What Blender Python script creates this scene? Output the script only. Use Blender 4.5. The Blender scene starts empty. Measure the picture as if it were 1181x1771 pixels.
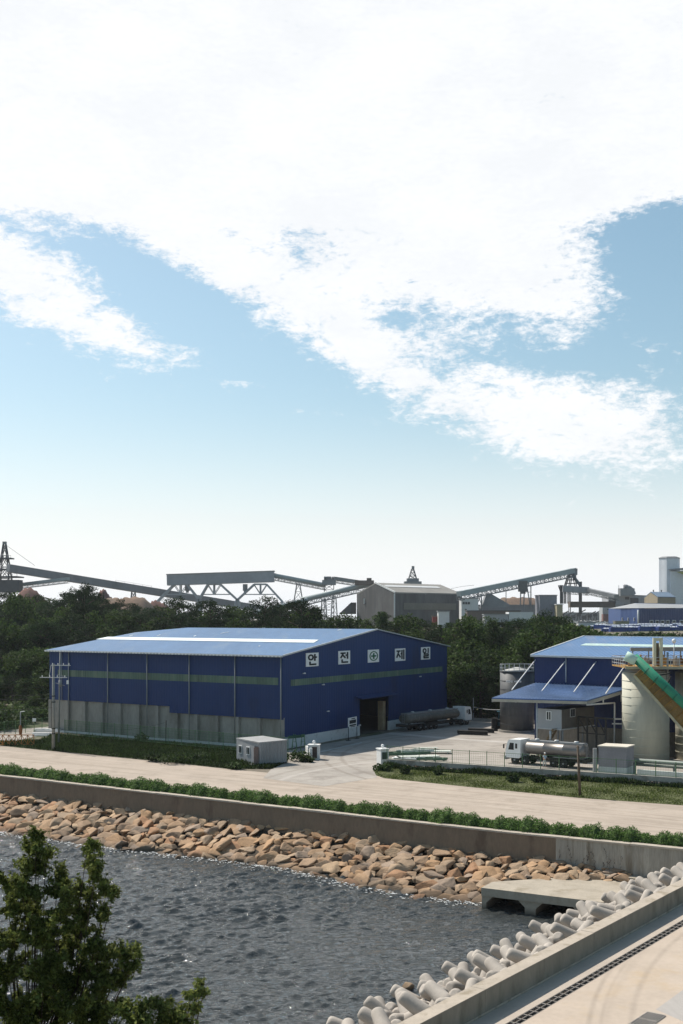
import bpy, bmesh, math, random
import numpy as np
from mathutils import Vector, Matrix
random.seed(7)
rad = math.radians
S = bpy.context.scene
COL = S.collection
# ---------------------------------------------------------------- camera (18 m up, level, rising front)
F, HY, CX, CH = 2050.0, 1064.0, 590.5, 18.0
cd = bpy.data.cameras.new('camera'); cam = bpy.data.objects.new('camera', cd); COL.objects.link(cam)
cam.location = (0, 0, CH); cam.rotation_euler = (rad(90), 0, 0)
cd.sensor_fit = 'HORIZONTAL'; cd.sensor_width = 36; cd.lens = 36*F/1181
cd.shift_y = (HY-885.5)/1181.0
cd.clip_start = 0.5; cd.clip_end = 60000
S.camera = cam
S.view_settings.view_transform = 'Standard'; S.view_settings.look = 'None'
S.view_settings.gamma = 1; S.view_settings.exposure = 0.15
try: S.view_settings.use_curve_mapping = False
except Exception: pass
S.cycles.max_bounces = 6; S.cycles.transparent_max_bounces = 12
# ---------------------------------------------------------------- sun
SUNH = Vector((-0.72, 0.69)).normalized(); SEL = rad(50)
sunv = Vector((SUNH.x*math.cos(SEL), SUNH.y*math.cos(SEL), math.sin(SEL)))
ld = bpy.data.lights.new('sun', 'SUN'); ld.energy = 5.0; ld.angle = rad(0.6); ld.color = (1, .93, .83)
sun = bpy.data.objects.new('sun', ld); COL.objects.link(sun)
sun.rotation_euler = sunv.to_track_quat('Z', 'Y').to_euler()
# ---------------------------------------------------------------- world
W = bpy.data.worlds.new('World'); S.world = W; W.use_nodes = True
def build_world():
    nt = W.node_tree; N = nt.nodes; L = nt.links; N.clear()
    def nd(t, **k):
        n = N.new(t)
        for a, b in k.items(): setattr(n, a, b)
        return n
    def put(sock, v):
        if isinstance(v, (int, float)): sock.default_value = v
        else: L.new(v, sock)
    def m(op, a, b=0.0, c=0.0, clamp=False):
        n = nd('ShaderNodeMath', operation=op, use_clamp=clamp)
        put(n.inputs[0], a); put(n.inputs[1], b)
        if op in ('MULTIPLY_ADD', 'SMOOTH_MIN'): put(n.inputs[2], c)
        return n.outputs[0]
    def ramp(v, a, b):
        n = nd('ShaderNodeMapRange', interpolation_type='SMOOTHSTEP')
        put(n.inputs[0], v); n.inputs[1].default_value = a; n.inputs[2].default_value = b
        return n.outputs[0]
    tc = nd('ShaderNodeTexCoord'); sx = nd('ShaderNodeSeparateXYZ'); L.new(tc.outputs['Generated'], sx.inputs[0])
    x, y, z = sx.outputs
    az = m('ARCTAN2', x, y)
    hr = m('SQRT', m('ADD', m('MULTIPLY', x, x), m('MULTIPLY', y, y)))
    el = m('DIVIDE', z, m('MAXIMUM', hr, .02))
    # clouds: noise over azimuth / elevation
    cb = nd('ShaderNodeCombineXYZ'); L.new(m('MULTIPLY', az, 9.0), cb.inputs[0]); L.new(m('MULTIPLY', el, 17.0), cb.inputs[1])
    def noise(scale, det, rough, dist=0.0, vec=None):
        n = nd('ShaderNodeTexNoise'); L.new(vec or cb.outputs[0], n.inputs['Vector'])
        n.inputs['Scale'].default_value = scale; n.inputs['Detail'].default_value = det
        n.inputs['Roughness'].default_value = rough; n.inputs['Distortion'].default_value = dist
        return n.outputs[0]
    n1 = noise(1.0, 9, .62, .35); n2 = noise(4.2, 7, .66, .5); n3 = noise(14, 5, .7, .3)
    nz = m('ADD', m('ADD', m('MULTIPLY', m('SUBTRACT', n1, .5), 3.2), m('MULTIPLY', m('SUBTRACT', n2, .5), 3.6)), m('MULTIPLY', m('SUBTRACT', n3, .5), 2.6))
    acc = -1.0
    # cloud banks: (image azimuth x, y), radii, tilt, strength
    blobs = [(560,370,400,75,6,1.5),(330,430,100,36,28,1.1),(430,490,110,45,28,1.0),(590,560,120,52,28,1.15),(700,470,170,60,5,1.1),(860,540,120,30,5,.6),(880,440,170,70,0,1.3),(680,630,130,45,26,1.05),
             (860,710,170,55,18,1.15),(1040,760,140,38,8,1.25),(990,510,130,32,12,1.1),(1120,600,90,30,8,.9),(1130,680,110,70,0,.95),(640,610,70,30,40,.5),(800,600,70,28,10,.75),(980,680,120,40,5,.5),(1000,580,60,25,0,.5),
             (90,505,165,50,14,1.45),(30,450,90,50,0,1.1),(110,410,110,30,0,.9),(150,565,110,28,14,.95),(290,600,90,24,12,.8),(200,440,60,30,0,.55),(340,640,70,14,12,.35),
             (800,546,100,13,3,-.55),(930,622,80,12,5,-.8),(1045,600,38,18,20,-1.2),(725,625,40,14,20,-.9),(690,560,30,12,20,-.6),
             (1150,450,75,90,-15,-2.2),(1120,560,50,20,0,-.2),(270,500,110,32,34,-1.2),(170,440,70,18,14,-1.0),(60,415,50,12,10,-.6),(420,600,200,60,22,-.5),
             (420,663,45,7,5,.95),(520,712,50,6,5,.75),(790,862,40,7,2,.9)]
    for bx, by, ra, rb, tilt, st in blobs:
        a0 = math.atan((bx-CX)/F); e0 = (HY-by)/F*math.cos(a0); c, s_ = math.cos(rad(tilt)), math.sin(rad(tilt))
        dx = m('SUBTRACT', az, a0); dy = m('SUBTRACT', el, e0)
        p = m('MULTIPLY', m('SUBTRACT', m('MULTIPLY', dx, c), m('MULTIPLY', dy, s_)), F/ra)
        q = m('MULTIPLY', m('ADD', m('MULTIPLY', dx, s_), m('MULTIPLY', dy, c)), F/rb)
        r2 = m('ADD', m('MULTIPLY', p, p), m('MULTIPLY', q, q))
        g = m('EXPONENT', m('MULTIPLY', r2, -.55))
        acc = m('ADD', m('MULTIPLY', g, st), acc)
    # invented bank of white cloud added high over the site, scattered cloud elsewhere
    bank = m('MULTIPLY', ramp(el, .316, .350), m('SUBTRACT', 1.0, ramp(el, .60, .85)))
    bank = m('MULTIPLY', bank, m('SUBTRACT', 1.0, ramp(m('ABSOLUTE', az), .33, .5)))
    acc = m('ADD', acc, m('MULTIPLY', bank, 2.9))

    cover = ramp(m('ADD', acc, nz), -.35, 1.05)
    cover = m('MULTIPLY', m('MULTIPLY', cover, ramp(el, .04, .1)), .95)
    sky = nd('ShaderNodeTexSky', sky_type='NISHITA', sun_disc=False)
    sky.sun_elevation = SEL; sky.sun_rotation = math.atan2(SUNH.x, SUNH.y); sky.altitude = 20
    sky.air_density = 1.0; sky.dust_density = 1.2; sky.ozone_density = 1.4
    hs = nd('ShaderNodeHueSaturation'); L.new(sky.outputs[0], hs.inputs['Color']); hs.inputs['Hue'].default_value = .475
    hs.inputs['Saturation'].default_value = .98; hs.inputs['Value'].default_value = 1.12
    # pale haze low over the sea
    hz = m('MULTIPLY', m('POWER', m('SUBTRACT', 1.0, ramp(el, -.02, .22)), 1.5), m('ADD', m('MULTIPLY', ramp(y, -.2, .7), .85), .15))
    mixh = nd('ShaderNodeMix', data_type='RGBA'); L.new(hz, mixh.inputs[0]); L.new(hs.outputs[0], mixh.inputs[6]); mixh.inputs[7].default_value = (9.6, 9.8, 10.0, 1)
    mixc = nd('ShaderNodeMix', data_type='RGBA'); L.new(cover, mixc.inputs[0]); L.new(mixh.outputs[2], mixc.inputs[6])
    # cloud tone: noise between slightly grey and white
    tone = nd('ShaderNodeMix', data_type='RGBA'); L.new(ramp(m('ADD', m('MULTIPLY', n1, .7), m('MULTIPLY', n3, .3)), .36, .62), tone.inputs[0])
    tone.inputs[6].default_value = (8.7, 8.85, 9.05, 1); tone.inputs[7].default_value = (9.4, 9.5, 9.7, 1)
    L.new(tone.outputs[2], mixc.inputs[7])
    bg = nd('ShaderNodeBackground'); L.new(mixc.outputs[2], bg.inputs[0]); bg.inputs[1].default_value = .1
    o = nd('ShaderNodeOutputWorld'); L.new(bg.outputs[0], o.inputs[0])
build_world()

# ---------------------------------------------------------------- surveying helpers: where a sight line meets level z / distance d / a wall
def G(px, py, z=0.0):
    d = F*(CH-z)/(py-HY); return Vector(((px-CX)*d/F, d, z))
def P(px, py, d): return Vector(((px-CX)*d/F, d, CH-(py-HY)*d/F))
def Wl(px, py, A, B):
    k = (px-CX)/F; dx, dy = B[0]-A[0], B[1]-A[1]
    s = (k*A[1]-A[0])/(dx-k*dy); d = A[1]+s*dy
    return Vector((A[0]+s*dx, d, CH-(py-HY)*d/F))
def V(*a): return Vector(a)
def lerp(a, b, t): return a+(b-a)*t
# ---------------------------------------------------------------- materials
def mat(name, col, rough=.8, metal=0.0, var=.15, vs=1.0, bump=0.0, bs=8.0, stain=None, ss=.3, rib=None, ribw=.25, ribd=.03, isl=0.0, obj=0.0, spec=.3, stretch=None, extra=None, island_cols=None):
    M = bpy.data.materials.new(name); M.use_nodes = True; nt = M.node_tree; N = nt.nodes; L = nt.links
    b = N['Principled BSDF']; b.inputs['Roughness'].default_value = rough; b.inputs['Metallic'].default_value = metal
    b.inputs['Specular IOR Level'].default_value = spec
    tc = N.new('ShaderNodeTexCoord'); vec = tc.outputs['Object']
    if stretch:
        mp = N.new('ShaderNodeMapping'); mp.inputs['Scale'].default_value = stretch; L.new(vec, mp.inputs[0]); sv = mp.outputs[0]
    else: sv = vec
    def noise(scale, det=6, rough=.6, v=None):
        n = N.new('ShaderNodeTexNoise'); L.new(v or sv, n.inputs['Vector']); n.inputs['Scale'].default_value = scale
        n.inputs['Detail'].default_value = det; n.inputs['Roughness'].default_value = rough; return n.outputs[0]
    def mul(colsock, f0, f1, fac, c0=None):
        mr = N.new('ShaderNodeMapRange'); L.new(fac, mr.inputs[0]); mr.inputs[1].default_value = .3; mr.inputs[2].default_value = .7
        mr.inputs[3].default_value = f0; mr.inputs[4].default_value = f1
        vm = N.new('ShaderNodeVectorMath'); vm.operation = 'SCALE'; L.new(colsock, vm.inputs[0]); L.new(mr.outputs[0], vm.inputs[3]); return vm.outputs[0]
    if island_cols:
        g = N.new('ShaderNodeNewGeometry'); oi = N.new('ShaderNodeObjectInfo')
        ad = N.new('ShaderNodeMath'); ad.operation = 'ADD'; L.new(g.outputs['Random Per Island'], ad.inputs[0]); L.new(oi.outputs['Random'], ad.inputs[1])
        fr = N.new('ShaderNodeMath'); fr.operation = 'FRACT'; L.new(ad.outputs[0], fr.inputs[0])
        cr = N.new('ShaderNodeValToRGB'); cr.color_ramp.interpolation = 'CONSTANT'
        while len(cr.color_ramp.elements) < len(island_cols): cr.color_ramp.elements.new(.5)
        for i, c in enumerate(island_cols):
            cr.color_ramp.elements[i].position = i/len(island_cols); cr.color_ramp.elements[i].color = (*c, 1)
        L.new(fr.outputs[0], cr.inputs[0]); c = cr.outputs[0]
    else:
        rgb = N.new('ShaderNodeRGB'); rgb.outputs[0].default_value = (*col, 1); c = rgb.outputs[0]
    if var: c = mul(c, 1-var, 1+var, noise(vs))
    if var: c = mul(c, 1-var*.6, 1+var*.6, noise(vs*9, 4))
    if isl:
        g = N.new('ShaderNodeNewGeometry'); mr = N.new('ShaderNodeMapRange'); L.new(g.outputs['Random Per Island'], mr.inputs[0])
        mr.inputs[3].default_value = 1-isl; mr.inputs[4].default_value = 1+isl
        vm = N.new('ShaderNodeVectorMath'); vm.operation = 'SCALE'; L.new(c, vm.inputs[0]); L.new(mr.outputs[0], vm.inputs[3]); c = vm.outputs[0]
    if obj:
        g = N.new('ShaderNodeObjectInfo'); mr = N.new('ShaderNodeMapRange'); L.new(g.outputs['Random'], mr.inputs[0])
        mr.inputs[3].default_value = 1-obj; mr.inputs[4].default_value = 1+obj
        vm = N.new('ShaderNodeVectorMath'); vm.operation = 'SCALE'; L.new(c, vm.inputs[0]); L.new(mr.outputs[0], vm.inputs[3]); c = vm.outputs[0]
    if stain:
        scol, lo, hi = stain; mr = N.new('ShaderNodeMapRange'); mr.interpolation_type = 'SMOOTHSTEP'; L.new(noise(ss, 8, .65), mr.inputs[0])
        mr.inputs[1].default_value = lo; mr.inputs[2].default_value = hi
        mx = N.new('ShaderNodeMix'); mx.data_type = 'RGBA'; L.new(mr.outputs[0], mx.inputs[0]); L.new(c, mx.inputs[6]); mx.inputs[7].default_value = (*scol, 1); c = mx.outputs[2]
    if extra: c = extra(N, L, c, vec)
    L.new(c, b.inputs['Base Color'])
    h = None
    if bump: h = noise(bs, 6, .6, vec); amt = bump
    if rib:
        dp = N.new('ShaderNodeVectorMath'); dp.operation = 'DOT_PRODUCT'; L.new(vec, dp.inputs[0]); dp.inputs[1].default_value = tuple(Vector(rib).normalized()*(2*math.pi/ribw))
        sn = N.new('ShaderNodeMath'); sn.operation = 'SINE'; L.new(dp.outputs['Value'], sn.inputs[0])
        h = sn.outputs[0]; amt = ribd
    if h is not None:
        bp = N.new('ShaderNodeBump'); bp.inputs['Strength'].default_value = 1; bp.inputs['Distance'].default_value = amt
        L.new(h, bp.inputs['Height']); L.new(bp.outputs[0], b.inputs['Normal'])
    return M
def foliage(name, col, isl=.5, var=.35, vs=.35, trans=.25):
    M = mat(name, col, .75, 0, var, vs, isl=isl, obj=.28, spec=.15); N = M.node_tree.nodes; L = M.node_tree.links
    b = N['Principled BSDF']; tr = N.new('ShaderNodeBsdfTranslucent'); L.new(b.inputs['Base Color'].links[0].from_socket, tr.inputs[0])
    mx = N.new('ShaderNodeMixShader'); mx.inputs[0].default_value = .30; L.new(b.outputs[0], mx.inputs[1]); L.new(tr.outputs[0], mx.inputs[2])
    out = [n for n in N if n.type == 'OUTPUT_MATERIAL'][0]; L.new(mx.outputs[0], out.inputs[0])
    return M
# ---------------------------------------------------------------- mesh builder
class MB:
    def __init__(s): s.v = []; s.f = []; s.sm = []
    def add(s, vs, fs, smooth=False):
        n = len(s.v); s.v += [tuple(p) for p in vs]; s.f += [tuple(i+n for i in f) for f in fs]; s.sm += [smooth]*len(fs); return s
    def hexa(s, p): return s.add(p, [(0,1,2,3),(4,7,6,5),(0,4,5,1),(1,5,6,2),(2,6,7,3),(3,7,4,0)])
    def box(s, c, size, rz=0.0, rot=None):
        hx, hy, hz = size[0]/2, size[1]/2, size[2]/2; R = rot or Matrix.Rotation(rz, 3, 'Z'); c = Vector(c)
        q = [(-hx,-hy,-hz),(hx,-hy,-hz),(hx,hy,-hz),(-hx,hy,-hz),(-hx,-hy,hz),(hx,-hy,hz),(hx,hy,hz),(-hx,hy,hz)]
        return s.hexa([c+R@Vector(t) for t in q])
    def beam(s, a, b, w, h=None, up=(0,0,1)):
        a, b = Vector(a), Vector(b); h = h or w; d = (b-a).normalized(); up = Vector(up)
        if abs(d.dot(up)) > .98: up = Vector((0.83,-.557,0))
        x = d.cross(up).normalized()*w/2; y = x.cross(d).normalized()*h/2
        return s.hexa([a-x-y, a+x-y, a+x+y, a-x+y, b-x-y, b+x-y, b+x+y, b-x+y])
    def wall(s, A, B, z0, z1, th, side=1):
        A, B = Vector((A[0],A[1],0)), Vector((B[0],B[1],0)); d = (B-A).normalized(); n = Vector((-d.y, d.x, 0))*th*side
        def zz(z, i): return z[i] if isinstance(z, (tuple, list)) else z
        return s.hexa([A+V(0,0,zz(z0,0)), B+V(0,0,zz(z0,1)), B+n+V(0,0,zz(z0,1)), A+n+V(0,0,zz(z0,0)), A+V(0,0,zz(z1,0)), B+V(0,0,zz(z1,1)), B+n+V(0,0,zz(z1,1)), A+n+V(0,0,zz(z1,0))])
    def tube(s, a, b, r, n=8, r2=None, smooth=True):
        a, b = Vector(a), Vector(b); r2 = r if r2 is None else r2; d = (b-a).normalized()
        x = d.orthogonal().normalized(); y = d.cross(x); vs = []
        for c, rr in ((a, r), (b, r2)):
            for i in range(n):
                t = 2*math.pi*i/n; vs.append(c+(x*math.cos(t)+y*math.sin(t))*rr)
        fs = [(i, (i+1) % n, n+(i+1) % n, n+i) for i in range(n)]
        s.add(vs, fs, smooth); k = len(s.v)-2*n
        s.f += [tuple(k+i for i in range(n))[::-1], tuple(k+n+i for i in range(n))]; s.sm += [False, False]; return s
    def path(s, pts, r, n=6):
        for a, b in zip(pts, pts[1:]): s.tube(a, b, r, n)
        return s
    def panel(s, pts, th):
        pts = [Vector(p) for p in pts]; n = (pts[1]-pts[0]).cross(pts[2]-pts[1]).normalized()*th; k = len(pts)
        fs = [tuple(range(k))[::-1], tuple(range(k, 2*k))]+[(i, (i+1) % k, k+(i+1) % k, k+i) for i in range(k)]
        return s.add(pts+[p+n for p in pts], fs)
    def prism(s, pts, z0, z1):
        k = len(pts); lo = [Vector((p[0], p[1], z0)) for p in pts]; hi = [Vector((p[0], p[1], z1)) for p in pts]
        return s.add(lo+hi, [tuple(range(k))[::-1], tuple(range(k, 2*k))]+[(i, (i+1) % k, k+(i+1) % k, k+i) for i in range(k)])
    def lathe(s, c, prof, n=32, smooth=True, sc=(1, 1), axis=None):
        c = Vector(c); vs = []; R = axis or Matrix.Identity(3)
        for r, z in prof:
            for i in range(n):
                t = 2*math.pi*i/n; vs.append(c+R@Vector((r*math.cos(t)*sc[0], r*math.sin(t)*sc[1], z)))
        fs = []
        for j in range(len(prof)-1):
            for i in range(n): fs.append((j*n+i, j*n+(i+1) % n, (j+1)*n+(i+1) % n, (j+1)*n+i))
        s.add(vs, fs, smooth); k = len(s.v)-n*len(prof)
        s.f += [tuple(k+i for i in range(n))[::-1], tuple(k+n*(len(prof)-1)+i for i in range(n))]; s.sm += [False, False]; return s
    def lattice(s, lo, hi, w, nlev, wt=None):     # lo/hi: four corners each; posts, rings and X bracing
        for i in range(4): s.beam(lo[i], hi[i], w)
        wt = wt or w*.6
        for l in range(nlev+1):
            a = [lerp(lo[i], hi[i], l/nlev) for i in range(4)]
            for i in range(4):
                s.beam(a[i], a[(i+1) % 4], wt)
            if l < nlev:
                b = [lerp(lo[i], hi[i], (l+1)/nlev) for i in range(4)]
                for i in range(4): s.beam(a[i], b[(i+1) % 4], wt); s.beam(a[(i+1) % 4], b[i], wt)
        return s
    def build(s, name, m, parent=None, recalc=True):
        me = bpy.data.meshes.new(name); o0 = parent.matrix_off if False else None
        off = Vector(parent.get('_org', (0, 0, 0))) if parent else Vector((0, 0, 0))
        me.from_pydata([tuple(Vector(p)-off) for p in s.v], [], s.f)
        me.polygons.foreach_set('use_smooth', s.sm)
        if recalc:
            bm = bmesh.new(); bm.from_mesh(me); bmesh.ops.recalc_face_normals(bm, faces=bm.faces)
            big = [f for f in bm.faces if len(f.verts) > 4]
            if big: bmesh.ops.triangulate(bm, faces=big)
            bm.to_mesh(me); bm.free()
        if m: me.materials.append(m)
        o = bpy.data.objects.new(name, me); COL.objects.link(o)
        if parent: o.parent = parent; o['_org'] = parent.get('_org', (0, 0, 0))
        return o
def tag(o, label=None, cat=None, group=None, kind=None):
    if label: o['label'] = label
    if cat: o['category'] = cat
    if group: o['group'] = group
    if kind: o['kind'] = kind
    return o
def thing(name, loc, label, cat, group=None, local=False, rz=0.0):
    """Empty at the thing's base. Parts are built in world coordinates unless local."""
    o = bpy.data.objects.new(name, None); COL.objects.link(o); o.location = loc; o.rotation_euler = (0, 0, rz)
    o['_org'] = (0, 0, 0) if local else tuple(loc); o.empty_display_size = .5
    return tag(o, label, cat, group)
def own_origin(o, loc):            # shift a one-mesh thing's origin to its base
    loc = Vector(loc); o.data.transform(Matrix.Translation(-loc)); o.location = loc; return o
def kids(o): return [c for c in bpy.data.objects if c.parent is o]
def copy_thing(o, loc, rz=None, scale=None, label=None):
    c = o.copy(); COL.objects.link(c); c.location = loc
    if rz is not None: c.rotation_euler = (0, 0, rz)
    if scale is not None: c.scale = scale
    if label: c['label'] = label
    for ch in o['_k'] if False else KIDS.get(o.name) or kids(o):
        d = ch.copy(); COL.objects.link(d); d.parent = c
        for g in kids(ch): e = g.copy(); COL.objects.link(e); e.parent = d
    return c
KIDS = {}
def mesh_np(name, verts, quads, m, parent=None, tri=False):
    me = bpy.data.meshes.new(name); k = 3 if tri else 4; nf = len(quads)
    me.vertices.add(len(verts)); me.vertices.foreach_set('co', np.asarray(verts, dtype=np.float32).ravel())
    me.loops.add(nf*k); me.loops.foreach_set('vertex_index', np.asarray(quads, dtype=np.int32).ravel())
    me.polygons.add(nf); me.polygons.foreach_set('loop_start', np.arange(0, nf*k, k, dtype=np.int32)); me.polygons.foreach_set('loop_total', np.full(nf, k, dtype=np.int32))
    me.update(calc_edges=True); me.validate(); me.materials.append(m)
    o = bpy.data.objects.new(name, me); COL.objects.link(o)
    if parent: o.parent = parent
    return o
rng = np.random.default_rng(11)
def leaf_cards(centers, size, aspect=.6, up=0.3, jitter=.4):
    """diamond shaped leaf clumps at the centres, random orientation (up biases the normals skywards)"""
    n = len(centers); nrm = rng.normal(size=(n, 3)); nrm[:, 2] += up*2; nrm /= np.linalg.norm(nrm, axis=1)[:, None]
    a = np.cross(nrm, rng.normal(size=(n, 3))); a /= np.linalg.norm(a, axis=1)[:, None]; b = np.cross(nrm, a)
    sz = size*(1+jitter*rng.uniform(-1, 1, n))[:, None]
    c = np.asarray(centers); bend = nrm*sz*.18
    v = np.stack([c-a*sz, c-b*sz*aspect+bend, c+a*sz, c+b*sz*aspect+bend], 1).reshape(-1, 3)
    return v, np.arange(4*n).reshape(n, 4)
# ================================================================ SETTING
wallpx = [(0,1341),(400,1386),(850,1436),(1181,1468)]
WP = [G(x, y, .3) for x, y in wallpx]
U = (WP[3]-WP[0]).normalized(); U.z = 0; U.normalize(); NB = Vector((-U.y, U.x, 0))      # NB points inland
WP = [WP[0]-U*500]+WP+[WP[3]+U*8+V(0,0,0)]
WO = WP[2].copy(); WO.z = 0
def ST(p): q = Vector((p[0], p[1], 0))-WO; return q.dot(U), q.dot(NB)
wall_st = [ST(p) for p in WP]
def wall_t(s): return float(np.interp(s, [a for a, b in wall_st], [b for a, b in wall_st]))
def sstep(a, b, x): t = min(1, max(0, (x-a)/(b-a))); return t*t*(3-2*t)
def XY(s, t): return WO+U*s+NB*t
def land_z(s, t):
    z = 9*sstep(99, 150, t)+3*sstep(140, 290, t)
    z += 0.35*math.sin(s*.05+t*.03)*sstep(105, 130, t)
    return z
def ground_at(p): s, t = ST(p); return land_z(s, t)
M_ground = mat('yard_earth', (.17,.145,.11), .95, 0, .3, .12, bump=.05, bs=3, stain=((.05,.07,.025),.45,.6), ss=.06)
def build_land():
    ss = np.concatenate([np.linspace(-1500,-160,16), np.linspace(-150,150,76), np.linspace(165,1500,16)])
    ts = np.concatenate([[0.25], np.linspace(4,96,12), np.linspace(99,170,30), np.linspace(180,320,12), np.linspace(360,1300,14)])
    vs = []; fs = []
    for i, s in enumerate(ss):
        for j, t in enumerate(ts):
            tt = t+wall_t(s)*(max(0, 1-t/80)); p = XY(s, tt); z = land_z(s, t)
            vs.append((p.x, p.y, z-(0.0 if t < 1290 else 20)))
    nt_ = len(ts)
    for i in range(len(ss)-1):
        for j in range(nt_-1): fs.append((i*nt_+j, (i+1)*nt_+j, (i+1)*nt_+j+1, i*nt_+j+1))
    m = MB(); m.add(vs, fs, True); tag(m.build('ground', M_ground), 'bare earthy ground of the industrial site inland of the seawall', None, None, 'structure')
build_land()
# water ----------------------------------------------------------
def water_mat():
    M = bpy.data.materials.new('sea_water'); M.use_nodes = True; N = M.node_tree.nodes; L = M.node_tree.links; b = N['Principled BSDF']
    b.inputs['Base Color'].default_value = (.045,.05,.049,1); b.inputs['Roughness'].default_value = .04; b.inputs['IOR'].default_value = 1.42; b.inputs['Specular IOR Level'].default_value = .6
    tc = N.new('ShaderNodeTexCoord')
    def lay(scale, rot, st, det, rg, dist, dst):
        mp = N.new('ShaderNodeMapping'); mp.inputs['Rotation'].default_value = (0,0,rad(rot)); mp.inputs['Scale'].default_value = st; L.new(tc.outputs['Object'], mp.inputs[0])
        n = N.new('ShaderNodeTexNoise'); L.new(mp.outputs[0], n.inputs[0]); n.inputs['Scale'].default_value = scale; n.inputs['Detail'].default_value = det; n.inputs['Roughness'].default_value = rg; n.inputs['Distortion'].default_value = dist
        mu = N.new('ShaderNodeMath'); mu.operation = 'MULTIPLY'; L.new(n.outputs[0], mu.inputs[0]); mu.inputs[1].default_value = dst; return mu.outputs[0]
    a = lay(1.6, 24, (.45,1.25,1), 4, .6, .8, 1.0); c = lay(5.0, 14, (.55,1.3,1), 4, .6, .5, .30); e = lay(.14, 35, (.6,1.2,1), 2, .5, 0, 1.6)
    s1 = N.new('ShaderNodeMath'); L.new(a, s1.inputs[0]); L.new(c, s1.inputs[1]); s2 = N.new('ShaderNodeMath'); L.new(s1.outputs[0], s2.inputs[0]); L.new(e, s2.inputs[1])
    bp = N.new('ShaderNodeBump'); bp.inputs['Distance'].default_value = .22; bp.inputs['Strength'].default_value = 1.0; L.new(s2.outputs[0], bp.inputs['Height']); L.new(bp.outputs[0], b.inputs['Normal'])
    return M
def build_water():
    r = np.random.default_rng(2)
    xs = np.arange(-46, 30, .135); ys = np.concatenate([np.arange(50, 90, .13), np.arange(90, 136, .2)]); X, Y = np.meshgrid(xs, ys, indexing='ij'); Z = np.zeros_like(X)
    for k in range(70):
        lam = .36*(2.3/.36)**(r.uniform(0, 1)**1.4); th = math.pi/2+.30+r.normal()*.42; kx, ky = math.cos(th)*2*math.pi/lam, math.sin(th)*2*math.pi/lam
        a = .0088*lam**.62*r.uniform(.5, 1.3); ph = kx*X+ky*Y+r.uniform(0, 6.28)+.8*np.sin(X*.11+k)+.7*np.sin(Y*.09+k*2); Z += a*np.sin(ph)
    Z = Z+3.5*Z*np.abs(Z)
    patch = 1+.4*np.sin(X*.07+Y*.05)*np.sin(Y*.11-X*.03)+.25*np.sin(X*.19-Y*.13+2); Z *= patch
    fade = np.clip((X+46)/6,0,1)*np.clip((30-X)/6,0,1)*np.clip((Y-50)/6,0,1)*np.clip((136-Y)/12,0,1)*1.0
    v = np.stack([X, Y, -4+Z*fade], -1).reshape(-1, 3); nx, ny = X.shape; id_ = np.arange(nx*ny).reshape(nx, ny)
    q = np.stack([id_[:-1,:-1], id_[1:,:-1], id_[1:,1:], id_[:-1,1:]], -1).reshape(-1, 4)
    x0, x1, y0, y1 = xs[0], xs[-1], ys[0], ys[-1]; B = 9000; n0 = len(v)
    ex = [(x0,y0),(x1,y0),(x1,y1),(x0,y1),(-B,-200),(B,-200),(B,6500),(-B,6500)]
    v = np.concatenate([v, np.array([(a, b, -4.0) for a, b in ex])]); q = np.concatenate([q, np.array([(4,5,1,0),(5,6,2,1),(6,7,3,2),(7,4,0,3)])+n0])
    o = mesh_np('water', v, q, water_mat()); o.data.polygons.foreach_set('use_smooth', np.ones(len(q), dtype=bool)); tag(o, 'dark rippled sea water of the harbour basin', None, None, 'structure')
build_water()
# near hillside (below the camera, carries the foreground tree)
m = MB(); vs = []; nx, ny = 40, 44
for j in range(ny):
    for i in range(nx):
        x = -90+i*3.1; y = -60+j*2.8; z = -4.6+20*math.exp(-((x+14)**2/625+(y-8)**2/400))+.25*math.sin(x*1.3)*math.cos(y*1.1); vs.append((x, y, z))
def hill_z(x, y): return -4.6+20*math.exp(-((x+14)**2/625+(y-8)**2/400))
m.add(vs, [(j*nx+i, j*nx+i+1, (j+1)*nx+i+1, (j+1)*nx+i) for j in range(ny-1) for i in range(nx-1)], True)
tag(m.build('hill', mat('hill_soil', (.07,.07,.035), .95, 0, .4, .5, bump=.1, bs=2)), 'grassy hillside under the viewpoint', None, None, 'structure')
# road, yard, verges ---------------------------------------------------------
def tracks(N, L, c, vec):
    # worn wheel lines and dusty streaks along the road
    mp = N.new('ShaderNodeMapping'); mp.vector_type = 'TEXTURE'; mp.inputs['Rotation'].default_value = (0, 0, math.atan2(U.y, U.x)); L.new(vec, mp.inputs[0])
    m2 = N.new('ShaderNodeMapping'); m2.inputs['Scale'].default_value = (.045, 1.1, 1); L.new(mp.outputs[0], m2.inputs[0])
    for sc, lo, hi, amt, col in ((1.0, .5, .62, .5, (.27,.225,.18)), (2.7, .52, .66, .45, (.46,.40,.34)), (.45, .52, .6, .35, (.30,.25,.20))):
        n = N.new('ShaderNodeTexNoise'); n.inputs['Scale'].default_value = sc; n.inputs['Detail'].default_value = 7; n.inputs['Distortion'].default_value = .4; L.new(m2.outputs[0], n.inputs[0])
        mr = N.new('ShaderNodeMapRange'); mr.interpolation_type = 'SMOOTHSTEP'; L.new(n.outputs[0], mr.inputs[0]); mr.inputs[1].default_value = lo; mr.inputs[2].default_value = hi; mr.inputs[3].default_value = 0; mr.inputs[4].default_value = amt
        mx = N.new('ShaderNodeMix'); mx.data_type = 'RGBA'; L.new(mr.outputs[0], mx.inputs[0]); L.new(c, mx.inputs[6]); mx.inputs[7].default_value = (*col, 1); c = mx.outputs[2]
    return c
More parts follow.
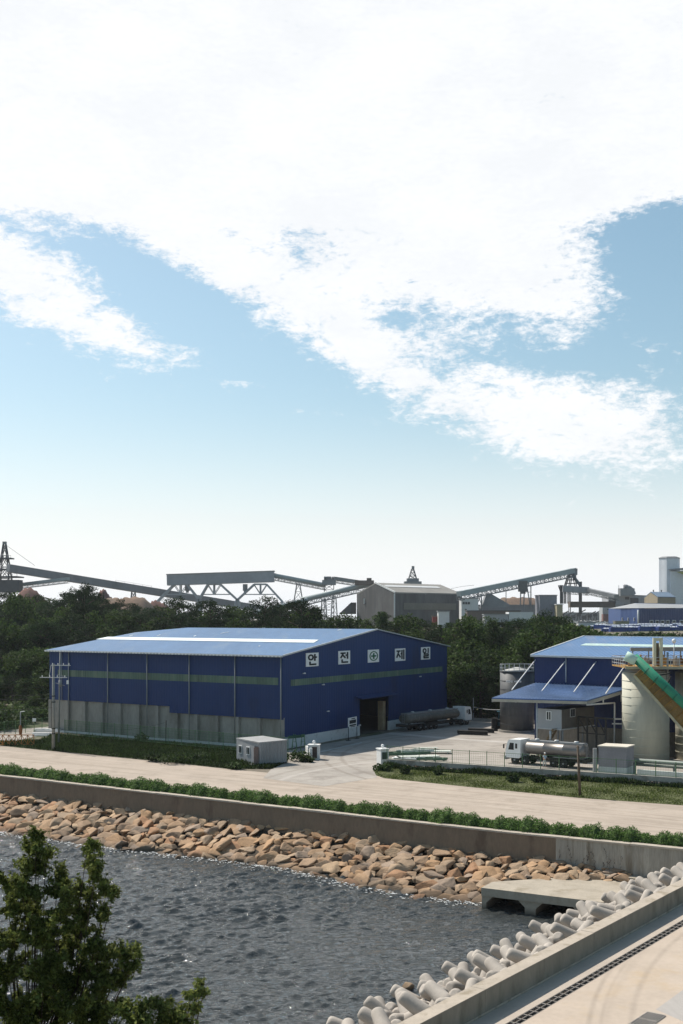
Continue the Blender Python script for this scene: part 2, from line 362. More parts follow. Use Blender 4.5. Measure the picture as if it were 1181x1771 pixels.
def yard_marks(N, L, c, vec):
    def arc(cx, cy, R, w, amt, col, c):
        d = N.new('ShaderNodeVectorMath'); d.operation = 'DISTANCE'; L.new(vec, d.inputs[0]); d.inputs[1].default_value = (cx, cy, 0)
        n = N.new('ShaderNodeTexNoise'); n.inputs['Scale'].default_value = .5; n.inputs['Detail'].default_value = 6; L.new(vec, n.inputs[0])
        a = N.new('ShaderNodeMath'); a.operation = 'SUBTRACT'; L.new(d.outputs['Value'], a.inputs[0]); a.inputs[1].default_value = R
        b_ = N.new('ShaderNodeMath'); b_.operation = 'ABSOLUTE'; L.new(a.outputs[0], b_.inputs[0])
        mr = N.new('ShaderNodeMapRange'); mr.interpolation_type = 'SMOOTHSTEP'; L.new(b_.outputs[0], mr.inputs[0]); mr.inputs[1].default_value = 0; mr.inputs[2].default_value = w; mr.inputs[3].default_value = amt; mr.inputs[4].default_value = 0
        mu = N.new('ShaderNodeMath'); mu.operation = 'MULTIPLY'; L.new(mr.outputs[0], mu.inputs[0]); L.new(n.outputs[0], mu.inputs[1])
        mx = N.new('ShaderNodeMix'); mx.data_type = 'RGBA'; L.new(mu.outputs[0], mx.inputs[0]); L.new(c, mx.inputs[6]); mx.inputs[7].default_value = (*col, 1); return mx.outputs[2]
    for cx, cy, R, w, k, col in [(40,150,40,.5,1.0,(.2,.17,.14)),(40,150,42.2,.5,1.0,(.2,.17,.14)),(25,120,33,.6,.9,(.5,.46,.42)),(25,120,35,.6,.9,(.22,.19,.16)),(-30,100,62,.5,.9,(.22,.19,.16)),(-30,100,64,.5,.9,(.5,.46,.42)),(60,230,72,1.6,1.0,(.55,.53,.5)),(10,220,48,.5,.8,(.2,.17,.14)),(10,220,50,.6,.8,(.2,.17,.14))]: c = arc(cx, cy, R, w, k, col, c)
    return c
M_road = mat('sandy_road', (.40,.335,.275), .95, 0, .09, .22, bump=.02, bs=5, stain=((.30,.25,.20),.5,.72), ss=.35, extra=tracks)
M_yard = mat('yard_concrete', (.34,.31,.275), .92, 0, .14, .12, bump=.01, bs=5, stain=((.24,.215,.19),.5,.68), ss=.16, extra=yard_marks)
def sheet(name, pts, z, m, label, kind='structure', dz=.02):
    mb = MB(); mb.prism([(p.x, p.y) for p in pts], z-dz, z); return tag(mb.build(name, m), label, None, None, kind)
edge = [G(x, y) for x, y in [(0,1290),(95,1300),(200,1310),(300,1320),(400,1331),(470,1337),(500,1333),(560,1322),(610,1320),(640,1328),(648,1338),(665,1344),(800,1359),(1000,1379),(1181,1392)]]
near = [XY(s, wall_t(s)+1.1) for s in np.linspace(edge[0].x*0-90, 34, 10)]
near = [XY(-110, wall_t(-110)+1.1)]+near[1:]+[XY(60, wall_t(60)+1.1)]
e0 = edge[0]-U*60+NB*3; e1 = edge[-1]+U*25
sheet('road', near+[e1]+edge[::-1]+[e0], .008, M_road, 'pale sandy road running between the hedge and the works')
yard = [G(x, y) for x, y in [(455,1346),(497,1298),(622,1276),(704,1262),(790,1244)]]+[XY(8,95), XY(70,95), XY(70,30), G(1181,1362)+NB*.3, G(780,1335)+NB*.3, G(668,1324), G(650,1345), G(560,1360)]
sheet('yard_pavement', yard, .018, M_yard, 'pale concrete yard between the warehouse and the silos')
# ---------------------------------------------------------------- vegetation near
M_grass = foliage('verge_grass', (.10,.125,.035), .45, .35, .4)
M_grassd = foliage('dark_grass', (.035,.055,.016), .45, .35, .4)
M_hedge = foliage('hedge_green', (.10,.175,.045), .45, .25, .5)
M_bush = foliage('bush_green', (.04,.065,.02), .5, .35, .6)
def in_poly(p, poly):
    c = False; j = len(poly)-1
    for i in range(len(poly)):
        a, b = poly[i], poly[j]
        if (a[1] > p[1]) != (b[1] > p[1]) and p[0] < (b[0]-a[0])*(p[1]-a[1])/(b[1]-a[1])+a[0]: c = not c
        j = i
    return c
def blades(name, poly, n, h, m, label, z=0.0, base=None):
    xs = [p[0] for p in poly]; ys = [p[1] for p in poly]; C = []
    while len(C) < n:
        p = (random.uniform(min(xs), max(xs)), random.uniform(min(ys), max(ys)))
        if in_poly(p, poly): C.append((p[0], p[1], z))
    C = np.array(C); k = len(C); ang = rng.uniform(0, 6.283, k); w = h*.35
    hh = h*rng.uniform(.4, 1.3, k)*(1+.5*np.sin(C[:, 0]*.9)*np.cos(C[:, 1]*.7)); dx = np.cos(ang)*w; dy = np.sin(ang)*w; lean = rng.normal(size=(k, 2))*h*.35
    v = np.stack([C+np.stack([-dx,-dy,0*dx],1), C+np.stack([dx,dy,0*dx],1), C+np.stack([lean[:,0],lean[:,1],hh],1)],1).reshape(-1,3)
    if base is not None:
        mb = MB(); mb.prism(poly, .0, .03); b = mb.build(name+'_base', base)
    o = mesh_np(name, v, np.arange(3*k).reshape(k,3), m, tri=True); tag(o, label, None, None, 'stuff')
    if base is not None: tag(b, None, None, None, 'structure'); b.name = 'verge'
M_vb = mat('verge_soil', (.085,.095,.035), .95, 0, .35, .8, bump=.05, bs=4)
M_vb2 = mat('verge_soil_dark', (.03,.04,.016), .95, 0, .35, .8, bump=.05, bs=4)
vergeR = [G(x, y) for x, y in [(646,1332),(665,1326),(780,1337),(1000,1351),(1181,1363)]]+[G(1181,1363)+U*25, G(1181,1392)+U*25]+[G(x, y) for x, y in [(1181,1393),(1000,1380),(800,1360),(665,1346),(650,1341)]]
blades('grass', [(p.x,p.y) for p in vergeR], 30000, .17, M_grass, 'green grass verge along the foot of the rubble wall', base=M_vb)
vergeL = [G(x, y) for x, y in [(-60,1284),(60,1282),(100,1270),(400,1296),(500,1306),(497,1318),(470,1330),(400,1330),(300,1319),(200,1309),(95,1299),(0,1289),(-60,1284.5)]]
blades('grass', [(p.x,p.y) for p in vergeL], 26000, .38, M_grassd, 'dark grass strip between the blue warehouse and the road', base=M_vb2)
# hedge
def hedge():
    n = 66000; s = rng.uniform(-80, 58, n); th = rng.uniform(0, math.pi, n); r = rng.uniform(.55, 1.05, n)**.6
    bump_ = 1+.16*np.sin(s*.9)+.12*np.sin(s*2.3+1)+.1*np.sin(s*5.1)
    gap = np.array([0.55 if abs(v-36.2) < .35 or abs(v+9) < .3 else 1.0 for v in s])
    wt = np.array([wall_t(v) for v in s]); tt = wt+1.55+np.cos(th)*r*.95*bump_; z = .05+np.sin(th)*r*1.12*bump_*gap
    C = np.stack([WO.x+U.x*s+NB.x*tt, WO.y+U.y*s+NB.y*tt, z], 1)
    v, q = leaf_cards(C, .13, .22, -.1)
    o = mesh_np('hedge', v, q, M_hedge); tag(o, 'long low bushy green hedge along the top of the seawall', 'hedge')
hedge()
def hedge_core():
    mb = MB(); n = 700; vs = []; k = 7
    for i in range(n):
        s = -80+138*i/(n-1); bp = 1+.16*math.sin(s*.9)+.12*math.sin(s*2.3+1)+.1*math.sin(s*5.1); g_ = .6 if abs(s-36.2) < .35 or abs(s+9) < .3 else 1
        for j in range(k):
            th = math.pi*j/(k-1); r = .84+random.uniform(-.06,.06); p = XY(s, wall_t(s)+1.55+math.cos(th)*.9*bp*r); vs.append((p.x, p.y, .02+math.sin(th)*1.05*bp*r*g_))
    mb.add(vs, [(i*k+j, (i+1)*k+j, (i+1)*k+j+1, i*k+j+1) for i in range(n-1) for j in range(k-1)], False)
    h = bpy.data.objects['hedge']; o = mb.build('inner_branches', mat('hedge_inner', (.06,.10,.028), .9, 0, .4, 2.5, bump=.1, bs=6), h)
hedge_core()
def blob_crown(blobs, per, size, aspect=.6, up=.4):
    C = []
    for (x, y, z, rx, rz) in blobs:
        k = int(per*rx*rx); d = rng.normal(size=(k, 3)); d /= np.linalg.norm(d, axis=1)[:, None]
        r = rng.uniform(.45, 1.0, k)[:, None]**.5; r = r*(1+.18*rng.normal(size=(k,1)))
        C.append(np.array([x, y, z])+d*r*np.array([rx, rx, rz]))
    return leaf_cards(np.concatenate(C), size, aspect, up)
def bush(p, r, h, m, label, n=5, size=.16, group=None):
    bl = [(random.uniform(-.6,.6)*r, random.uniform(-.6,.6)*r, h*random.uniform(.3,.6), r*random.uniform(.4,.7), h*random.uniform(.3,.5)) for _ in range(n)]
    v, q = blob_crown(bl, 260/(r*r), size); o = mesh_np('bush', v, q, m); o.location = p; tag(o, label, 'bush', group); return o
for (x, y, r, h, lb) in [(300,1320,2.1,1.5,'wide dark bush on the road edge left of the grey cabin'),(270,1318,1.3,1.1,'smaller dark bush beside the widest bush on the road edge'),
        (404,1330,1.0,.9,'small round bush at the left foot of the grey cabin'),(245,1283,1.0,1.3,'dark bush against the concrete base of the warehouse'),
        (350,1312,1.4,.9,'low weedy bush just left of the grey cabin'),(515,1316,1.6,1.3,'shrub between the grey cabin and the left gatepost'),(530,1318,.8,.9,'small yellowish shrub touching the left gatepost'),
        (660,1333,1.0,.9,'leafy weed clump below the right gatepost'),(705,1339,.9,1.0,'weed clump right of the gatepost under the fence wall'),(755,1340,.8,.9,'tallest weed clump under the fence near the scrap sheets'),
        (885,1352,1.0,1.1,'brownish weed clump on the rubble wall below the white cab'),(930,1354,.8,.8,'weed clump on the rubble wall below the tank')]:
    bush(G(x, y), r, h, M_bush, lb)
# ---------------------------------------------------------------- seawall
def wallstain(N, L, c, vec):
    sx = N.new('ShaderNodeSeparateXYZ'); L.new(vec, sx.inputs[0])
    n = N.new('ShaderNodeTexNoise'); n.inputs['Scale'].default_value = .7; n.inputs['Detail'].default_value = 5; L.new(vec, n.inputs[0])
    a = N.new('ShaderNodeMath'); a.operation = 'MULTIPLY_ADD'; L.new(n.outputs[0], a.inputs[0]); a.inputs[1].default_value = 1.6; L.new(sx.outputs[2], a.inputs[2])
    mr = N.new('ShaderNodeMapRange'); L.new(a.outputs[0], mr.inputs[0]); mr.inputs[1].default_value = -2.2; mr.inputs[2].default_value = -.9; mr.inputs[3].default_value = .45; mr.inputs[4].default_value = 0
    mx = N.new('ShaderNodeMix'); mx.data_type = 'RGBA'; L.new(mr.outputs[0], mx.inputs[0]); L.new(c, mx.inputs[6]); mx.inputs[7].default_value = (.05,.042,.035,1); return mx.outputs[2]
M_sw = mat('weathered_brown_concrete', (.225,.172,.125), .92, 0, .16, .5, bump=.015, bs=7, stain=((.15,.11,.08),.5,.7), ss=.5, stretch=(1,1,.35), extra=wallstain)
M_sw2 = mat('board_marked_concrete', (.36,.335,.29), .9, 0, .22, .8, bump=.02, bs=6, stain=((.2,.17,.13),.5,.68), ss=.7, stretch=(1.3,1.3,.18), extra=wallstain)
M_cope = mat('coping_concrete', (.42,.37,.31), .9, 0, .15, 1.2, bump=.02, bs=5)  # paler than the wall face: the sunlit top is put into the colour
sw = thing('seawall', G(600,1408,.3)-V(0,0,.3), 'long brown concrete seawall between the hedge and the riprap', 'seawall')
def sw_seg(pts, m, name, z0=-4.6, z1=.18):
    mb = MB()
    for a, b in zip(pts, pts[1:]): mb.wall(a, b, z0, z1, .55, 1)
    return mb.build(name, m, sw)
joint = WP[3]+(WP[4]-WP[3])*((965-850)/331*1.02)
joint2 = WP[3]+(WP[4]-WP[3])*((1040-850)/331*1.03)
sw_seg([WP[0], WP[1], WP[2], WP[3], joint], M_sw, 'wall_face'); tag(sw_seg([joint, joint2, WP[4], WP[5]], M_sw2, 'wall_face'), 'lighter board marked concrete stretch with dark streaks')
mb = MB(); prev = None; s0 = wall_st[0][0]; s1 = wall_st[-1][0]; s = -100.0; seg = [s0]
while s < s1-3: seg.append(s); s += random.uniform(4.5, 6)
seg.append(s1)
for a, b in zip(seg, seg[1:]):
    pa = XY(a+.02, wall_t(a)-.1+random.uniform(-.02,.02)); pb = XY(b-.02, wall_t(b)-.1+random.uniform(-.02,.02)); z = .31+random.uniform(-.015,.03)
    mb.wall(pa, pb, .184, z, .72, 1)
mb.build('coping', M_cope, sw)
mb = MB()   # vertical formwork joints, proud ribs
for s in np.arange(ST(joint2)[0], s1, 1.25):
    p = XY(s, wall_t(s)-.012); mb.wall(p, p+U*.05, -2.3, .18, .03, 1)
mb.build('formwork_rib', M_sw2, sw)
# climbing dead creeper on the lighter wall
v = []; 
C = []
p0 = ST(G(1030,1470,.0))[0]
for k in range(14):
    s = p0+random.uniform(-4.5,1.2); z = -2.2
    for j in range(random.randint(8,22)):
        z += .09; s += random.uniform(-.08,.08); C.append((*(XY(s, wall_t(s)-.05)).xy, z))
v, q = leaf_cards(np.array(C), .07, .4, .2); o = mesh_np('creeper', v, q, mat('dry_creeper', (.07,.045,.035), .9, isl=.4)); tag(o, 'dry dark creeper clinging to the lighter stretch of seawall', 'creeper')
# ---------------------------------------------------------------- riprap
def rock_mesh(i):
    bm = bmesh.new(); random.seed(100+i)
    for _ in range(12):
        d = Vector((random.gauss(0,1), random.gauss(0,1), random.gauss(0,1))).normalized()
        d = Vector((d.x*random.uniform(.8,1), d.y*random.uniform(.75,1), d.z*.8)); bm.verts.new(d)
    r = bmesh.ops.convex_hull(bm, input=bm.verts); bmesh.ops.delete(bm, geom=[g for g in r['geom_interior'] if isinstance(g, bmesh.types.BMVert)], context='VERTS')
    bmesh.ops.bevel(bm, geom=list(bm.edges), offset=.06, segments=1, affect='EDGES', profile=.6)
    me = bpy.data.meshes.new('rock'); bm.to_mesh(me); bm.free(); return me
def wet(N, L, c, vec):
    g = N.new('ShaderNodeNewGeometry'); sx = N.new('ShaderNodeSeparateXYZ'); L.new(g.outputs['Position'], sx.inputs[0])
    mr = N.new('ShaderNodeMapRange'); L.new(sx.outputs[2], mr.inputs[0]); mr.inputs[1].default_value = -3.95; mr.inputs[2].default_value = -3.45; mr.inputs[3].default_value = .72; mr.inputs[4].default_value = 0
    mx = N.new('ShaderNodeMix'); mx.data_type = 'RGBA'; L.new(mr.outputs[0], mx.inputs[0]); L.new(c, mx.inputs[6]); mx.inputs[7].default_value = (.03,.024,.018,1); return mx.outputs[2]
ROCKC = [(0.374, 0.243, 0.142), (0.341, 0.231, 0.147), (0.396, 0.247, 0.137), (0.286, 0.205, 0.137), (0.363, 0.263, 0.176), (0.352, 0.2, 0.111), (0.308, 0.231, 0.171), (0.396, 0.279, 0.176), (0.242, 0.168, 0.111), (0.363, 0.237, 0.142)]
M_rock = mat('tan_granite', (.4,.3,.2), .85, 0, .22, 1.1, bump=.06, bs=3.5, island_cols=ROCKC, extra=wet)
RM = [rock_mesh(i) for i in range(16)]
for me in RM: me.materials.append(M_rock)
random.seed(5)
foot = [(0,1438),(130,1458),(260,1474),(400,1489),(500,1503),(600,1527),(700,1546),(832,1562),(900,1560)]
F_st = [ST(G(x, y, -4)) for x, y in foot]
def foot_t(s): return float(np.interp(s, [a for a, b in F_st], [b for a, b in F_st]))
rocks = []
s = -48.0
slab_s = ST(G(832,1535,-2.4))[0]
while s < 60:
    wt, ft = wall_t(s), foot_t(s)
    if s > slab_s-.3: ft = wt-max(.8, 4.6*(1-(s-slab_s)/11.0))     # narrows beside the slab
    L_ = math.hypot(wt-ft, 2.6); nrow = max(1, int(round(L_/.92)))
    if s > slab_s+8.6: break
    
    for r in range(-1 if s < slab_s-.3 else 0, nrow+1):
        k = (r+.5+random.uniform(-.3,.3))/nrow
        t = lerp(ft, wt-.2, k)
        zt = -1.75 if s < slab_s-.3 else -1.55-.45*(s-slab_s)/10; zb = -4.1 if s < slab_s-.3 else -2.4
        z = lerp(zb, zt, k)-.1; k_ = min(1, max(0, k))
        p = XY(s+random.uniform(-.35,.35), t); big = random.choice((.6,.75,.9,1.05,1.2))*random.uniform(.9,1.1)*(1.1-.22*k_)
        if s > slab_s-.3: big *= .75
        rocks.append((p.x, p.y, z, big))
    s += 1.15 if s < slab_s-.3 else .9
rocks.sort(key=lambda r: -r[3]/r[1])
def rock_xf(r):
    rot = Matrix.Rotation(math.atan2(U.y, U.x)+random.gauss(.15,.5), 4, 'Z') @ Matrix.Rotation(random.gauss(.46,.15), 4, 'X') @ Matrix.Rotation(random.gauss(-.1,.2), 4, 'Y')
    return Matrix.Translation(r[:3]) @ rot @ Matrix.Diagonal((r[3]*random.uniform(1.0,1.45), r[3]*random.uniform(.78,1.0), r[3]*random.uniform(.42,.58), 1))
vis = [r for r in rocks if -37*r[1]/128 < r[0] < r[1]*.29]; rest = [r for r in rocks if r not in vis]
for r in vis[:298]:
    o = bpy.data.objects.new('rock', random.choice(RM)); COL.objects.link(o); o.matrix_world = rock_xf(r)
    s_, t_ = ST(r); k_ = (t_-foot_t(s_))/max(.5, wall_t(s_)-foot_t(s_)) if s_ < slab_s else 2
    side = 'left half' if CX+F*r[0]/r[1] < 420 else 'right half'
    if k_ > 1.5: lb, gr = 'pale angular stone packed between the culvert deck and the seawall', 'stones beside the culvert deck'
    elif k_ < .3: lb, gr = 'tan angular boulder at the waterline in the %s of the riprap slope' % side, 'waterline boulders in the %s of the riprap' % side
    elif k_ > .7: lb, gr = 'tan angular boulder against the seawall foot in the %s of the riprap slope' % side, 'upper boulders in the %s of the riprap' % side
    else: lb, gr = 'tan angular boulder midway down the %s of the riprap slope' % side, 'middle boulders in the %s of the riprap' % side
    tag(o, lb, 'rock', gr)
st = bmesh.new()
for r in vis[298:]+rest:
    k = len(st.verts); st.from_mesh(random.choice(RM)); st.verts.ensure_lookup_table(); X_ = rock_xf(r)
    for v_ in st.verts[k:]: v_.co = X_ @ v_.co
for _ in range(900):      # chips filling the gaps
    s = random.uniform(-75, slab_s+9); wt = wall_t(s); ft = foot_t(s) if s < slab_s else wt-3*(1-(s-slab_s)/11); k_ = random.uniform(.05,1.02); p = XY(s, lerp(ft, wt, k_))
    k = len(st.verts); st.from_mesh(random.choice(RM)); st.verts.ensure_lookup_table()
    z = lerp(-4.1, -1.75, k_) if s < slab_s else lerp(-2.5,-1.95,k_)
    X_ = rock_xf((p.x, p.y, z-.12, random.uniform(.18,.42)))
    for v_ in st.verts[k:]: v_.co = X_ @ v_.co
me = bpy.data.meshes.new('rubble'); st.to_mesh(me); st.free(); me.materials.append(M_rock)
o = bpy.data.objects.new('rubble', me); COL.objects.link(o); tag(o, 'smaller tan rubble filling the riprap slope', None, None, 'stuff')
mb = MB()
for a, b in zip(np.linspace(-140, slab_s, 12), np.linspace(-140, slab_s, 12)[1:]):
    q = [XY(a, foot_t(a)-2), XY(b, foot_t(b)-2), XY(b, wall_t(b)), XY(a, wall_t(a))]
    mb.add([(*q[0].xy,-5.2),(*q[1].xy,-5.2),(*q[2].xy,-2.1),(*q[3].xy,-2.1)], [(0,1,2,3)])
q = [XY(slab_s, wall_t(slab_s)-5.3), XY(slab_s+11, wall_t(slab_s+11)-1), XY(slab_s+11, wall_t(slab_s+11)), XY(slab_s, wall_t(slab_s))]
mb.add([(*q[0].xy,-2.75),(*q[1].xy,-2.7),(*q[2].xy,-2.3),(*q[3].xy,-2.0)], [(0,1,2,3)])
tag(mb.build('shore_bank', mat('bank_earth', (.06,.048,.035), .95, bump=.1, bs=2)), None, None, None, 'structure')
# foam, with sun glints painted in as white flecks, where ripples break
C = []
for _ in range(1500):
    s = random.uniform(-48, slab_s+.5); b_ = abs(random.gauss(0,.75)); p = XY(s, foot_t(s)-.25-b_); C.append((p.x, p.y, -3.93+random.uniform(0,.05)))
C = np.array(C); k = len(C); ang = math.atan2(U.y,U.x)+rng.normal(size=k)*.35; L_ = rng.uniform(.03,.20,k)**1.0; w = L_*rng.uniform(.2,.5,k)
dx = np.stack([np.cos(ang)*L_, np.sin(ang)*L_, 0*L_], 1); dy = np.stack([-np.sin(ang)*w, np.cos(ang)*w, 0*L_], 1)
v = np.stack([C-dx, C-dy, C+dx*.7+dy*.2, C+dy], 1).reshape(-1,3); o = mesh_np('foam', v, np.arange(4*k).reshape(k,4), mat('foam_glint_white', (.72,.75,.76), .5)); tag(o, 'thin broken foam and painted glints along the foot of the riprap', None, None, 'stuff')
# a boulder awash near the tetrapods
o = bpy.data.objects.new('rock', RM[3]); COL.objects.link(o); o.location = G(704,1707,-3.9); o.scale = (.5,.45,.4)
tag(o, 'lone small boulder awash beside the tetrapods', 'rock')
# ---------------------------------------------------------------- outfall culvert
cul = thing('culvert_outfall', G(832,1535,-2.4), 'flat concrete outfall culvert with two openings beside the boulders', 'culvert')
M_slab = mat('pale_slab_concrete', (.38,.335,.27), .9, 0, .13, .6, bump=.012, bs=6, stain=((.28,.24,.18),.5,.7), ss=.5, extra=wet)
a = G(832,1535,-2.4); b = G(1005,1556,-2.4); dv = (b-a).normalized(); b2 = b+dv*5.5
back = XY(ST(G(1024,1518,-2.4))[0], wall_t(ST(G(1024,1518))[0])-.06); br = XY(ST(b2)[0]+4.5, wall_t(ST(b2)[0]+4.5)-.06)
mb = MB(); inl = V(-dv.y, dv.x, 0)
mid_l = G(930,1527,-2.4)
mb.prism([a, b2, br, back, a+inl*2.2], -3.0, -2.4); mb.build('deck_slab', M_slab, cul)
wid = (b-a).length
for i, (s_, w_) in enumerate([(0,.35),(wid*.44,.85),(wid*.98,.8)]):
    mb = MB(); q = a+dv*s_+inl*.12; q2 = a+dv*(s_+w_)+inl*.12; mb.wall(q, q2, -5.5, -3.0, 4.0, 1)
    # chamfered haunches either side
    for e, sg in ((q, -1), (q2, 1)):
        if i == 0 and sg < 0: continue
        h_ = MB(); A_ = V(e.x,e.y,-3.0); c_ = dv*sg
        mb.add([A_+c_*.004, A_+c_*.55, A_+V(0,0,-.5)+c_*.004, A_+c_*.004+inl*3.9, A_+c_*.55+inl*3.9, A_+V(0,0,-.5)+c_*.004+inl*3.9], [(0,1,2),(3,5,4),(0,3,4,1),(1,4,5,2),(2,5,3,0)])
    mb.build('pier', M_slab, cul)
mb = MB(); mb.wall(a+inl*4.0, b2+inl*4.0, -5.5, -3.003, .3, 1); mb.build('rear_wall', M_sw, cul)
mb = MB(); q = G(1028,1516,-2.396); sA = ST(q)[0]-.3
mb.wall(XY(sA, wall_t(sA)-.95), XY(sA+9, wall_t(sA+9)-.95), -2.396, -2.12, .9, 1); tag(mb.build('step', M_slab, cul))
# ---------------------------------------------------------------- breakwater
BA = V(3.25,49,0); BD = V(21.3-3.25, 73.9-49, 0).normalized(); BN = V(-BD.y, BD.x, 0)     # BN towards the water
def BP(l, o): return BA+BD*l+BN*o
Lb0, Lb1 = -30, 47
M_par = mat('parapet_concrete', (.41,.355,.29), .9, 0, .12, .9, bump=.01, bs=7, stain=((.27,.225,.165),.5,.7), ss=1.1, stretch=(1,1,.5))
M_bw = mat('sandy_concrete_road', (.60,.50,.41), .92, 0, .07, .35, bump=.006, bs=9, stain=((.62,.47,.30),.5,.75), ss=.25)
par = thing('parapet_wall', BP(20,.4), 'pale concrete parapet wall along the breakwater road', 'wall')
l = Lb0
mb = MB(); mb2 = MB()
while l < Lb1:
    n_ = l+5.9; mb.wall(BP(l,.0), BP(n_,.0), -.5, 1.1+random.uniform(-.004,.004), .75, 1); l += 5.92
mb.build('wall_section', mat('shade_toned_parapet_face', (.235,.215,.175), .92, 0, .14, .8, bump=.012, bs=7, stain=((.15,.135,.105),.48,.7), ss=.9, stretch=(1,1,.4)), par)  # shade of the inner face put into a darker colour than the top
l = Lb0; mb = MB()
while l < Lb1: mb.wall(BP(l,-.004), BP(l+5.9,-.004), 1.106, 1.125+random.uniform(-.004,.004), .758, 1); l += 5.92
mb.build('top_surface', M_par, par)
mb = MB(); mb.wall(BP(Lb0,-.02), BP(Lb1,-.02), 0.0, .10, .016, 1); mb.build('base_kerb', M_par, par)
# road deck with drain recess left open: slabs
def bpoly(l0, l1, o0, o1): return [BP(l0,o0), BP(l1,o0), BP(l1,o1), BP(l0,o1)]
def tyre(N, L, c, vec):
    def arc(cx, cy, R, w, amt, c):
        sx = N.new('ShaderNodeVectorMath'); sx.operation = 'DISTANCE'; L.new(vec, sx.inputs[0]); sx.inputs[1].default_value = (cx, cy, 0)
        n = N.new('ShaderNodeTexNoise'); n.inputs['Scale'].default_value = .8; n.inputs['Detail'].default_value = 6; L.new(vec, n.inputs[0])
        a = N.new('ShaderNodeMath'); a.operation = 'SUBTRACT'; L.new(sx.outputs['Value'], a.inputs[0]); a.inputs[1].default_value = R
        b_ = N.new('ShaderNodeMath'); b_.operation = 'ABSOLUTE'; L.new(a.outputs[0], b_.inputs[0])
        mr = N.new('ShaderNodeMapRange'); mr.interpolation_type = 'SMOOTHSTEP'; L.new(b_.outputs[0], mr.inputs[0]); mr.inputs[1].default_value = 0; mr.inputs[2].default_value = w; mr.inputs[3].default_value = amt; mr.inputs[4].default_value = 0
        mu = N.new('ShaderNodeMath'); mu.operation = 'MULTIPLY'; L.new(mr.outputs[0], mu.inputs[0]); L.new(n.outputs[0], mu.inputs[1])
        mx = N.new('ShaderNodeMix'); mx.data_type = 'RGBA'; L.new(mu.outputs[0], mx.inputs[0]); L.new(c, mx.inputs[6]); mx.inputs[7].default_value = (.20,.17,.14,1); return mx.outputs[2]
    for cx, cy, R, w, k in [(62.4,38.9,53.2,.22,.62),(62.4,38.9,52.7,.16,.35),(62.4,38.9,51.4,.25,.5),(75,33,66.3,.35,.22),(50,44,35,.3,.25)]: c = arc(cx, cy, R, w, k, c)
    return c
M_bw2 = mat('sandy_concrete_deck', (.45,.375,.305), .92, 0, .08, .35, bump=.006, bs=9, stain=((.44,.33,.21),.52,.78), ss=.22, extra=tyre)
M_apr = mat('apron_concrete', (.43,.37,.31), .92, 0, .08, .5, bump=.006, bs=9)
D0, D1 = -1.32, -1.86
mb = MB(); mb.prism(bpoly(Lb0, Lb1, -.03, D0), -.6, 0); tag(mb.build('road_apron', M_apr), 'pale concrete strip between parapet and drain', None, None, 'structure')
mb = MB(); mb.prism(bpoly(Lb0, Lb1, D1, -70), -.6, 0); tag(mb.build('breakwater_road', M_bw2), 'sandy concrete deck with curved tyre marks', None, None, 'structure')
mb = MB(); mb.prism(bpoly(Lb0, Lb1, D0, D1), -.6, -.22); tag(mb.build('drain_bed', mat('drain_bed_dark', (.04,.035,.03))), None, None, None, 'structure')  # bed coloured near-black below the slots
dr = thing('drain_channel', BP(20,D0), 'long dark slotted drain channel beside the parapet', 'drain')
mb = MB(); M_drain = mat('drain_cast_concrete', (.17,.155,.14), .85, 0, .15, 2)
l = Lb0
for o_ in (D0-.02, (D0+D1)/2, D1+.02): mb.beam(BP(Lb0,o_)+V(0,0,-.03), BP(Lb1,o_)+V(0,0,-.03), .05, .06)
mb.build('side_rail', M_drain, dr)
mb = MB()
while l < Lb1: mb.beam(BP(l,D0)+V(0,0,-.035), BP(l,D1)+V(0,0,-.035), .06, .06); l += .62
mb.build('cross_bar', mat('drain_crossbar', (.30,.27,.24), .85), dr)
# square floor grate bottom right
gq = [G(1131,1752,.006), G(1152,1757,.006), G(1123,1778,.006), G(1096,1773,.006)]
gq = [G(1120,1751.5,.0), G(1150,1757.5,.0), G(1120,1779,.0), G(1088,1772,.0)]
gr = thing('floor_grate', (gq[0]+gq[2])/2, 'square slotted grate set in the sandy concrete deck', 'grate')
mb = MB(); mb.prism(gq, .0, .012); mb.build('pit', mat('grate_dark', (.03,.028,.025)), gr)
mb = MB()
for i in range(8):
    t_ = i/7; mb.beam(lerp(gq[0],gq[1],t_)+V(0,0,.03), lerp(gq[3],gq[2],t_)+V(0,0,.03), .06, .036)
mb.build('bar', mat('grate_steel', (.26,.24,.22), .7, .2), gr)
mb = MB()
for i in (0,.5,1): mb.beam(lerp(gq[0],gq[3],i)+V(0,0,.034), lerp(gq[1],gq[2],i)+V(0,0,.034), .07, .045)
mb.build('frame', mat('grate_frame', (.35,.32,.28), .7, .2), gr)
cq = [G(1181,1712), G(1134,1746), G(1153,1754), G(1185,1768), G(1300,1768), G(1300,1712)]
sheet('repair_patch', cq, .004, mat('grey_patch', (.37,.345,.32), .9, 0, .08, .5, stretch=(3,.5,1)), 'greyer concrete patch beside the grate', dz=.003)
# core slope under tetrapods
mb = MB(); q = [BP(Lb0,.6), BP(Lb1,.6), BP(Lb1,9.5), BP(Lb0,9.5)]
mb.add([(*q[0].xy,-.6),(*q[1].xy,-.6),(*q[2].xy,-5.5),(*q[3].xy,-5.5)], [(0,1,2,3)])
tag(mb.build('breakwater_core', mat('core_rubble', (.12,.11,.1), .95, bump=.15, bs=1.5)), None, None, None, 'structure')
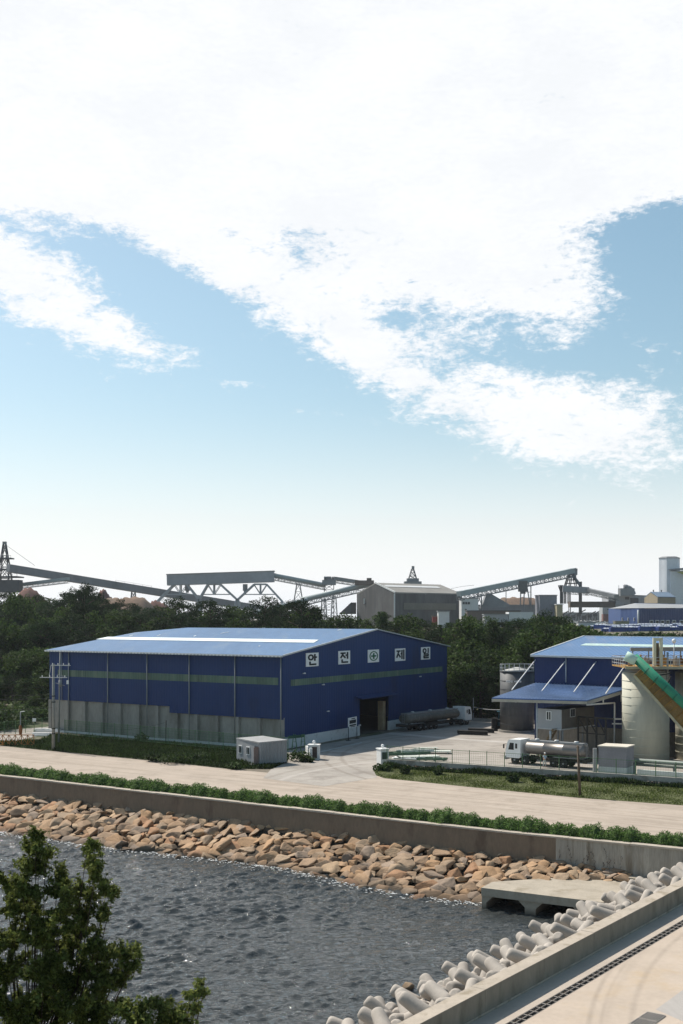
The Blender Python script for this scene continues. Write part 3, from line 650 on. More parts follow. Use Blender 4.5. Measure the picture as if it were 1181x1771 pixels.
# tetrapods
def tetra_mesh():
    dirs = [Vector((0,0,1))]+[Vector((math.cos(a)*.943, math.sin(a)*.943, -.333)) for a in (0, 2.0944, 4.18879)]
    bm = bmesh.new(); n = 20
    mb = MB()
    for d in dirs:
        x = d.orthogonal().normalized(); R = Matrix((x, d.cross(x), d)).transposed()
        mb.lathe((0,0,0), [(.45,.0),(.43,.5),(.36,1.5),(.345,1.72),(.30,1.84),(.19,1.90)], n, True, axis=R)
    me = mb.build('tetrapod', None).data; return me
tm = tetra_mesh(); tm.materials.append(mat('tetrapod_concrete', (.41,.37,.325), .9, 0, .12, .8, bump=.01, bs=6, obj=.1, extra=wet))
bpy.data.objects.remove([o for o in bpy.data.objects if o.data == tm][0])
random.seed(21)
from mathutils import Euler, Quaternion
nt_ = 0
for r, o_ in enumerate([2.45, 4.1, 5.6, 7.0]):
    l = -6+(r % 2)*1.0
    while l < 46:
        p = BP(l+random.uniform(-.15,.15), o_+random.uniform(-.15,.15)); s_, t_ = ST(p)
        if t_ > wall_t(s_)-1.3: break
        z = -.62-.45*(o_-1.75)+random.uniform(-.12,.12)
        px = CX+F*p.x/p.y
        if px > 480 and px < 1290:
            kk = (int(round(l/1.8))+r) % 3
            base = Quaternion((0,0,1), math.atan2(BD.y, BD.x)+[0, math.pi/3, math.pi/2][kk]+random.gauss(0,.16))
            inv = kk != 2
            base = Quaternion((0,0,1), math.atan2(BD.y, BD.x)+[0, math.pi/3, 0][kk]+random.gauss(0,.16))
            if inv: tilt = Quaternion(Vector((BD.x, BD.y, 0)), math.pi+.12+random.gauss(0,.12)); z += .42
            else: tilt = Quaternion(Vector((BN.x, BN.y, 0)), -1.0+random.gauss(0,.12)); z -= .1
            o = bpy.data.objects.new('tetrapod', tm); COL.objects.link(o); o.location = (p.x, p.y, z); o.rotation_mode = 'QUATERNION'; o.rotation_quaternion = tilt @ base; o.rotation_mode = 'XYZ'
            q_ = (tilt @ base).to_euler(); o.rotation_euler = q_; o.scale = (.93,.93,.93)
            rn = ['in the row touching the parapet','in the second row out from the parapet','in the third row out from the parapet','in the outermost row at the water'][r]; fn = 'near the bottom edge' if px < 860 else 'near the culvert and seawall'
            tag(o, 'pale concrete tetrapod %s, %s' % (rn, fn), 'tetrapod', 'tetrapods %s, %s' % (rn, fn)); nt_ += 1
        l += 1.8
print('tetrapods', nt_, 'rocks', len(vis), len(rest))
# ================================================================ THE WORKS
BLUE = (.015,.042,.142)
ribu = (.83,-.557,0); GA = G(497,1296); GD = (V(18.3,205,0)-V(-8,159,0)).normalized()
M_blue_s = mat('blue_cladding_long', BLUE, .55, 0, .08, .25, rib=tuple(U), ribw=.5, ribd=.010, stain=((.018,.027,.07),.55,.75), ss=.12, stretch=(1,1,.4))
M_blue_g = mat('blue_cladding_gable', BLUE, .55, 0, .08, .25, rib=tuple(GD), ribw=.5, ribd=.010, stain=((.018,.027,.07),.55,.75), ss=.12, stretch=(1,1,.4))
M_roofb = mat('blue_roof_sheet', (.075,.16,.30), .5, 0, .12, .15, rib=tuple(U), ribw=.6, ribd=.03, stain=((.13,.20,.30),.5,.75), ss=.35, stretch=(1,.25,.25))
M_green_t = mat('translucent_green_panel', (.10,.16,.12), .45, 0, .3, .35, rib=tuple(U), ribw=.5, ribd=.02, stain=((.16,.21,.15),.5,.65), ss=.9, stretch=(1,1,.1))
M_white_s = mat('white_skylight', (.78,.84,.82), .4, 0, .08, .3)
M_trim = mat('pale_trim', (.55,.56,.56), .5, .2, .1, 1)
M_conc = mat('cast_concrete_grey', (.34,.315,.28), .9, 0, .18, .5, bump=.01, bs=5, stain=((.22,.20,.17),.45,.7), ss=.3, stretch=(1,1,.35))
M_concw = mat('white_painted_plinth', (.66,.67,.66), .8, 0, .08, .6, stain=((.42,.41,.38),.5,.75), ss=.6)
M_pipe = mat('downpipe_grey', (.30,.31,.31), .5, .3, .1, 1)
M_dark = mat('dark_interior', (.02,.02,.018), .9)
M_black = mat('black_rubber', (.022,.022,.022), .8, 0, .15, 3)
M_gfence = mat('green_fence_steel', (.11,.20,.09), .6, .1, .2, 1)
M_white = mat('white_paint', (.84,.84,.82), .45, 0, .05, 1)
M_glass = mat('dark_window_glass', (.02,.025,.03), .12, 0, .1, 1, spec=.6)
M_grey = mat('grey_painted_steel', (.26,.27,.275), .55, .2, .12, .6)
M_rust = mat('rusty_steel', (.26,.115,.035), .85, .1, .35, .8, stain=((.45,.26,.07),.5,.65), ss=1.2)
# ---- big blue warehouse
C0 = V(-7.9,159,0); C1 = V(18.2,204.5,0); C2 = V(-45.4,184.3,0); C3 = C2+(C1-C0)
wh = thing('blue_warehouse', (C0+C3)/2, 'large dark blue warehouse with pale concrete base and five white sign boards', 'warehouse')
EZ, RZ = 12.55, 15.75; gl = (C1-C0).length; gd = (C1-C0).normalized(); ld_ = (C2-C0).normalized(); ll = (C2-C0).length
gn = V(gd.y,-gd.x,0); ln = V(-ld_.y*-1, ld_.x*-1, 0)
if ln.y > 0: ln = -ln
R0 = C0+gd*gl*.5+V(0,0,RZ)
def oG(px, py, off=0): return Wl(px, py, C0+gn*off, C1+gn*off)     # on the gable wall
def oL(px, py, off=0): return Wl(px, py, C0+ln*off, C2+ln*off)     # on the long wall
def gs(p): return (p-C0).dot(gd)
def roofz(s): return EZ+(RZ-EZ)*(1-abs(s-gl/2)/(gl/2))
# gable wall with door opening
dA, dB = gs(oG(622,1275)), gs(oG(672.5,1268)); dz = oG(646,1205).z
pl = 1.45
pl2 = oG(500,1281).z
mb = MB()
def gpoly(pts, th=.2): mb.panel([C0+gd*s+V(0,0,z) for s, z in pts], th)
th = .2
def gslab(pts):
    k = [C0+gd*s+V(0,0,z) for s, z in pts]; n = -gn*th; m_ = len(k)
    mb.add(k+[p+n for p in k], [tuple(range(m_)), tuple(range(m_, 2*m_))]+[(i, (i+1) % m_, m_+(i+1) % m_, m_+i) for i in range(m_)])
gslab([(0,pl),(dA,pl),(dA,roofz(dA)),(0,EZ)])
gslab([(dA,dz),(dB,dz),(dB,roofz(dB)),(gl/2,RZ),(dA,roofz(dA))] if dA < gl/2 < dB else [(dA,dz),(dB,dz),(dB,roofz(dB)),(dA,roofz(dA))])
gslab([(dB,pl),(gl,pl),(gl,EZ)]+([(gl/2,RZ)] if dB < gl/2 else [])+[(dB,roofz(dB))])
mb.build('gable_wall', M_blue_g, wh)
mb = MB()
for a_, b_ in ((0,dA),(dB,gl)): mb.wall(C0+gd*a_+gn*.03, C0+gd*b_+gn*.03, -.1, pl, .3, 1)
mb.build('gable_plinth', M_concw, wh)
# long wall: cladding above, cast panels below with pilasters
lz1 = oL(200,1215).z; lz2 = oL(400,1240).z
def ls(p): return (p-C0).dot(ld_)
kx = ls(oL(293,1235))
mb = MB()
mb.wall(C0, C0+ld_*kx, 3.6 if False else oL(400,1239).z, EZ, .2, -1 if (V(-ld_.y,ld_.x,0).dot(ln) > 0) else 1)
mb.wall(C0+ld_*kx, C2, oL(200,1216).z, EZ, .2, -1 if (V(-ld_.y,ld_.x,0).dot(ln) > 0) else 1)
mb.build('long_wall', M_blue_s, wh)
sd = -1 if (V(-ld_.y,ld_.x,0).dot(ln) > 0) else 1
zA, zB = oL(400,1239).z, oL(200,1216).z
mb = MB(); mb.wall(C0-ln*.25, C0+ld_*kx-ln*.25, -.1, zA+.2, .2, sd); mb.wall(C0+ld_*kx-ln*.25, C2-ln*.25, -.1, zB+.2, .2, sd); mb.build('concrete_base_wall', M_conc, wh)
npil = 12
for i in range(npil+1):
    s_ = .25+(ll-.5)*i/npil; z_ = zA if s_ < kx+.1 else zB
    p = C0+ld_*s_-ln*.02; mb = MB(); mb.box(p+V(0,0,z_/2-.02), (.55,.42,z_-.04), math.atan2(ld_.y,ld_.x)); mb.build('pilaster', M_conc, wh)
mb = MB(); mb.wall(C0+ln*.5, C2+ln*.5, -.1, .28, .4, sd); mb.build('footing_kerb', M_concw, wh)
mb = MB(); mb.wall(C0-ln*22, C0-ln*22, 0, 0, .1) if False else None
# back walls
mb = MB()
n1 = Wl(234,1095,C2,C3); 
def back_pts():
    # the far gable is clipped back: knee on the left slope, then the ridge
    sk = 0
    return None
B1 = C3; mb.wall(C1, C3, 0, EZ, .2, 1); mb.build('rear_wall', M_blue_s, wh)
# roof: left slope carries a clipped far corner
def onroof(px, py):   # intersect sight line with the left slope plane
    n = (R0-(C0+V(0,0,EZ))).cross(ld_).normalized(); d = V((px-CX)/F,1,-(py-HY)/F); o = V(0,0,CH); p0 = C0+V(0,0,EZ)
    return o+d*((p0-o).dot(n)/d.dot(n))
K1 = onroof(234,1095); ov = .5
E0 = C0+V(0,0,EZ)+gn*.35-gd*ov+V(0,0,-.06); E1 = C2+V(0,0,EZ)-gn*.35-gd*ov+V(0,0,-.06)
Rn = R0+gn*.35; Rf_s = max(1, (onroof(333,1088)-C0).dot(ld_)); Rf = C0+gd*gl*.5+ld_*(ll+.3)+V(0,0,RZ)
K2 = C0+gd*gl*.5+ld_*Rf_s+V(0,0,RZ)
up = V(0,0,.12)
mb = MB()
ks = (K1-C0).dot(gd)/(gl/2)
lo_ = [E0, E1, K1, K2, Rn]; lo_ = [p+V(0,0,.02) for p in lo_]
mb.add(lo_+[p+up for p in lo_], [(0,1,2,3,4),(5,6,7,8,9)]+[(i,(i+1)%5,5+(i+1)%5,5+i) for i in range(5)])
F1 = C1+V(0,0,EZ)+gn*.35+gd*ov; F2 = C1+ld_*Rf_s*1.0+V(0,0,EZ)+gd*ov
lo_ = [Rn, K2, F2, F1]; lo_ = [p+V(0,0,.02) for p in lo_]
mb.add(lo_+[p+up for p in lo_], [(0,1,2,3),(4,5,6,7)]+[(i,(i+1)%4,4+(i+1)%4,4+i) for i in range(4)])
roof = mb.build('roof', M_roofb, wh)
mb = MB(); fa = C2+V(0,0,0); 
for a_, b_ in ((C2, V(K1.x,K1.y,0)), (V(K1.x,K1.y,0), V(K2.x,K2.y,0)), (V(K2.x,K2.y,0), V(F2.x,F2.y,0))):
    za = EZ if a_ is C2 else (K1.z if (a_-V(K1.x,K1.y,0)).length < .01 else K2.z); zb = K1.z if (b_-V(K1.x,K1.y,0)).length < .01 else (K2.z if (b_-V(K2.x,K2.y,0)).length < .01 else EZ)
    mb.wall(a_, b_, 0, (za-.1, zb-.1), .2, -1)
mb.build('far_wall', M_blue_g, wh)
# skylight strip, roof seams, eave gutter, rake trim
def rs(u_, w_): return C0+gd*(gl/2*u_)+ld_*(ll*w_)+V(0,0,lerp(EZ,RZ,u_)+.17)
ua = (onroof(560,1110)-C0).dot(gd)/(gl/2)
def uof(px, py): q = onroof(px, py); return (q-C0).dot(gd)/(gl/2), (q-C0).dot(ld_)/ll
u0, w0 = uof(550,1114); u1, w1 = uof(180,1106); u2, w2 = uof(560,1109)
mb = MB(); mb.panel([rs(u0,w0), rs(u2,w2), rs(u2,w1), rs(u0,w1)], .03); mb.build('skylight_strip', M_white_s, roof)
mb = MB()
for (a_, b_) in (((452,1091),(466,1089.5)),((381,1100),(396,1097.5)),((598,1092.5),(606,1090.5)),((210,1106),(216,1104.5)),((262,1105),(268,1103.5)),((447,1121),(450,1120)),((330,1105.5),(334,1104))):
    q1 = uof(*a_); q2 = uof(*b_); mb.beam(rs(*q1), rs(*q2), .18, .03)
mb.build('flashing', M_white_s, roof)
mb = MB(); mb.beam(E0+V(0,0,.0)-gd*.12, E1-gd*.12+V(0,0,0), .28, .22); mb.build('gutter', M_trim, wh)
mb = MB()
for i in range(72): q = lerp(E0, E1, (i+.5)/72); mb.box(q-gd*.28+V(0,0,-.03), (.28,.05,.16), math.atan2(ld_.y,ld_.x))
mb.beam(E0-gd*.262+V(0,0,.06), E1-gd*.262+V(0,0,.06), .05, .04); mb.build('gutter_strip', M_white, wh)
mb = MB(); mb.beam(E0+V(0,0,.1)+gn*.04, Rn+V(0,0,.1)+gn*.04, .12, .22); mb.beam(Rn+V(0,0,.1)+gn*.04, F1+V(0,0,.1)+gn*.04, .10, .12); mb.build('rake_trim', M_trim, wh)
for px in (118.5,186,254,327,406,485.5):
    a_ = oL(px, 1130, .16); zt = EZ-.1; mb = MB(); q = V(a_.x,a_.y,0)
    mb.tube(q+V(0,0,.3), q+V(0,0,zt), .085, 6); mb.build('downpipe', M_pipe, wh)
a_ = oL(107,1130,.1); mb = MB(); mb.tube(V(a_.x,a_.y,zB), V(a_.x,a_.y,EZ-.1), .05, 5); mb.build('downpipe', M_pipe, wh)
# translucent bands
mb = MB(); p1 = oL(100,1158.5,.03); p2 = oL(481,1172,.03)
q = [oL(100,1158.5,.03), oL(100,1168.5,.03)]; zt_, zb_ = oL(300,1165.5,.03).z, oL(300,1177.5,.03).z
mb.wall(p1, p2, zb_, zt_, .04, 1); mb.build('window_band', M_green_t, wh)
zt_, zb_ = oG(634,1164,.03).z, oG(634,1174,.03).z
mb = MB(); mb.wall(oG(503,1180,.03), oG(765,1157,.03), zb_, zt_, .04, 1); mb.build('window_band', mat('translucent_green_gable', (.10,.16,.12), .45, 0, .35, .35, rib=tuple(GD), ribw=.5, ribd=.02, stain=((.17,.22,.16),.5,.65), ss=.9, stretch=(1,1,.1)), wh)
mb = MB(); q1 = C0+gd*(dA-1.6)+V(0,0,dz+.1); q2 = C0+gd*(dB+1.0)+V(0,0,dz+.1)
mb.panel([q1+V(0,0,.35)+gn*.02, q2+V(0,0,.35)+gn*.02, q2+gn*1.3, q1+gn*1.3], .1); mb.build('door_canopy', M_blue_g, wh)
mb = MB(); mb.prism([C0+gd*.3-gn*.3, C1-gd*.3-gn*.3, C3-gd*.3+gn*.4, C2+gd*.3+gn*.4], -.05, .03); mb.build('floor_slab', mat('shed_floor', (.10,.095,.085), .9), wh)
mb = MB(); mb.box(C0+gd*(dB-.55)-gn*1.0+V(0,0,2.3), (.9,.9,4.5), math.atan2(gd.y,gd.x)); tag(mb.build('inner_pillar', mat('ochre_pillar', (.36,.27,.17), .9, 0, .25, .8), wh), 'ochre pillar just inside the doorway')
for (x, y) in ((524,1164.5),(557,1184),(725,1170),(565.5,1230),(620,1254)):
    q = oG(x,y,.05); mb = MB(); mb.box(q+gn*.2, (.3,.3,.12), math.atan2(gd.y,gd.x)); mb.tube(q, q+gn*.35+V(0,0,.1), .04, 5); mb.build('wall_lamp', M_white, wh)
# sign boards with lettering, kept as parts of the wall
M_ink = mat('black_lettering', (.018,.018,.018), .6); M_inkg = mat('green_lettering', (.02,.13,.05), .6)
def stroke(mb, B, p, q, w):
    o_, ex, ez, sx, sz = B; nn = ex.cross(ez); dx, dz_ = q[0]-p[0], q[1]-p[1]; L_ = math.hypot(dx, dz_); px_, pz_ = -dz_/L_*w/2, dx/L_*w/2
    c = [(p[0]-px_,p[1]-pz_),(q[0]-px_,q[1]-pz_),(q[0]+px_,q[1]+pz_),(p[0]+px_,p[1]+pz_)]
    mb.hexa([o_+ex*(a*sx)+ez*(b*sz)-nn*dd for dd in (-.02,.03) for a, b in c])
def ring(mb, B, c, r, w, n=28):
    o_, ex, ez, sx, sz = B; nn = ex.cross(ez)
    for i in range(n):
        t0, t1 = 2*math.pi*i/n, 2*math.pi*(i+1)/n; P_ = []
        for dd in (-.02,.03):
            for (t, rr) in ((t0,r-w/2),(t0,r+w/2),(t1,r+w/2),(t1,r-w/2)): P_.append(o_+ex*((c[0]+rr*math.cos(t))*sx)+ez*((c[1]+rr*math.sin(t))*sz)-nn*dd)
        mb.hexa(P_)
GL = {
 'an': ([((7,3.9),(7,9.6)),((7,6.9),(8.9,6.9)),((2.6,.8),(2.6,3.5)),((2.2,1.0),(8.3,1.0))], [((3.4,6.9),1.95)]),
 'jeon': ([((1.1,8.7),(6.0,8.7)),((3.7,8.5),(1.2,4.6)),((3.3,7.0),(5.9,4.6)),((7.9,3.7),(7.9,9.6)),((6.0,6.9),(7.9,6.9)),((2.6,.8),(2.6,3.5)),((2.2,1.0),(8.4,1.0))], []),
 'je': ([((.7,8.4),(5.0,8.4)),((3.0,8.2),(.8,2.4)),((2.6,5.8),(4.9,2.6)),((6.6,1.0),(6.6,9.3)),((5.2,5.9),(6.6,5.9)),((8.7,.5),(8.7,9.6))], []),
 'il': ([((7.8,5.2),(7.8,9.7)),((2.1,4.3),(8.3,4.3)),((7.9,4.3),(7.9,2.6)),((2.1,2.65),(8.3,2.65)),((2.5,2.6),(2.5,1.0)),((2.1,.95),(8.6,.95))], [((3.3,7.3),1.75)]),
 'cross': None}
for k, (x0, x1, yt, yb) in {'an':(529.5,551,1129,1152.5),'jeon':(585.5,605.5,1125.5,1148.5),'cross':(636.5,655.5,1123.5,1145.5),'je':(683.5,701,1121.5,1143),'il':(728.5,744,1119,1140.5)}.items():
    q0 = oG(x0, (yt+yb)/2, .08); q1 = oG(x1, (yt+yb)/2, .08); zt, zb = oG((x0+x1)/2, yt, .08).z, oG((x0+x1)/2, yb, .08).z
    w = (q1-q0).length; hgt = zt-zb; bd = MB(); bd.wall(V(q0.x,q0.y,0), V(q1.x,q1.y,0), zb, zt, .1, 1); b_ = bd.build('sign_board', M_white, wh)
    ex = gd; ez = V(0,0,1); m0 = .06
    B = (V(q0.x,q0.y,zb)+ex*w*m0+ez*hgt*m0+gn*.03, ex, ez, w*(1-2*m0)/10, hgt*(1-2*m0)/10); mb = MB()
    if k == 'cross':
        ring(mb, B, (5,5), 3.9, .75, 36); stroke(mb, B, (5,2.4), (5,7.6), 1.3); stroke(mb, B, (2.4,5), (7.6,5), 1.3); mb.build('emblem', M_inkg, b_)
    else:
        for p, q in GL[k][0]: stroke(mb, B, p, q, 1.35)
        for c, r in GL[k][1]: ring(mb, B, c, r, 1.25)
        mb.build('lettering', M_ink, b_)
# notice board on two legs
nb = thing('notice_board', G(609.5,1280), 'small white notice board on two legs before the doorway', 'notice board')
a_ = G(602.5,1281); b_ = G(617,1277.5); mb = MB()
zz0, zz1 = 1.75, 3.25
for q in (a_, b_): mb = MB(); mb.tube(q, q+V(0,0,2.0), .05, 6); mb.box(q+V(0,0,.04), (.6,.5,.08), .8); mb.build('leg', M_black, nb)
mb = MB(); mb.wall(a_, b_, zz0, zz1, .08, 1); bb = mb.build('board', M_white, nb)
mb = MB(); dd_ = (b_-a_).normalized(); nn_ = V(dd_.y,-dd_.x,0); w = (b_-a_).length
for (x0, x1, z_, t_) in ((.35,.8,3.05,.13),(.12,.88,2.62,.5),(.12,.9,2.12,.2),(.25,.8,1.9,.09)): mb.beam(a_+dd_*w*x0+nn_*.02+V(0,0,z_), a_+dd_*w*x1+nn_*.02+V(0,0,z_), t_, .03, up=nn_)
mb.build('lettering', M_ink, bb)
# ---- grey cabin (container office)
cA, cB, cC = G(409,1317), G(450,1325.5), G(496,1320.5)
cb = thing('container_cabin', (cA+cC)/2, 'grey site cabin with two windows and an open door on the road edge', 'cabin')
cB = V(cB.x,cB.y,0); cD = cA+(cC-cB)
M_cab = mat('cabin_grey', (.27,.275,.285), .6, .1, .1, .6, rib=tuple((cC-cB)), ribw=.42, ribd=.05)
M_cab2 = mat('cabin_grey_flat', (.33,.335,.345), .6, .1, .1, .6)
hz_ = 2.75
fdir = (cB-cA).normalized(); fl = (cB-cA).length; fn = V(fdir.y,-fdir.x,0)
mb = MB()
x0, x1 = .76, .93
mb.wall(cA, cA+fdir*fl*x0, .18, hz_, .1, 1); mb.wall(cA+fdir*fl*x1, cB, .18, hz_, .1, 1); mb.wall(cA+fdir*fl*x0, cA+fdir*fl*x1, 2.3, hz_, .1, 1); mb.build('front_wall', M_cab2, cb)
mb = MB(); mb.wall(cB+fn*0, cC, .18, hz_, .1, 1); mb.wall(cC, cD, .18, hz_, .1, 1); mb.wall(cD, cA, .18, hz_, .1, 1); mb.build('side_wall', M_cab, cb)
mb = MB(); mb.prism([cA-fdir*.12, cB+fn*.12, cC+V(.1,0,0), cD+V(0,.1,0)], hz_, hz_+.14); mb.build('roof', mat('cabin_roof', (.33,.33,.33), .7, 0, .12, .5), cb)
mb = MB(); mb.prism([cA, cB, cC, cD], .05, .19); mb.build('floor', M_dark, cb)
for t_ in (.17,.5):
    q = cA+fdir*fl*t_+V(0,0,1.6)+fn*.02; mb = MB(); mb.box(q, (.8,.1,1.0), math.atan2(fdir.y,fdir.x)); w_ = mb.build('window', M_white, cb)
    mb = MB(); 
    for s_ in (-.17,.2): mb.box(q+fdir*s_+fn*.05, (.27 if s_ < 0 else .3,.03,.82), math.atan2(fdir.y,fdir.x))
    mb.build('pane', M_glass, w_)
q = cA+fdir*fl*.93+fn*.3; mb = MB(); mb.box(q+V(0,0,1.22), (.05,.7,2.05), math.atan2(fdir.y,fdir.x)); mb.build('door', mat('cabin_door', (.24,.17,.15), .6), cb)
mb = MB(); q = cA+fdir*fl*.8+fn*.4; mb.box(q+V(0,0,.1), (1.2,.6,.16), math.atan2(fdir.y,fdir.x)); mb.build('step', M_grey, cb)
# ---- gateposts
def gatepost(c, w, d, h, rz, label, opening, lamp=True):
    t = thing('gatepost', c, label, 'gatepost'); mb = MB(); R = Matrix.Rotation(rz, 3, 'Z')
    mb.box(c+V(0,0,h/2), (w,d,h), rz); mb.build('pillar', M_concw, t)
    mb = MB(); mb.box(c+V(0,0,h+.06), (w+.16,d+.16,.12), rz); mb.build('cap', M_concw, t)
    mb = MB(); k = opening; q = c+R@V(k[0],-d/2-.012,k[1]); mb.box(q, (k[2],.03,k[3]), rz); tag(mb.build('panel', k[4], t))
    if lamp:
        mb = MB(); mb.tube(c+V(0,0,h+.12), c+V(0,0,h+.24), .07, 8); mb.lathe(c+V(0,0,h+.42), [(.02,-.2),(.15,-.14),(.21,0),(.15,.14),(.02,.2)], 14); mb.build('lamp_globe', M_white, t)
    return t
gatepost(G(543,1313), 1.35, 1.1, 1.75, -.15, 'white left gatepost with brown recess and round lamp', (.15,.9,.65,1.4,mat('gate_recess', (.08,.06,.055))))
gatepost(G(659,1325)+V(.2,.6,0), 1.0, 1.4, 1.95, .35, 'white right gatepost with green name plate and round lamp', (0,1.25,.7,.85,mat('green_plate', (.045,.07,.05))))
mb = MB(); mb.wall(G(528,1310), G(536,1315), 0, 1.5, .3, 1); tag(own_origin(mb.build('gate_stub_wall', M_concw), G(532,1313)), 'short pale stub wall against the left gatepost', 'wall')
mb = MB(); q1, q2 = G(551,1302), G(626,1285); mb.wall(q1, q2, 0, .10, .12, 1); tag(own_origin(mb.build('gate_rail', M_trim), q1), 'thin pale gate rail crossing the shaded pavement', 'rail')
# green trestle stands beside the gatepost
for i, x in enumerate((509,524)):
    q = G(x,1298); mb = MB(); 
    for s_ in (-.35,.35): mb.beam(q+V(s_,-.3,0), q+V(s_*.3,0,2.2), .07); mb.beam(q+V(s_,.5,0), q+V(s_*.3,0,2.2), .07)
    for z_ in (.6,1.2,1.8): mb.beam(q+V(-.36+z_*.1,-.2,z_), q+V(.36-z_*.1,-.2,z_), .05)
    tag(own_origin(mb.build('trestle', M_gfence), q), ['green steel trestle nearer the grey cabin','green steel trestle nearer the left gatepost'][i], 'trestle')
mb = MB(); mb.wall(G(499,1300), G(527,1297), 1.7, 2.1, .05, 1); tag(own_origin(mb.build('tarpaulin', mat('green_net', (.03,.09,.06), .8)), G(510,1300)), 'dark green netting hung above the trestles', 'netting')
# ---- fences
def fence(name, pts, spacing, h, base_h, m, label, wires=True, z0=0.0, dens=.14, group=None, wr=.012):
    t = thing(name, pts[0], label, 'fence', group); posts = []
    tot = [0]
    for a, b in zip(pts, pts[1:]): tot.append(tot[-1]+(b-a).length)
    def at(s):
        for i in range(len(pts)-1):
            if s <= tot[i+1]: return lerp(pts[i], pts[i+1], (s-tot[i])/(tot[i+1]-tot[i]))
        return pts[-1]
    n = int(tot[-1]/spacing)
    for i in range(n+1):
        q = at(i*tot[-1]/n); mb = MB(); mb.box(q+V(0,0,z0+base_h+h/2+.05), (.075,.075,h+.1)); mb.build('post', m, t)
    for z_ in (h, .12):
        mb = MB()
        for i in range(n):
            a, b = at(i*tot[-1]/n), at((i+1)*tot[-1]/n); mb.beam(a+V(0,0,z0+base_h+z_), b+V(0,0,z0+base_h+z_), .04)
        mb.build('rail', m, t)
    if wires:
        mb = MB()
        for i in range(n):
            a, b = at(i*tot[-1]/n), at((i+1)*tot[-1]/n); L_ = (b-a).length; k = int(L_/dens)
            for j in range(1, k): q = lerp(a, b, j/k); mb.beam(q+V(0,0,z0+base_h+.1), q+V(0,0,z0+base_h+h), wr)
            for j in range(1, 6): mb.beam(a+V(0,0,z0+base_h+h*j/6), b+V(0,0,z0+base_h+h*j/6), wr)
        mb.build('mesh_panel', m, t)
    return t
fr = [G(668,1327), G(780,1335), G(1005,1350), G(1181,1362), G(1181,1362)+U*14]
f1 = fence('mesh_fence', [p+V(0,0,.0)+NB*.15 for p in fr], 2.05, 1.55, .95, M_gfence, 'green post fence on the low wall between road and concrete yard', wires=True, dens=.25, wr=.008)
rw = thing('boundary_wall', fr[0], 'low wall of rubble with a concrete cap under the green fence', 'wall')
mb = MB()
for a, b in zip(fr, fr[1:]): mb.wall(a, b, .48, .98, .32, 1)
mb.build('cap', mat('grimy_cap_concrete', (.38,.35,.31), .9, 0, .2, .7, bump=.01, bs=5, stain=((.24,.21,.18),.5,.65), ss=.5), rw)
mb = MB()
for a, b in zip(fr, fr[1:]): mb.wall(a+NB*.1, b+NB*.1, -.1, .48, .2, 1)
mb.build('backing', M_conc, rw)
st = bmesh.new(); random.seed(33)
tot = (fr[-1]-fr[0]).length; i = 0; x = 0
while x < 62:
    w = random.uniform(.25,.55)
    for zz in (.14,.36):
        q = fr[0]; rem = x
        for a, b in zip(fr, fr[1:]):
            L_ = (b-a).length
            if rem <= L_: q = lerp(a, b, rem/L_); break
            rem -= L_
        else: q = fr[-1]
        k = len(st.verts); st.from_mesh(random.choice(RM)); st.verts.ensure_lookup_table()
        X_ = Matrix.Translation(q+V(0,0,zz)-NB*.02) @ Matrix.Rotation(math.atan2(U.y,U.x), 4, 'Z') @ Matrix.Rotation(random.uniform(-.4,.4), 4, 'Y') @ Matrix.Diagonal((w*.65, .26, random.uniform(.13,.2), 1))
        for v_ in st.verts[k:]: v_.co = X_ @ v_.co - Vector(fr[0])
    x += w*.95
me = bpy.data.meshes.new('rubble_face'); st.to_mesh(me); st.free(); me.materials.append(mat('grey_rubble_stone', (.2,.16,.12), .95, 0, .3, 2, island_cols=[(.30,.25,.19),(.17,.14,.11),(.36,.30,.24),(.12,.11,.08),(.28,.19,.12),(.4,.36,.31)]))
o = bpy.data.objects.new('rubble_face', me); COL.objects.link(o); o.parent = rw
blades('weeds', [(p.x,p.y) for p in [a-NB*.75 for a in fr]]+[(p.x,p.y) for p in [a-NB*.1 for a in fr][::-1]], 5000, .5, M_bush, 'dark weeds growing along the rubble wall')
fl_ = [G(112,1274), G(300,1291), G(398,1301), G(498,1309)]
fence('mesh_fence', fl_, 2.6, 2.2, .25, M_gfence, 'green mesh fence in front of the concrete base of the warehouse', wires=True, dens=.16, wr=.02)
fence('mesh_fence', [G(-40,1272), G(16,1271), G(52,1267), G(86,1262)], 1.9, 1.9, .05, M_gfence, 'green mesh fence left of the utility poles with a small white sign', wires=True, dens=.2, wr=.014)
mb = MB(); q = G(60,1266)+V(0,-.3,1.9); mb.box(q, (.55,.04,.5)); tag(own_origin(mb.build('small_sign', M_white), q), 'small white plate hung on the left green fence', 'sign')
mb = MB(); qa, qb = G(30,1268), G(92,1280); sheet('path', [G(22,1262), G(92,1256), G(92,1266), G(60,1274), G(24,1282), G(-30,1286), G(-30,1268)], .012, M_yard, 'pale paved patch behind the orange barrier')
for i, (x, y, w, s_) in enumerate([(80,1266,4.2,1.0),(74,1273,3.2,.6)]):
    q = G(x,y); mb = MB()
    for k in range(3): mb.box(q+V(random.uniform(-.2,.2),k*.25,.1+.16*k), (w,.5,.12), -.2)
    tag(own_origin(mb.build('plank_pile', M_concw), q), ['upper stack of pale planks left of the utility pole','lower stack of pale planks left of the utility pole'][i], 'planks')
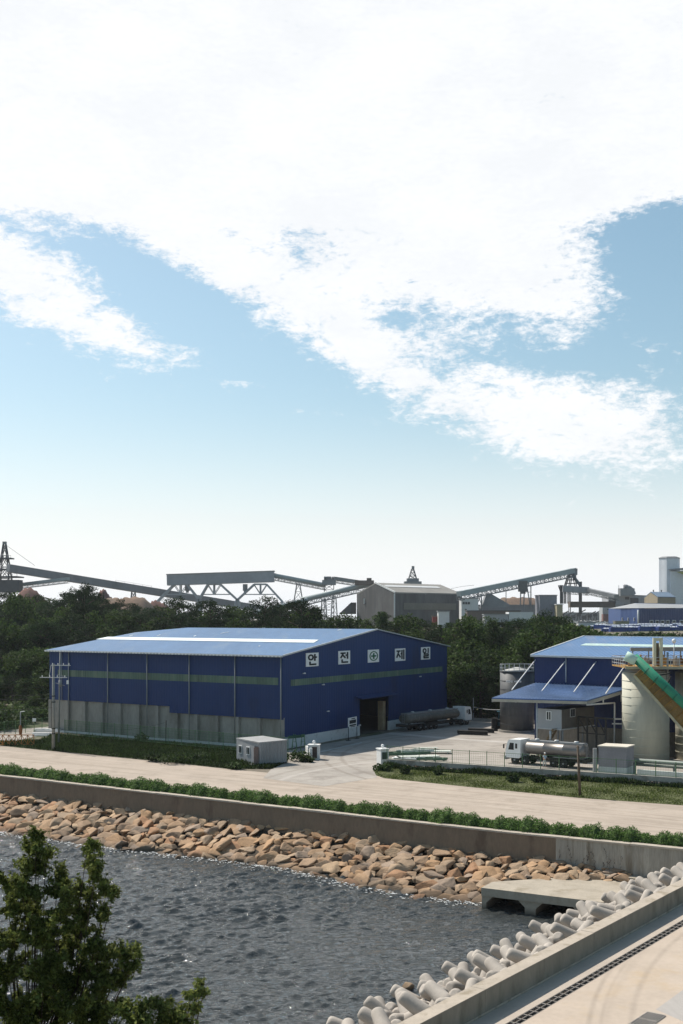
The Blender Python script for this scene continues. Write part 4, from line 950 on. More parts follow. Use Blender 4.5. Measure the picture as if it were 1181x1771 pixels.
# orange lattice barrier
ob = thing('orange_barrier', G(0,1291), 'orange steel barrier with crossed bars at the left road edge', 'barrier')
M_or = mat('orange_paint', (.42,.17,.045), .65, 0, .25, 1.5); a_, b_ = G(-60,1289.5)+V(0,0,0), G(57,1290.5)+V(0,.5,0)
for z_ in (1.5,.15): mb = MB(); mb.beam(a_+V(0,0,z_), b_+V(0,0,z_), .09); mb.build('rail', M_or, ob)
n = 11
for i in range(n+1): q = lerp(a_, b_, i/n); mb = MB(); mb.beam(q, q+V(0,0,1.5), .08); mb.build('post', M_or, ob)
mb = MB()
for i in range(n): q, q2 = lerp(a_,b_,i/n), lerp(a_,b_,(i+1)/n); mb.beam(q+V(0,0,.15), q2+V(0,0,1.5), .06); mb.beam(q+V(0,0,1.5), q2+V(0,0,.15), .06)
mb.build('cross_brace', M_or, ob)
# ---- poles
M_polec = mat('pole_concrete', (.27,.27,.25), .8, 0, .15, 1); M_wood = mat('weathered_wood', (.12,.09,.065), .9, 0, .3, 2, stretch=(6,6,.6))
M_wire = mat('cable_black', (.03,.03,.03), .6)
up1 = thing('utility_pole', G(92.5,1298), 'taller thick utility pole with two crossarms left of the warehouse', 'pole')
q = G(92.5,1298); dpx = F/q.y
def zat(py, d): return CH-(py-HY)*d/F
mb = MB(); mb.tube(q, q+V(0,0,zat(1148,q.y)), .24, 10, .15); mb.build('shaft', M_polec, up1)
for i, (x0, x1, y) in enumerate([(88,122,1150.5),(69,116,1171.5)]):
    a_, b_ = P(x0,y,q.y-.1), P(x1,y+.3,q.y-.3); mb = MB(); mb.beam(a_, b_, .1); c_ = mb.build('crossarm', M_trim, up1)
    for k in range(4):
        p_ = lerp(a_, b_, (k+.3)/3.6); mb = MB(); mb.tube(p_, p_+V(0,0,.28), .06, 6); mb.build('insulator', M_white, c_)
mb = MB(); mb.beam(P(88,1151,q.y), P(85,1170,q.y), .05); mb.build('brace', M_trim, up1)
for zz in (2.2,2.9,6.4,7.2): mb = MB(); mb.tube(q+V(0,0,zz), q+V(0,0,zz+.12), .26, 10); mb.build('band', M_black, up1)
q2 = G(101.5,1285); up2 = thing('utility_pole', q2, 'thinner leaning utility pole just right of the thick one', 'pole')
mb = MB(); mb.tube(q2, P(104,1128,q2.y), .15, 8, .09); mb.build('shaft', M_polec, up2)
mb = MB(); mb.tube(P(104,1183,q2.y-.3)-V(0,0,.4), P(104,1183,q2.y-.3)+V(0,0,.5), .22, 10); mb.build('transformer', M_grey, up2)
for i, (x0, y0, x1, y1) in enumerate([(96,1181,112,1186),(99,1166,111,1170)]): mb = MB(); mb.beam(P(x0,y0,q2.y-.2), P(x1,y1,q2.y-.2), .07); mb.build('crossarm', M_grey, up2)
mb = MB(); mb.box(P(117,1180,q2.y-.3), (.3,.2,.5)); mb.build('junction_box', M_white, up2)
def sag(a, b, s_, n=12): return [lerp(a, b, i/n)-V(0,0,s_*4*(i/n)*(1-i/n)) for i in range(n+1)]
for i, (x0, y0, x1, y1, lb) in enumerate([(-80,1196,90,1201,'upper cable running left from the utility poles'),(-80,1205,90,1207,'second cable running left from the utility poles'),(-80,1222,90,1224,'lowest cable running left from the utility poles')]):
    mb = MB(); mb.path(sag(P(x0,y0,165), P(x1,y1,q.y), .3), .03, 4); tag(own_origin(mb.build('overhead_cable', M_trim if False else M_wire), P(x1,y1,q.y)), lb, 'cable')
sl = G(35.5,1271); t = thing('street_lamp', sl, 'small street lamp standing behind the orange barrier', 'street lamp')
mb = MB(); mb.tube(sl, P(35.5,1231,sl.y), .11, 8, .07); mb.build('shaft', M_grey, t)
mb = MB(); mb.beam(P(35.5,1231,sl.y), P(43,1230,sl.y), .22, .1); mb.build('lamp_head', M_white, t)
mb = MB(); mb.lathe(sl, [(.2,0),(.28,.6),(.24,1.2),(.1,1.5)], 8); mb.build('base_wrap', mat('orange_brown', (.25,.10,.04)), t)
q = G(287,1285); mb = MB(); mb.tube(q, P(287,1246,q.y), .07, 6); tag(own_origin(mb.build('fence_post', M_black), q), 'thin black post rising above the mesh fence by the warehouse', 'post')
mb = MB(); mb.path(sag(P(287,1249,q.y), P(215,1262,q.y+3), .2, 6), .02, 4); tag(own_origin(mb.build('guy_wire', M_wire), P(287,1249,q.y)), 'slanting guy wire from the thin black post', 'wire')
q = G(1003,1377); mb = MB(); mb.tube(q, P(999,1289,q.y), .15, 8, .11); mb.tube(P(999,1292,q.y)-V(.2,0,0), P(999,1292,q.y)+V(.25,0,0), .03, 5); tag(own_origin(mb.build('wooden_pole', M_wood), q), 'leaning brown wooden pole at the verge before the tank truck', 'pole')
# ---- second works building with lean-to canopy
EZ2 = 12.4
S0 = G(921,1134,EZ2); S0.z = 0; e2 = G(1088,1138.5,EZ2); u2_ = (V(e2.x,e2.y,0)-S0).normalized(); S1 = S0+u2_*36
n2 = V(u2_.y,-u2_.x,0); rd = (G(1010,1101.5,14.8)-S0); rd.z = 0; rdn = rd.normalized()
def o2(px, py, off=0): return Wl(px, py, S0+n2*off, S1+n2*off)
b2_ = thing('works_building', S0, 'blue works building with open lean-to canopy behind the tank truck', 'building')
M_blue2 = mat('blue_cladding_works', (.026,.042,.12), .55, 0, .08, .25, rib=tuple(u2_), ribw=.45, ribd=.010)
mb = MB(); zc = 5.3; s2d = 1
wz = o2(1000,1255).z
mb.wall(S0+u2_*.3-n2*.0, S1, wz, EZ2-.2, .25, 1); mb.build('front_wall', M_blue2, b2_)
mb = MB(); mb.wall(S0+u2_*.3-n2*.05, S1-n2*.05, -.1, wz+.0, .3, 1); mb.build('concrete_base_wall', mat('stained_base_concrete', (.20,.185,.16), .9, 0, .25, .5, bump=.01, bs=5, stretch=(1,1,.4)), b2_)
R2 = S0+rd; R2.z = 14.8; R2b = R2+u2_*36
rear = S0+rd*2; 
mb = MB(); mb.wall(S0+u2_*.3+V(0,0,0), rear+u2_*.3, 0, EZ2-.3, .2, -1); mb.build('side_wall', M_blue2, b2_)
mb = MB(); m_ = S0+u2_*.1
mb.add([S0+V(0,0,EZ2-.3)+u2_*.12, rear+V(0,0,EZ2-.3)+u2_*.12, R2-V(0,0,.15)+u2_*.12, S0+V(0,0,EZ2-.3)+u2_*.3, rear+V(0,0,EZ2-.3)+u2_*.3, R2-V(0,0,.15)+u2_*.3], [(0,1,2),(3,5,4),(0,3,4,1),(1,4,5,2),(2,5,3,0)]); mb.build('gable', M_blue2, b2_)
E_ = S0+V(0,0,EZ2)-rdn*.4; Ef = S1+V(0,0,EZ2)-rdn*.4
M_roof2 = mat('blue_roof_sheet_works', (.075,.165,.32), .5, 0, .12, .15, rib=tuple(u2_), ribw=.6, ribd=.03, stain=((.16,.21,.31),.5,.75), ss=.35, stretch=(1,.25,.25))
mb = MB(); lo_ = [E_, Ef, R2b, R2]; mb.add(lo_+[p+up for p in lo_], [(0,1,2,3),(4,5,6,7)]+[(i,(i+1)%4,4+(i+1)%4,4+i) for i in range(4)])
rz_ = rear+V(0,0,EZ2); lo_ = [R2, R2b, rz_+u2_*36, rz_]; mb.add(lo_+[p+up for p in lo_], [(0,1,2,3),(4,5,6,7)]+[(i,(i+1)%4,4+(i+1)%4,4+i) for i in range(4)])
rf2 = mb.build('roof', M_roof2, b2_)
sk = [(982,1116),(1181,1121)]
def r2(u_, s_): return lerp(E_, R2, u_)+u2_*s_+V(0,0,.16)
mb = MB(); mb.panel([r2(.50,3.5), r2(.50,34), r2(.61,34), r2(.61,3.5)], -.03); mb.build('skylight_strip', mat('pale_green_skylight', (.42,.56,.52), .45), rf2)
mb = MB(); mb.beam(E_+V(0,0,.0)-rdn*.12, Ef-rdn*.12, .26, .24); mb.build('gutter', M_trim, b2_)
mb = MB(); mb.beam(E_+V(0,0,.1)-u2_*.05, R2+V(0,0,.1)-u2_*.05, .14, .22); mb.beam(R2+V(0,0,.14), R2b+V(0,0,.14), .35, .1); mb.build('rake_trim', M_white, b2_)
# canopy
ca, cbx = o2(925,1182), o2(1090,1189); zc1 = (ca.z+o2(1088,1190).z)/2
zn = 7.45; nl = G(851,1208,zn); nr = G(1015,1212.5,zn); 
A1 = V(ca.x,ca.y,zc1); A2 = V(cbx.x,cbx.y,zc1); N1 = V(nl.x,nl.y,zn); N2 = V(nr.x,nr.y,zn)
mb = MB(); lo_ = [A1, A2, N2, N1]; mb.add(lo_+[p+V(0,0,.1) for p in lo_], [(0,1,2,3),(4,5,6,7)]+[(i,(i+1)%4,4+(i+1)%4,4+i) for i in range(4)])
M_can = mat('canopy_blue_sheet', (.06,.125,.29), .42, 0, .1, .3); can = mb.build('canopy_roof', M_can, b2_)
mb = MB()
for i in range(30):
    t_ = (i+.5)/30; mb.beam(lerp(A1,A2,t_)+V(0,0,.12), lerp(N1,N2,t_)+V(0,0,.12), .06, .07)
mb.build('rib', mat('canopy_rib_highlight', (.26,.36,.52), .4), can)  # highlights along the ribs are painted in as a paler colour
mb = MB(); mb.beam(N1-V(0,0,.18), N2-V(0,0,.18), .12, .42); mb.build('canopy_fascia', mat('fascia_beige', (.42,.40,.34), .7), b2_)
mb = MB(); mb.beam(N1+V(0,0,.02), N2+V(0,0,.02), .2, .12); mb.build('fascia_flashing', M_can, b2_)
mb = MB(); mb.beam(N2-V(0,0,.25), A2-V(0,0,.25), .15, .42); mb.beam(N1-V(0,0,.25), A1-V(0,0,.25), .15, .42)
for t_ in (.25,.5,.75): mb.beam(lerp(N1,N2,t_)-V(0,0,.3), lerp(A1,A2,t_)-V(0,0,.3), .15, .3)
mb.build('rafter', M_grey, b2_)
# hanger rods from wall to canopy
for (x0, y0, x1, y1) in [(926,1141,885,1193),(977,1144,937,1195),(1031,1144,992,1197),(1082,1149,1047,1200)]:
    a_ = o2(x0,y0,.05); tt = (x1-851)/(1015-851)
    # foot of the rod on the canopy surface
    n_ = (A2-A1).cross(N1-A1).normalized(); dd_ = V((x1-CX)/F,1,-(y1-HY)/F); o_ = V(0,0,CH); f_ = o_+dd_*((A1+V(0,0,.12)-o_).dot(n_)/dd_.dot(n_))
    mb = MB(); mb.beam(a_, f_, .11); mb.build('hanger_rod', M_trim, b2_)
a_ = o2(978.5,1141,.12); c_ = o2(978.5,1180,.12); mb = MB(); mb.tube(V(a_.x,a_.y,EZ2-.2), c_, .09, 6); mb.build('downpipe', M_trim, b2_)
pf = G(926.5,1292); 
def can_under(x, d): return None
pz = lambda x: lerp(N1, N2, x)
for t_, lb in ((.465,0),(1.0,0)):
    q = lerp(N1,N2,t_); 
    if t_ == .465: q = q+(A1-N1)*.03; mb = MB(); mb.tube(V(q.x,q.y,0), q-V(0,0,.3), .1, 8); mb.build('column', M_trim, b2_)
# right canopy side frame: horizontal tie and dropping pipe
a_ = N2-V(0,0,.45); b_ = P(1084,1219,A2.y-5); b_ = V(lerp(N2,A2,.62).x, lerp(N2,A2,.62).y, a_.z-.15)
mb = MB(); mb.tube(a_, b_, .11, 8); mb.tube(b_, V(b_.x,b_.y,0), .11, 8)
for t_ in (.36,.78): q = lerp(N2,A2,t_); mb.tube(q-V(0,0,.3), V(q.x,q.y,a_.z-.1), .09, 6)
mb.build('side_pipe', M_trim, b2_)
mb = MB(); 
for zz in (4.2,4.8): mb.beam(V(b_.x-.3,b_.y,zz), V(b_.x+.9,b_.y,zz), .16)
mb.build('pipe_bracket', M_white, b2_)
# stilted control room under the canopy
sr = thing('control_room', G(952,1290), 'pale grey control room on stilts under the blue canopy', 'cabin')
d_ = G(929,1296).y; dS = V(u2_.x,u2_.y,0)
fa_ = P(929.5,1225,158.2*.9); 
D_ = 150.0
p0 = P(930,1258,D_); w_ = (977-930)*D_/F; zt, zb = P(930,1225,D_).z, P(930,1258,D_).z
q0 = V(p0.x,p0.y,0); q1 = q0+u2_*w_; q2_ = q1-n2*8; q3 = q0-n2*8
mb = MB(); mb.prism([q0+n2*.02,q1+n2*.02,q1-n2*.1,q0-n2*.1], zb, zt); fw = mb.build('front_wall', mat('pale_grey_panel', (.42,.43,.44), .6, 0, .06, 1), sr)
mb = MB(); mb.prism([q0-n2*.1,q1-n2*.1,q2_,q3], zb+.01, zt-.01); mb.build('room_body', mat('brown_grey_panel', (.14,.125,.11), .8, 0, .15, 1), sr)
mb = MB(); c_ = P(952.5,1236.5,D_)+n2*.05; R_ = math.atan2(u2_.y,u2_.x)
c_ = q0+u2_*(w_*.475)+V(0,0,P(0,1236.5,D_).z)+n2*.05; mb.box(c_, (.78,.06,1.15), R_); w1 = mb.build('window', M_white, sr)
mb = MB(); 
for s_ in (-.14,.18): mb.box(c_+u2_*s_+n2*.03, (.2,.04,.95), R_)
mb.build('pane', M_glass, w1)
c_ = q1-n2*2.6+u2_*.04+V(0,0,P(0,1232,D_).z+.0); mb = MB(); mb.box(c_, (.06,1.2,1.1), R_); w1 = mb.build('window', M_trim, sr)
mb = MB(); mb.box(c_+u2_*.03-n2*.25, (.04,.4,.9), R_); mb.box(c_+u2_*.03+n2*.25, (.04,.4,.9), R_); mb.build('pane', M_glass, w1)
mb = MB(); mb.prism([q0+n2*.1,q1+n2*.1+u2_*.1,q2_+u2_*.1,q3], zb-.14, zb-.002); mb.build('floor_frame', M_trim, sr)
for s_, t_ in ((.72,.8),(.98,5.2),(.05,5.2),(1.0,.3)): q = lerp(q0,q1,s_)-n2*t_; mb = MB(); mb.box(q+V(0,0,(zb-.14)/2), (.16,.16,zb-.14), R_); mb.build('stilt', M_grey, sr)
# steel frame and stair behind
mb = MB()
fx = q1-n2*3+u2_*.6
for k in range(4):
    q = fx+u2_*(k*1.3); mb.beam(q, q+V(0,0,5.2), .18); 
for k in range(3): q = fx+u2_*(k*1.3); mb.beam(q+V(0,0,5.2), q+u2_*1.3+V(0,0,3.2), .12); mb.beam(q+V(0,0,3.2), q+u2_*1.3+V(0,0,3.2), .12)
mb.beam(fx+V(0,0,5.2), fx+u2_*5+V(0,0,5.2), .2)
tag(own_origin(mb.build('steel_frame', mat('dark_steel', (.06,.055,.05), .7, .2)), fx), 'dark braced steel frame right of the stilted control room', 'steel frame')
mb = MB(); sa = q0+u2_*.3+n2*.3; sb = sa+u2_*2.0
for k in range(11): t_ = k/10; q = lerp(sa+V(0,0,.3), sa+u2_*2.4+V(0,0,zb), t_); mb.box(q, (.3,.9,.06), R_)
for e in (-.45,.45): mb.beam(sa+n2*e, sa+n2*e+u2_*2.4+V(0,0,zb), .08, .25)
tag(own_origin(mb.build('stair', mat('ochre_stair', (.22,.15,.08), .8, 0, .3, 2)), sa), 'ochre steel stair rising to the stilted control room', 'stair')
mb = MB(); q = lerp(q0,q1,.7)+n2*.9; mb.tube(q+V(0,0,2.4), q+V(0,0,zb-.2), .14, 8); mb.box(q+V(0,0,2.3), (.5,.4,.25), R_); tag(own_origin(mb.build('loading_spout', M_trim), q+V(0,0,2.3)), 'pale loading spout hanging under the control room', 'spout')
# ---- silos
M_silog = mat('grey_silo_steel', (.10,.105,.11), .6, .25, .18, .4, stain=((.16,.16,.16),.5,.7), ss=.4, stretch=(1,1,.25))
M_siloc = mat('cream_silo_steel', (.52,.51,.42), .65, .05, .10, .3, stain=((.38,.36,.28),.55,.8), ss=.35, stretch=(1,1,.25))
def silo(name, c, r, h, m, label, seams, railing=True, cat='silo'):
    t = thing(name, c, label, cat); prof = [(r,0),(r,h)]
    mb = MB(); 
    vs = MB(); vs.lathe(c, prof, 64, True); shell = vs.build('shell', m, t)
    for i in range(1, seams+1):
        z = h*i/seams; sm_ = MB(); sm_.lathe(c, [(r-.03,z-.035),(r+.022,z-.03),(r+.022,z+.03),(r-.03,z+.035)], 64, False); sm_.build('seam_ring', m, shell)
    mb.lathe(c+V(0,0,h+.12), [(r+.1,0),(r*.5,.35),(.3,.6),(.05,.62)], 32); mb.build('roof', mat('silo_roof', (.42,.42,.40), .6, 0, .15, .5), t)
    if railing:
        mb = MB(); n = 20
        for i in range(n):
            a0, a1 = 2*math.pi*i/n, 2*math.pi*(i+1)/n; p_ = c+V(math.cos(a0)*r, math.sin(a0)*r, h+.1); q_ = c+V(math.cos(a1)*r, math.sin(a1)*r, h+.1)
            mb.beam(p_, p_+V(0,0,1.1), .06); 
            for z_ in (.55,1.1): mb.beam(p_+V(0,0,z_), q_+V(0,0,z_), .05)
        mb.build('railing', M_trim, t)
    return t
sg = V(P(902,1270,178).x, 178, 0)
sg = V(G(901,1270).x, G(901,1268).y+2.5, 0)
tg = silo('grey_silo', sg, 29*sg.y/F, CH-(1162-HY)*sg.y/F, M_silog, 'dark grey round silo standing behind the canopy corner', 7)
mb = MB(); mb.lathe(sg, [(2.95*29*sg.y/F/2.6,-.02),(2.95*29*sg.y/F/2.6,.35)], 40, False); mb.build('base_ring', M_conc, tg)
mb = MB()
for i in range(11):
    a0 = -2.35+.085*i; r_ = 29*sg.y/F+.02; z_ = CH-(1177-HY)*sg.y/F; c_ = sg+V(math.cos(a0)*r_, math.sin(a0)*r_, z_)
    if i in (5,): continue
    mb.box(c_, (.04,.16,.22+.06*(i % 3)), a0)
mb.build('painted_marks', M_white, tg)
c1 = V(P(1131,1300,143).x, 147.0, 0); r1 = 40*(147-1)/F
silo('cream_silo', c1, r1, CH-(1164-HY)*145/F, M_siloc, 'tall cream silo standing behind the low grey shed', 11, False)
c2_ = V(P(1172,1300,147).x+r1+.2, 148.5, 0)
silo('cream_silo', c2_, r1, CH-(1166-HY)*145/F, M_siloc, 'cream silo cut by the right picture edge', 11, False)
# platform on top
zp = CH-(1164-HY)*145/F+.75
pl_ = thing('silo_platform', c1+V(0,0,zp-.2), 'rusty yellow railed platform on top of the cream silos', 'platform')
M_yel = mat('rusty_yellow_steel', (.42,.25,.06), .75, .1, .35, 1.2, stain=((.30,.10,.03),.5,.65), ss=1.5)
x0, x1 = P(1083,1164,143).x, c2_.x+r1; y0, y1 = 143.6, 150.5
mb = MB(); mb.box(((x0+x1)/2,(y0+y1)/2,zp), (x1-x0,y1-y0,.16)); mb.build('deck', M_yel, pl_)
mb = MB(); mb.box(((x0+x1)/2,y0-.06,zp-.05), (x1-x0,.1,.35)); mb.build('edge_beam', mat('grimy_edge', (.42,.38,.28), .8, 0, .25, 1), pl_)
for face in range(3):
    a_, b_ = [(V(x0,y0,zp),V(x1,y0,zp)),(V(x0,y1,zp),V(x1,y1,zp)),(V(x0,y0,zp),V(x0,y1,zp))][face]; n = int((b_-a_).length/1.1); mb = MB()
    for i in range(n+1): q = lerp(a_,b_,i/n); mb.beam(q, q+V(0,0,1.2), .06)
    for z_ in (.4,.8,1.2): mb.beam(a_+V(0,0,z_), b_+V(0,0,z_), .05)
    mb.build('railing', [M_trim, M_yel, M_trim][face], pl_)
random.seed(4)
for i in range(7):
    q = V(x0+1.2+i*1.15, y0+1.6+random.uniform(0,3.5), zp+.1); mb = MB(); w_, h_ = random.uniform(.4,.9), random.uniform(.4,1.1)
    mb.box(q+V(0,0,h_/2), (w_,w_*.8,h_), random.uniform(0,1)); mb.tube(q+V(0,0,h_), q+V(0,0,h_+.35), .12, 8); mb.beam(q+V(-.5,0,.15), q+V(.5,0,.15), .14)
    tag(own_origin(mb.build('platform_machine', [M_rust,M_yel,M_conc][i % 3]), q), ['rusty drive box at the left end of the platform','yellow gearbox second from the platform left end','pale bin third from the platform left end','rusty drive box between the cream posts and left railing','yellow machine just behind the cream posts','pale bin behind the cream posts on the platform','rusty drive box at the right end of the platform'][i], 'machine')
# cream portal posts
q = P(1136.5,1164,143.2); pp = thing('portal_frame', V(q.x,145.5,zp+.08), 'tall cream twin post frame standing on the silo platform', 'frame')
M_cream = mat('cream_paint', (.60,.59,.45), .6, 0, .12, 1); zt = CH-(1103-HY)*145.5/F
for x in (1131.5,1143): xx = P(x,0,145.5).x; mb = MB(); mb.box((xx,145.5,(zp+zt)/2), (.36,.36,zt-zp)); mb.build('post', M_cream, pp)
xa, xb = P(1131.5,0,145.5).x, P(1143,0,145.5).x; mb = MB(); mb.box(((xa+xb)/2,145.5,zt-.2), (xb-xa-.36,.3,.36)); mb.build('lintel', M_cream, pp)
mb = MB(); mb.box(((xa+xb)/2,145.9,zp+1.6), (xb-xa-.36,.3,2.6)); mb.build('inner_panel', mat('brown_panel', (.12,.10,.07)), pp)
q = V(P(1165.5,0,145.5).x,145.5,zp+.08); t = thing('lamp_post', q, 'thin lamp post with round white head on the silo platform', 'lamp post')
zt = CH-(1112-HY)*145.5/F; mb = MB(); mb.tube(q, V(q.x,q.y,zt), .06, 6); mb.build('shaft', M_trim, t); mb = MB(); mb.lathe((q.x,q.y,zt+.25), [(.03,-.28),(.2,-.2),(.27,0),(.2,.2),(.03,.28)], 14); mb.build('lamp_globe', M_white, t)
q = V(P(1154,0,145).x,144.9,zp-1.5); mb = MB(); mb.tube(q, V(q.x,q.y,CH-(1128-HY)*145/F), .13, 8); tag(own_origin(mb.build('vent_pipe', M_pipe), q), 'grey vent pipe rising between cream posts and lamp post', 'pipe')
# walkway truss roofed gantry behind platform
zg = CH-(1121-HY)*147/F; gt = thing('gantry', V(x0+2.5,149,zp+.08), 'grey pipe gantry crossing above the silo platform', 'gantry')
mb = MB(); xa = P(1090,0,149).x; zg = CH-(1123-HY)*149/F; mb.box(((xa+x1)/2,149,zg), (x1-xa,.5,.45)); mb.build('beam', M_grey, gt)
mb = MB(); mb.box(((xa+3+x1)/2,149,zg+.28), (x1-xa-3,.6,.08)); mb.build('cover', M_white, gt)
for k in range(5): x = xa+.3+k*2.0; mb = MB(); mb.beam((x,149,zp), (x,149,zg-.2), .12); mb.build('post', M_grey, gt)
# green conveyor tube
ga, gb = P(1092,1136,141.5), P(1215,1248,138.5); gt = thing('green_conveyor', V(gb.x,gb.y,0), 'bright green sloping conveyor tube crossing the cream silos', 'conveyor')
M_gr = mat('green_cover', (.03,.26,.155), .6, 0, .2, .8, stain=((.05,.20,.13),.5,.7), ss=.8)
sg_ = (gb-ga).normalized(); mb = MB(); mb.tube(ga+V(.3,0,0), gb, .52, 14); mb.build('tube', M_gr, gt)
mb = MB(); mb.tube(ga+V(-.7,.1,.15), ga+sg_*.7, .60, 14); mb.build('head_cover', mat('pale_green_cover', (.50,.68,.58), .5), gt)
mb = MB()
for t_ in (.22,.35,.48,.62,.8,.95): q = lerp(ga,gb,t_); mb.tube(q-sg_*.04, q+sg_*.04, .57, 14)
mb.build('band', mat('dark_green_band', (.02,.12,.08)), gt)
# rusty inclined stair / trough below it
ta, tb = P(1096,1168,142.2), P(1225,1312,139.5); st_ = thing('rusty_incline', V(tb.x,tb.y,0), 'rusty yellow inclined walkway running down before the cream silos', 'walkway')
td = (tb-ta).normalized(); tw = V(.12,1,0).normalized()
M_rust2 = mat('ochre_rust', (.30,.19,.075), .85, .1, .35, .8, stain=((.22,.11,.04),.5,.65), ss=1.2)
tu = td.cross(tw).normalized(); tu = tu if tu.z > 0 else -tu
mb = MB(); mb.hexa([ta+tu*.0, tb, tb+tw*.12, ta+tw*.12, ta+tu*1.9, tb+tu*2.6, tb+tu*2.6+tw*.12, ta+tu*1.9+tw*.12]); mb.build('side_plate', M_rust2, st_)
mb = MB(); mb.beam(ta-tw*.12, tb-tw*.12, .22, .28, up=tu); mb.build('lower_stringer', mat('pale_stringer', (.48,.43,.30), .8, 0, .25, 1), st_)
mb = MB(); mb.beam(ta-tw*.1+tu*2.1, tb-tw*.1+tu*2.1, .14, .16, up=tu); mb.build('upper_stringer', M_yel, st_)
mb = MB()
for i in range(14): q = lerp(ta,tb,(i+.5)/14); mb.beam(q-tw*.05+tu*.15, q-tw*.05+tu*1.6, .08)
mb.build('stiffener', M_yel, st_)
mb = MB()
for i in range(26): q = lerp(ta,tb,(i+.5)/26)+tu*.9; mb.box(q+tw*.8, (.35,1.3,.05))
mb.build('tread', M_yel, st_)
for i, (pts, lb) in enumerate([([(1124,1172),(1135,1168),(1150,1166),(1160,1164)],'black hose draped over the top of the green conveyor'),([(1141,1170),(1148,1180),(1154,1184),(1160,1170)],'looping black hose hanging right of the green conveyor')]):
    mb = MB(); mb.path([P(x,y,141) for x,y in pts], .09, 6); tag(own_origin(mb.build('hose', M_black), P(*pts[0],141)), lb, 'hose')
# low grey shed, pipes
a_, b_, c_ = G(1035,1340), G(1083,1343), G(1096,1338)
hs = thing('grey_shed', (a_+c_)/2, 'low grey shed with pale roof and white base before the cream silo', 'shed')
h_ = 3.35*1.0; zt_ = CH-(1291-HY)*a_.y/F; zw = .95
dd_ = c_-b_; d4 = a_+dd_
mb = MB(); mb.prism([a_,b_,c_,d4], zw, zt_); mb.build('wall', mat('shed_grey', (.25,.245,.26), .65, 0, .1, .5), hs)
mb = MB(); s_ = 1.02; cc = (a_+c_)/2; mb.prism([cc+(p-cc)*s_ for p in (a_,b_,c_,d4)], 0, zw); mb.build('plinth', mat('pale_green_plinth', (.50,.54,.50), .8, 0, .1, .6), hs)
mb = MB(); s_ = 1.06; mb.prism([cc+(p-cc)*s_ for p in (a_,b_,c_,d4)], zt_, zt_+.12); mb.build('roof', mat('shed_roof_pale', (.62,.57,.48), .7, 0, .12, .8), hs)
for i, (z_, r_, o_) in enumerate([(1.75,.24,0),(1.3,.20,.5)]):
    q1_ = G(1098,1342)+V(0,o_,z_); q2_2 = q1_+U*18; mb = MB(); mb.tube(q1_, q2_2, r_, 10)
    for k in range(5): q = lerp(q1_,q2_2,k/4); mb.beam(V(q.x,q.y,0), q, .12)
    tag(own_origin(mb.build('ground_pipe', mat('pipe_greygreen', (.20,.23,.21), .6, .1, .15, 1)), V(q1_.x,q1_.y,0)), ['thicker upper pipe running right from the grey shed','thinner lower pipe running right from the grey shed'][i], 'pipe')
mb = MB(); q1_ = G(1096,1346)+V(.4,.2,0); mb.wall(q1_, q1_+U*18, 0, .95, .3, 1); tag(own_origin(mb.build('dwarf_wall', mat('pale_green_wall', (.50,.54,.50), .8, 0, .1, .6)), q1_), 'pale green dwarf wall right of the grey shed behind the fence', 'wall')
mb = MB(); q = G(1034,1340)+V(-.35,0,0); mb.box(q+V(0,0,1.5), (.4,.3,3.0)); tag(own_origin(mb.build('meter_cabinet', M_pipe), q), 'narrow grey cabinet at the left end of the low grey shed', 'cabinet')
# ---- trucks
M_tank = mat('grimy_tank_steel', (.22,.21,.20), .42, .45, .15, .8, stain=((.20,.18,.16),.45,.7), ss=.9, stretch=(.5,1,1.5))
M_tankd = mat('dirty_tank', (.15,.14,.12), .6, .2, .2, .8, stain=((.25,.23,.20),.5,.7), ss=.9)
M_chas = mat('truck_chassis', (.03,.028,.026), .8, 0, .2, 2)
def wheel(t, x, y, r=.52, w=.32):
    mb = MB(); s = 1 if y > 0 else -1
    R_ = Matrix.Rotation(math.pi/2, 3, 'X')
    mb.lathe((x,y,r), [(r*.6,-w/2),(r*.95,-w/2),(r,-w*.35),(r,w*.35),(r*.95,w/2),(r*.6,w/2)], 22, True, axis=R_); o = mb.build('wheel', M_black, t)
    mb = MB(); mb.lathe((x,y+s*.02,r), [(r*.58,-w*.42),(r*.58,w*.42)], 18, False, axis=R_); mb.lathe((x,y+s*w*.3,r), [(r*.22,-.12),(r*.22,.16)], 10, False, axis=R_); mb.build('hub', M_grey, o)
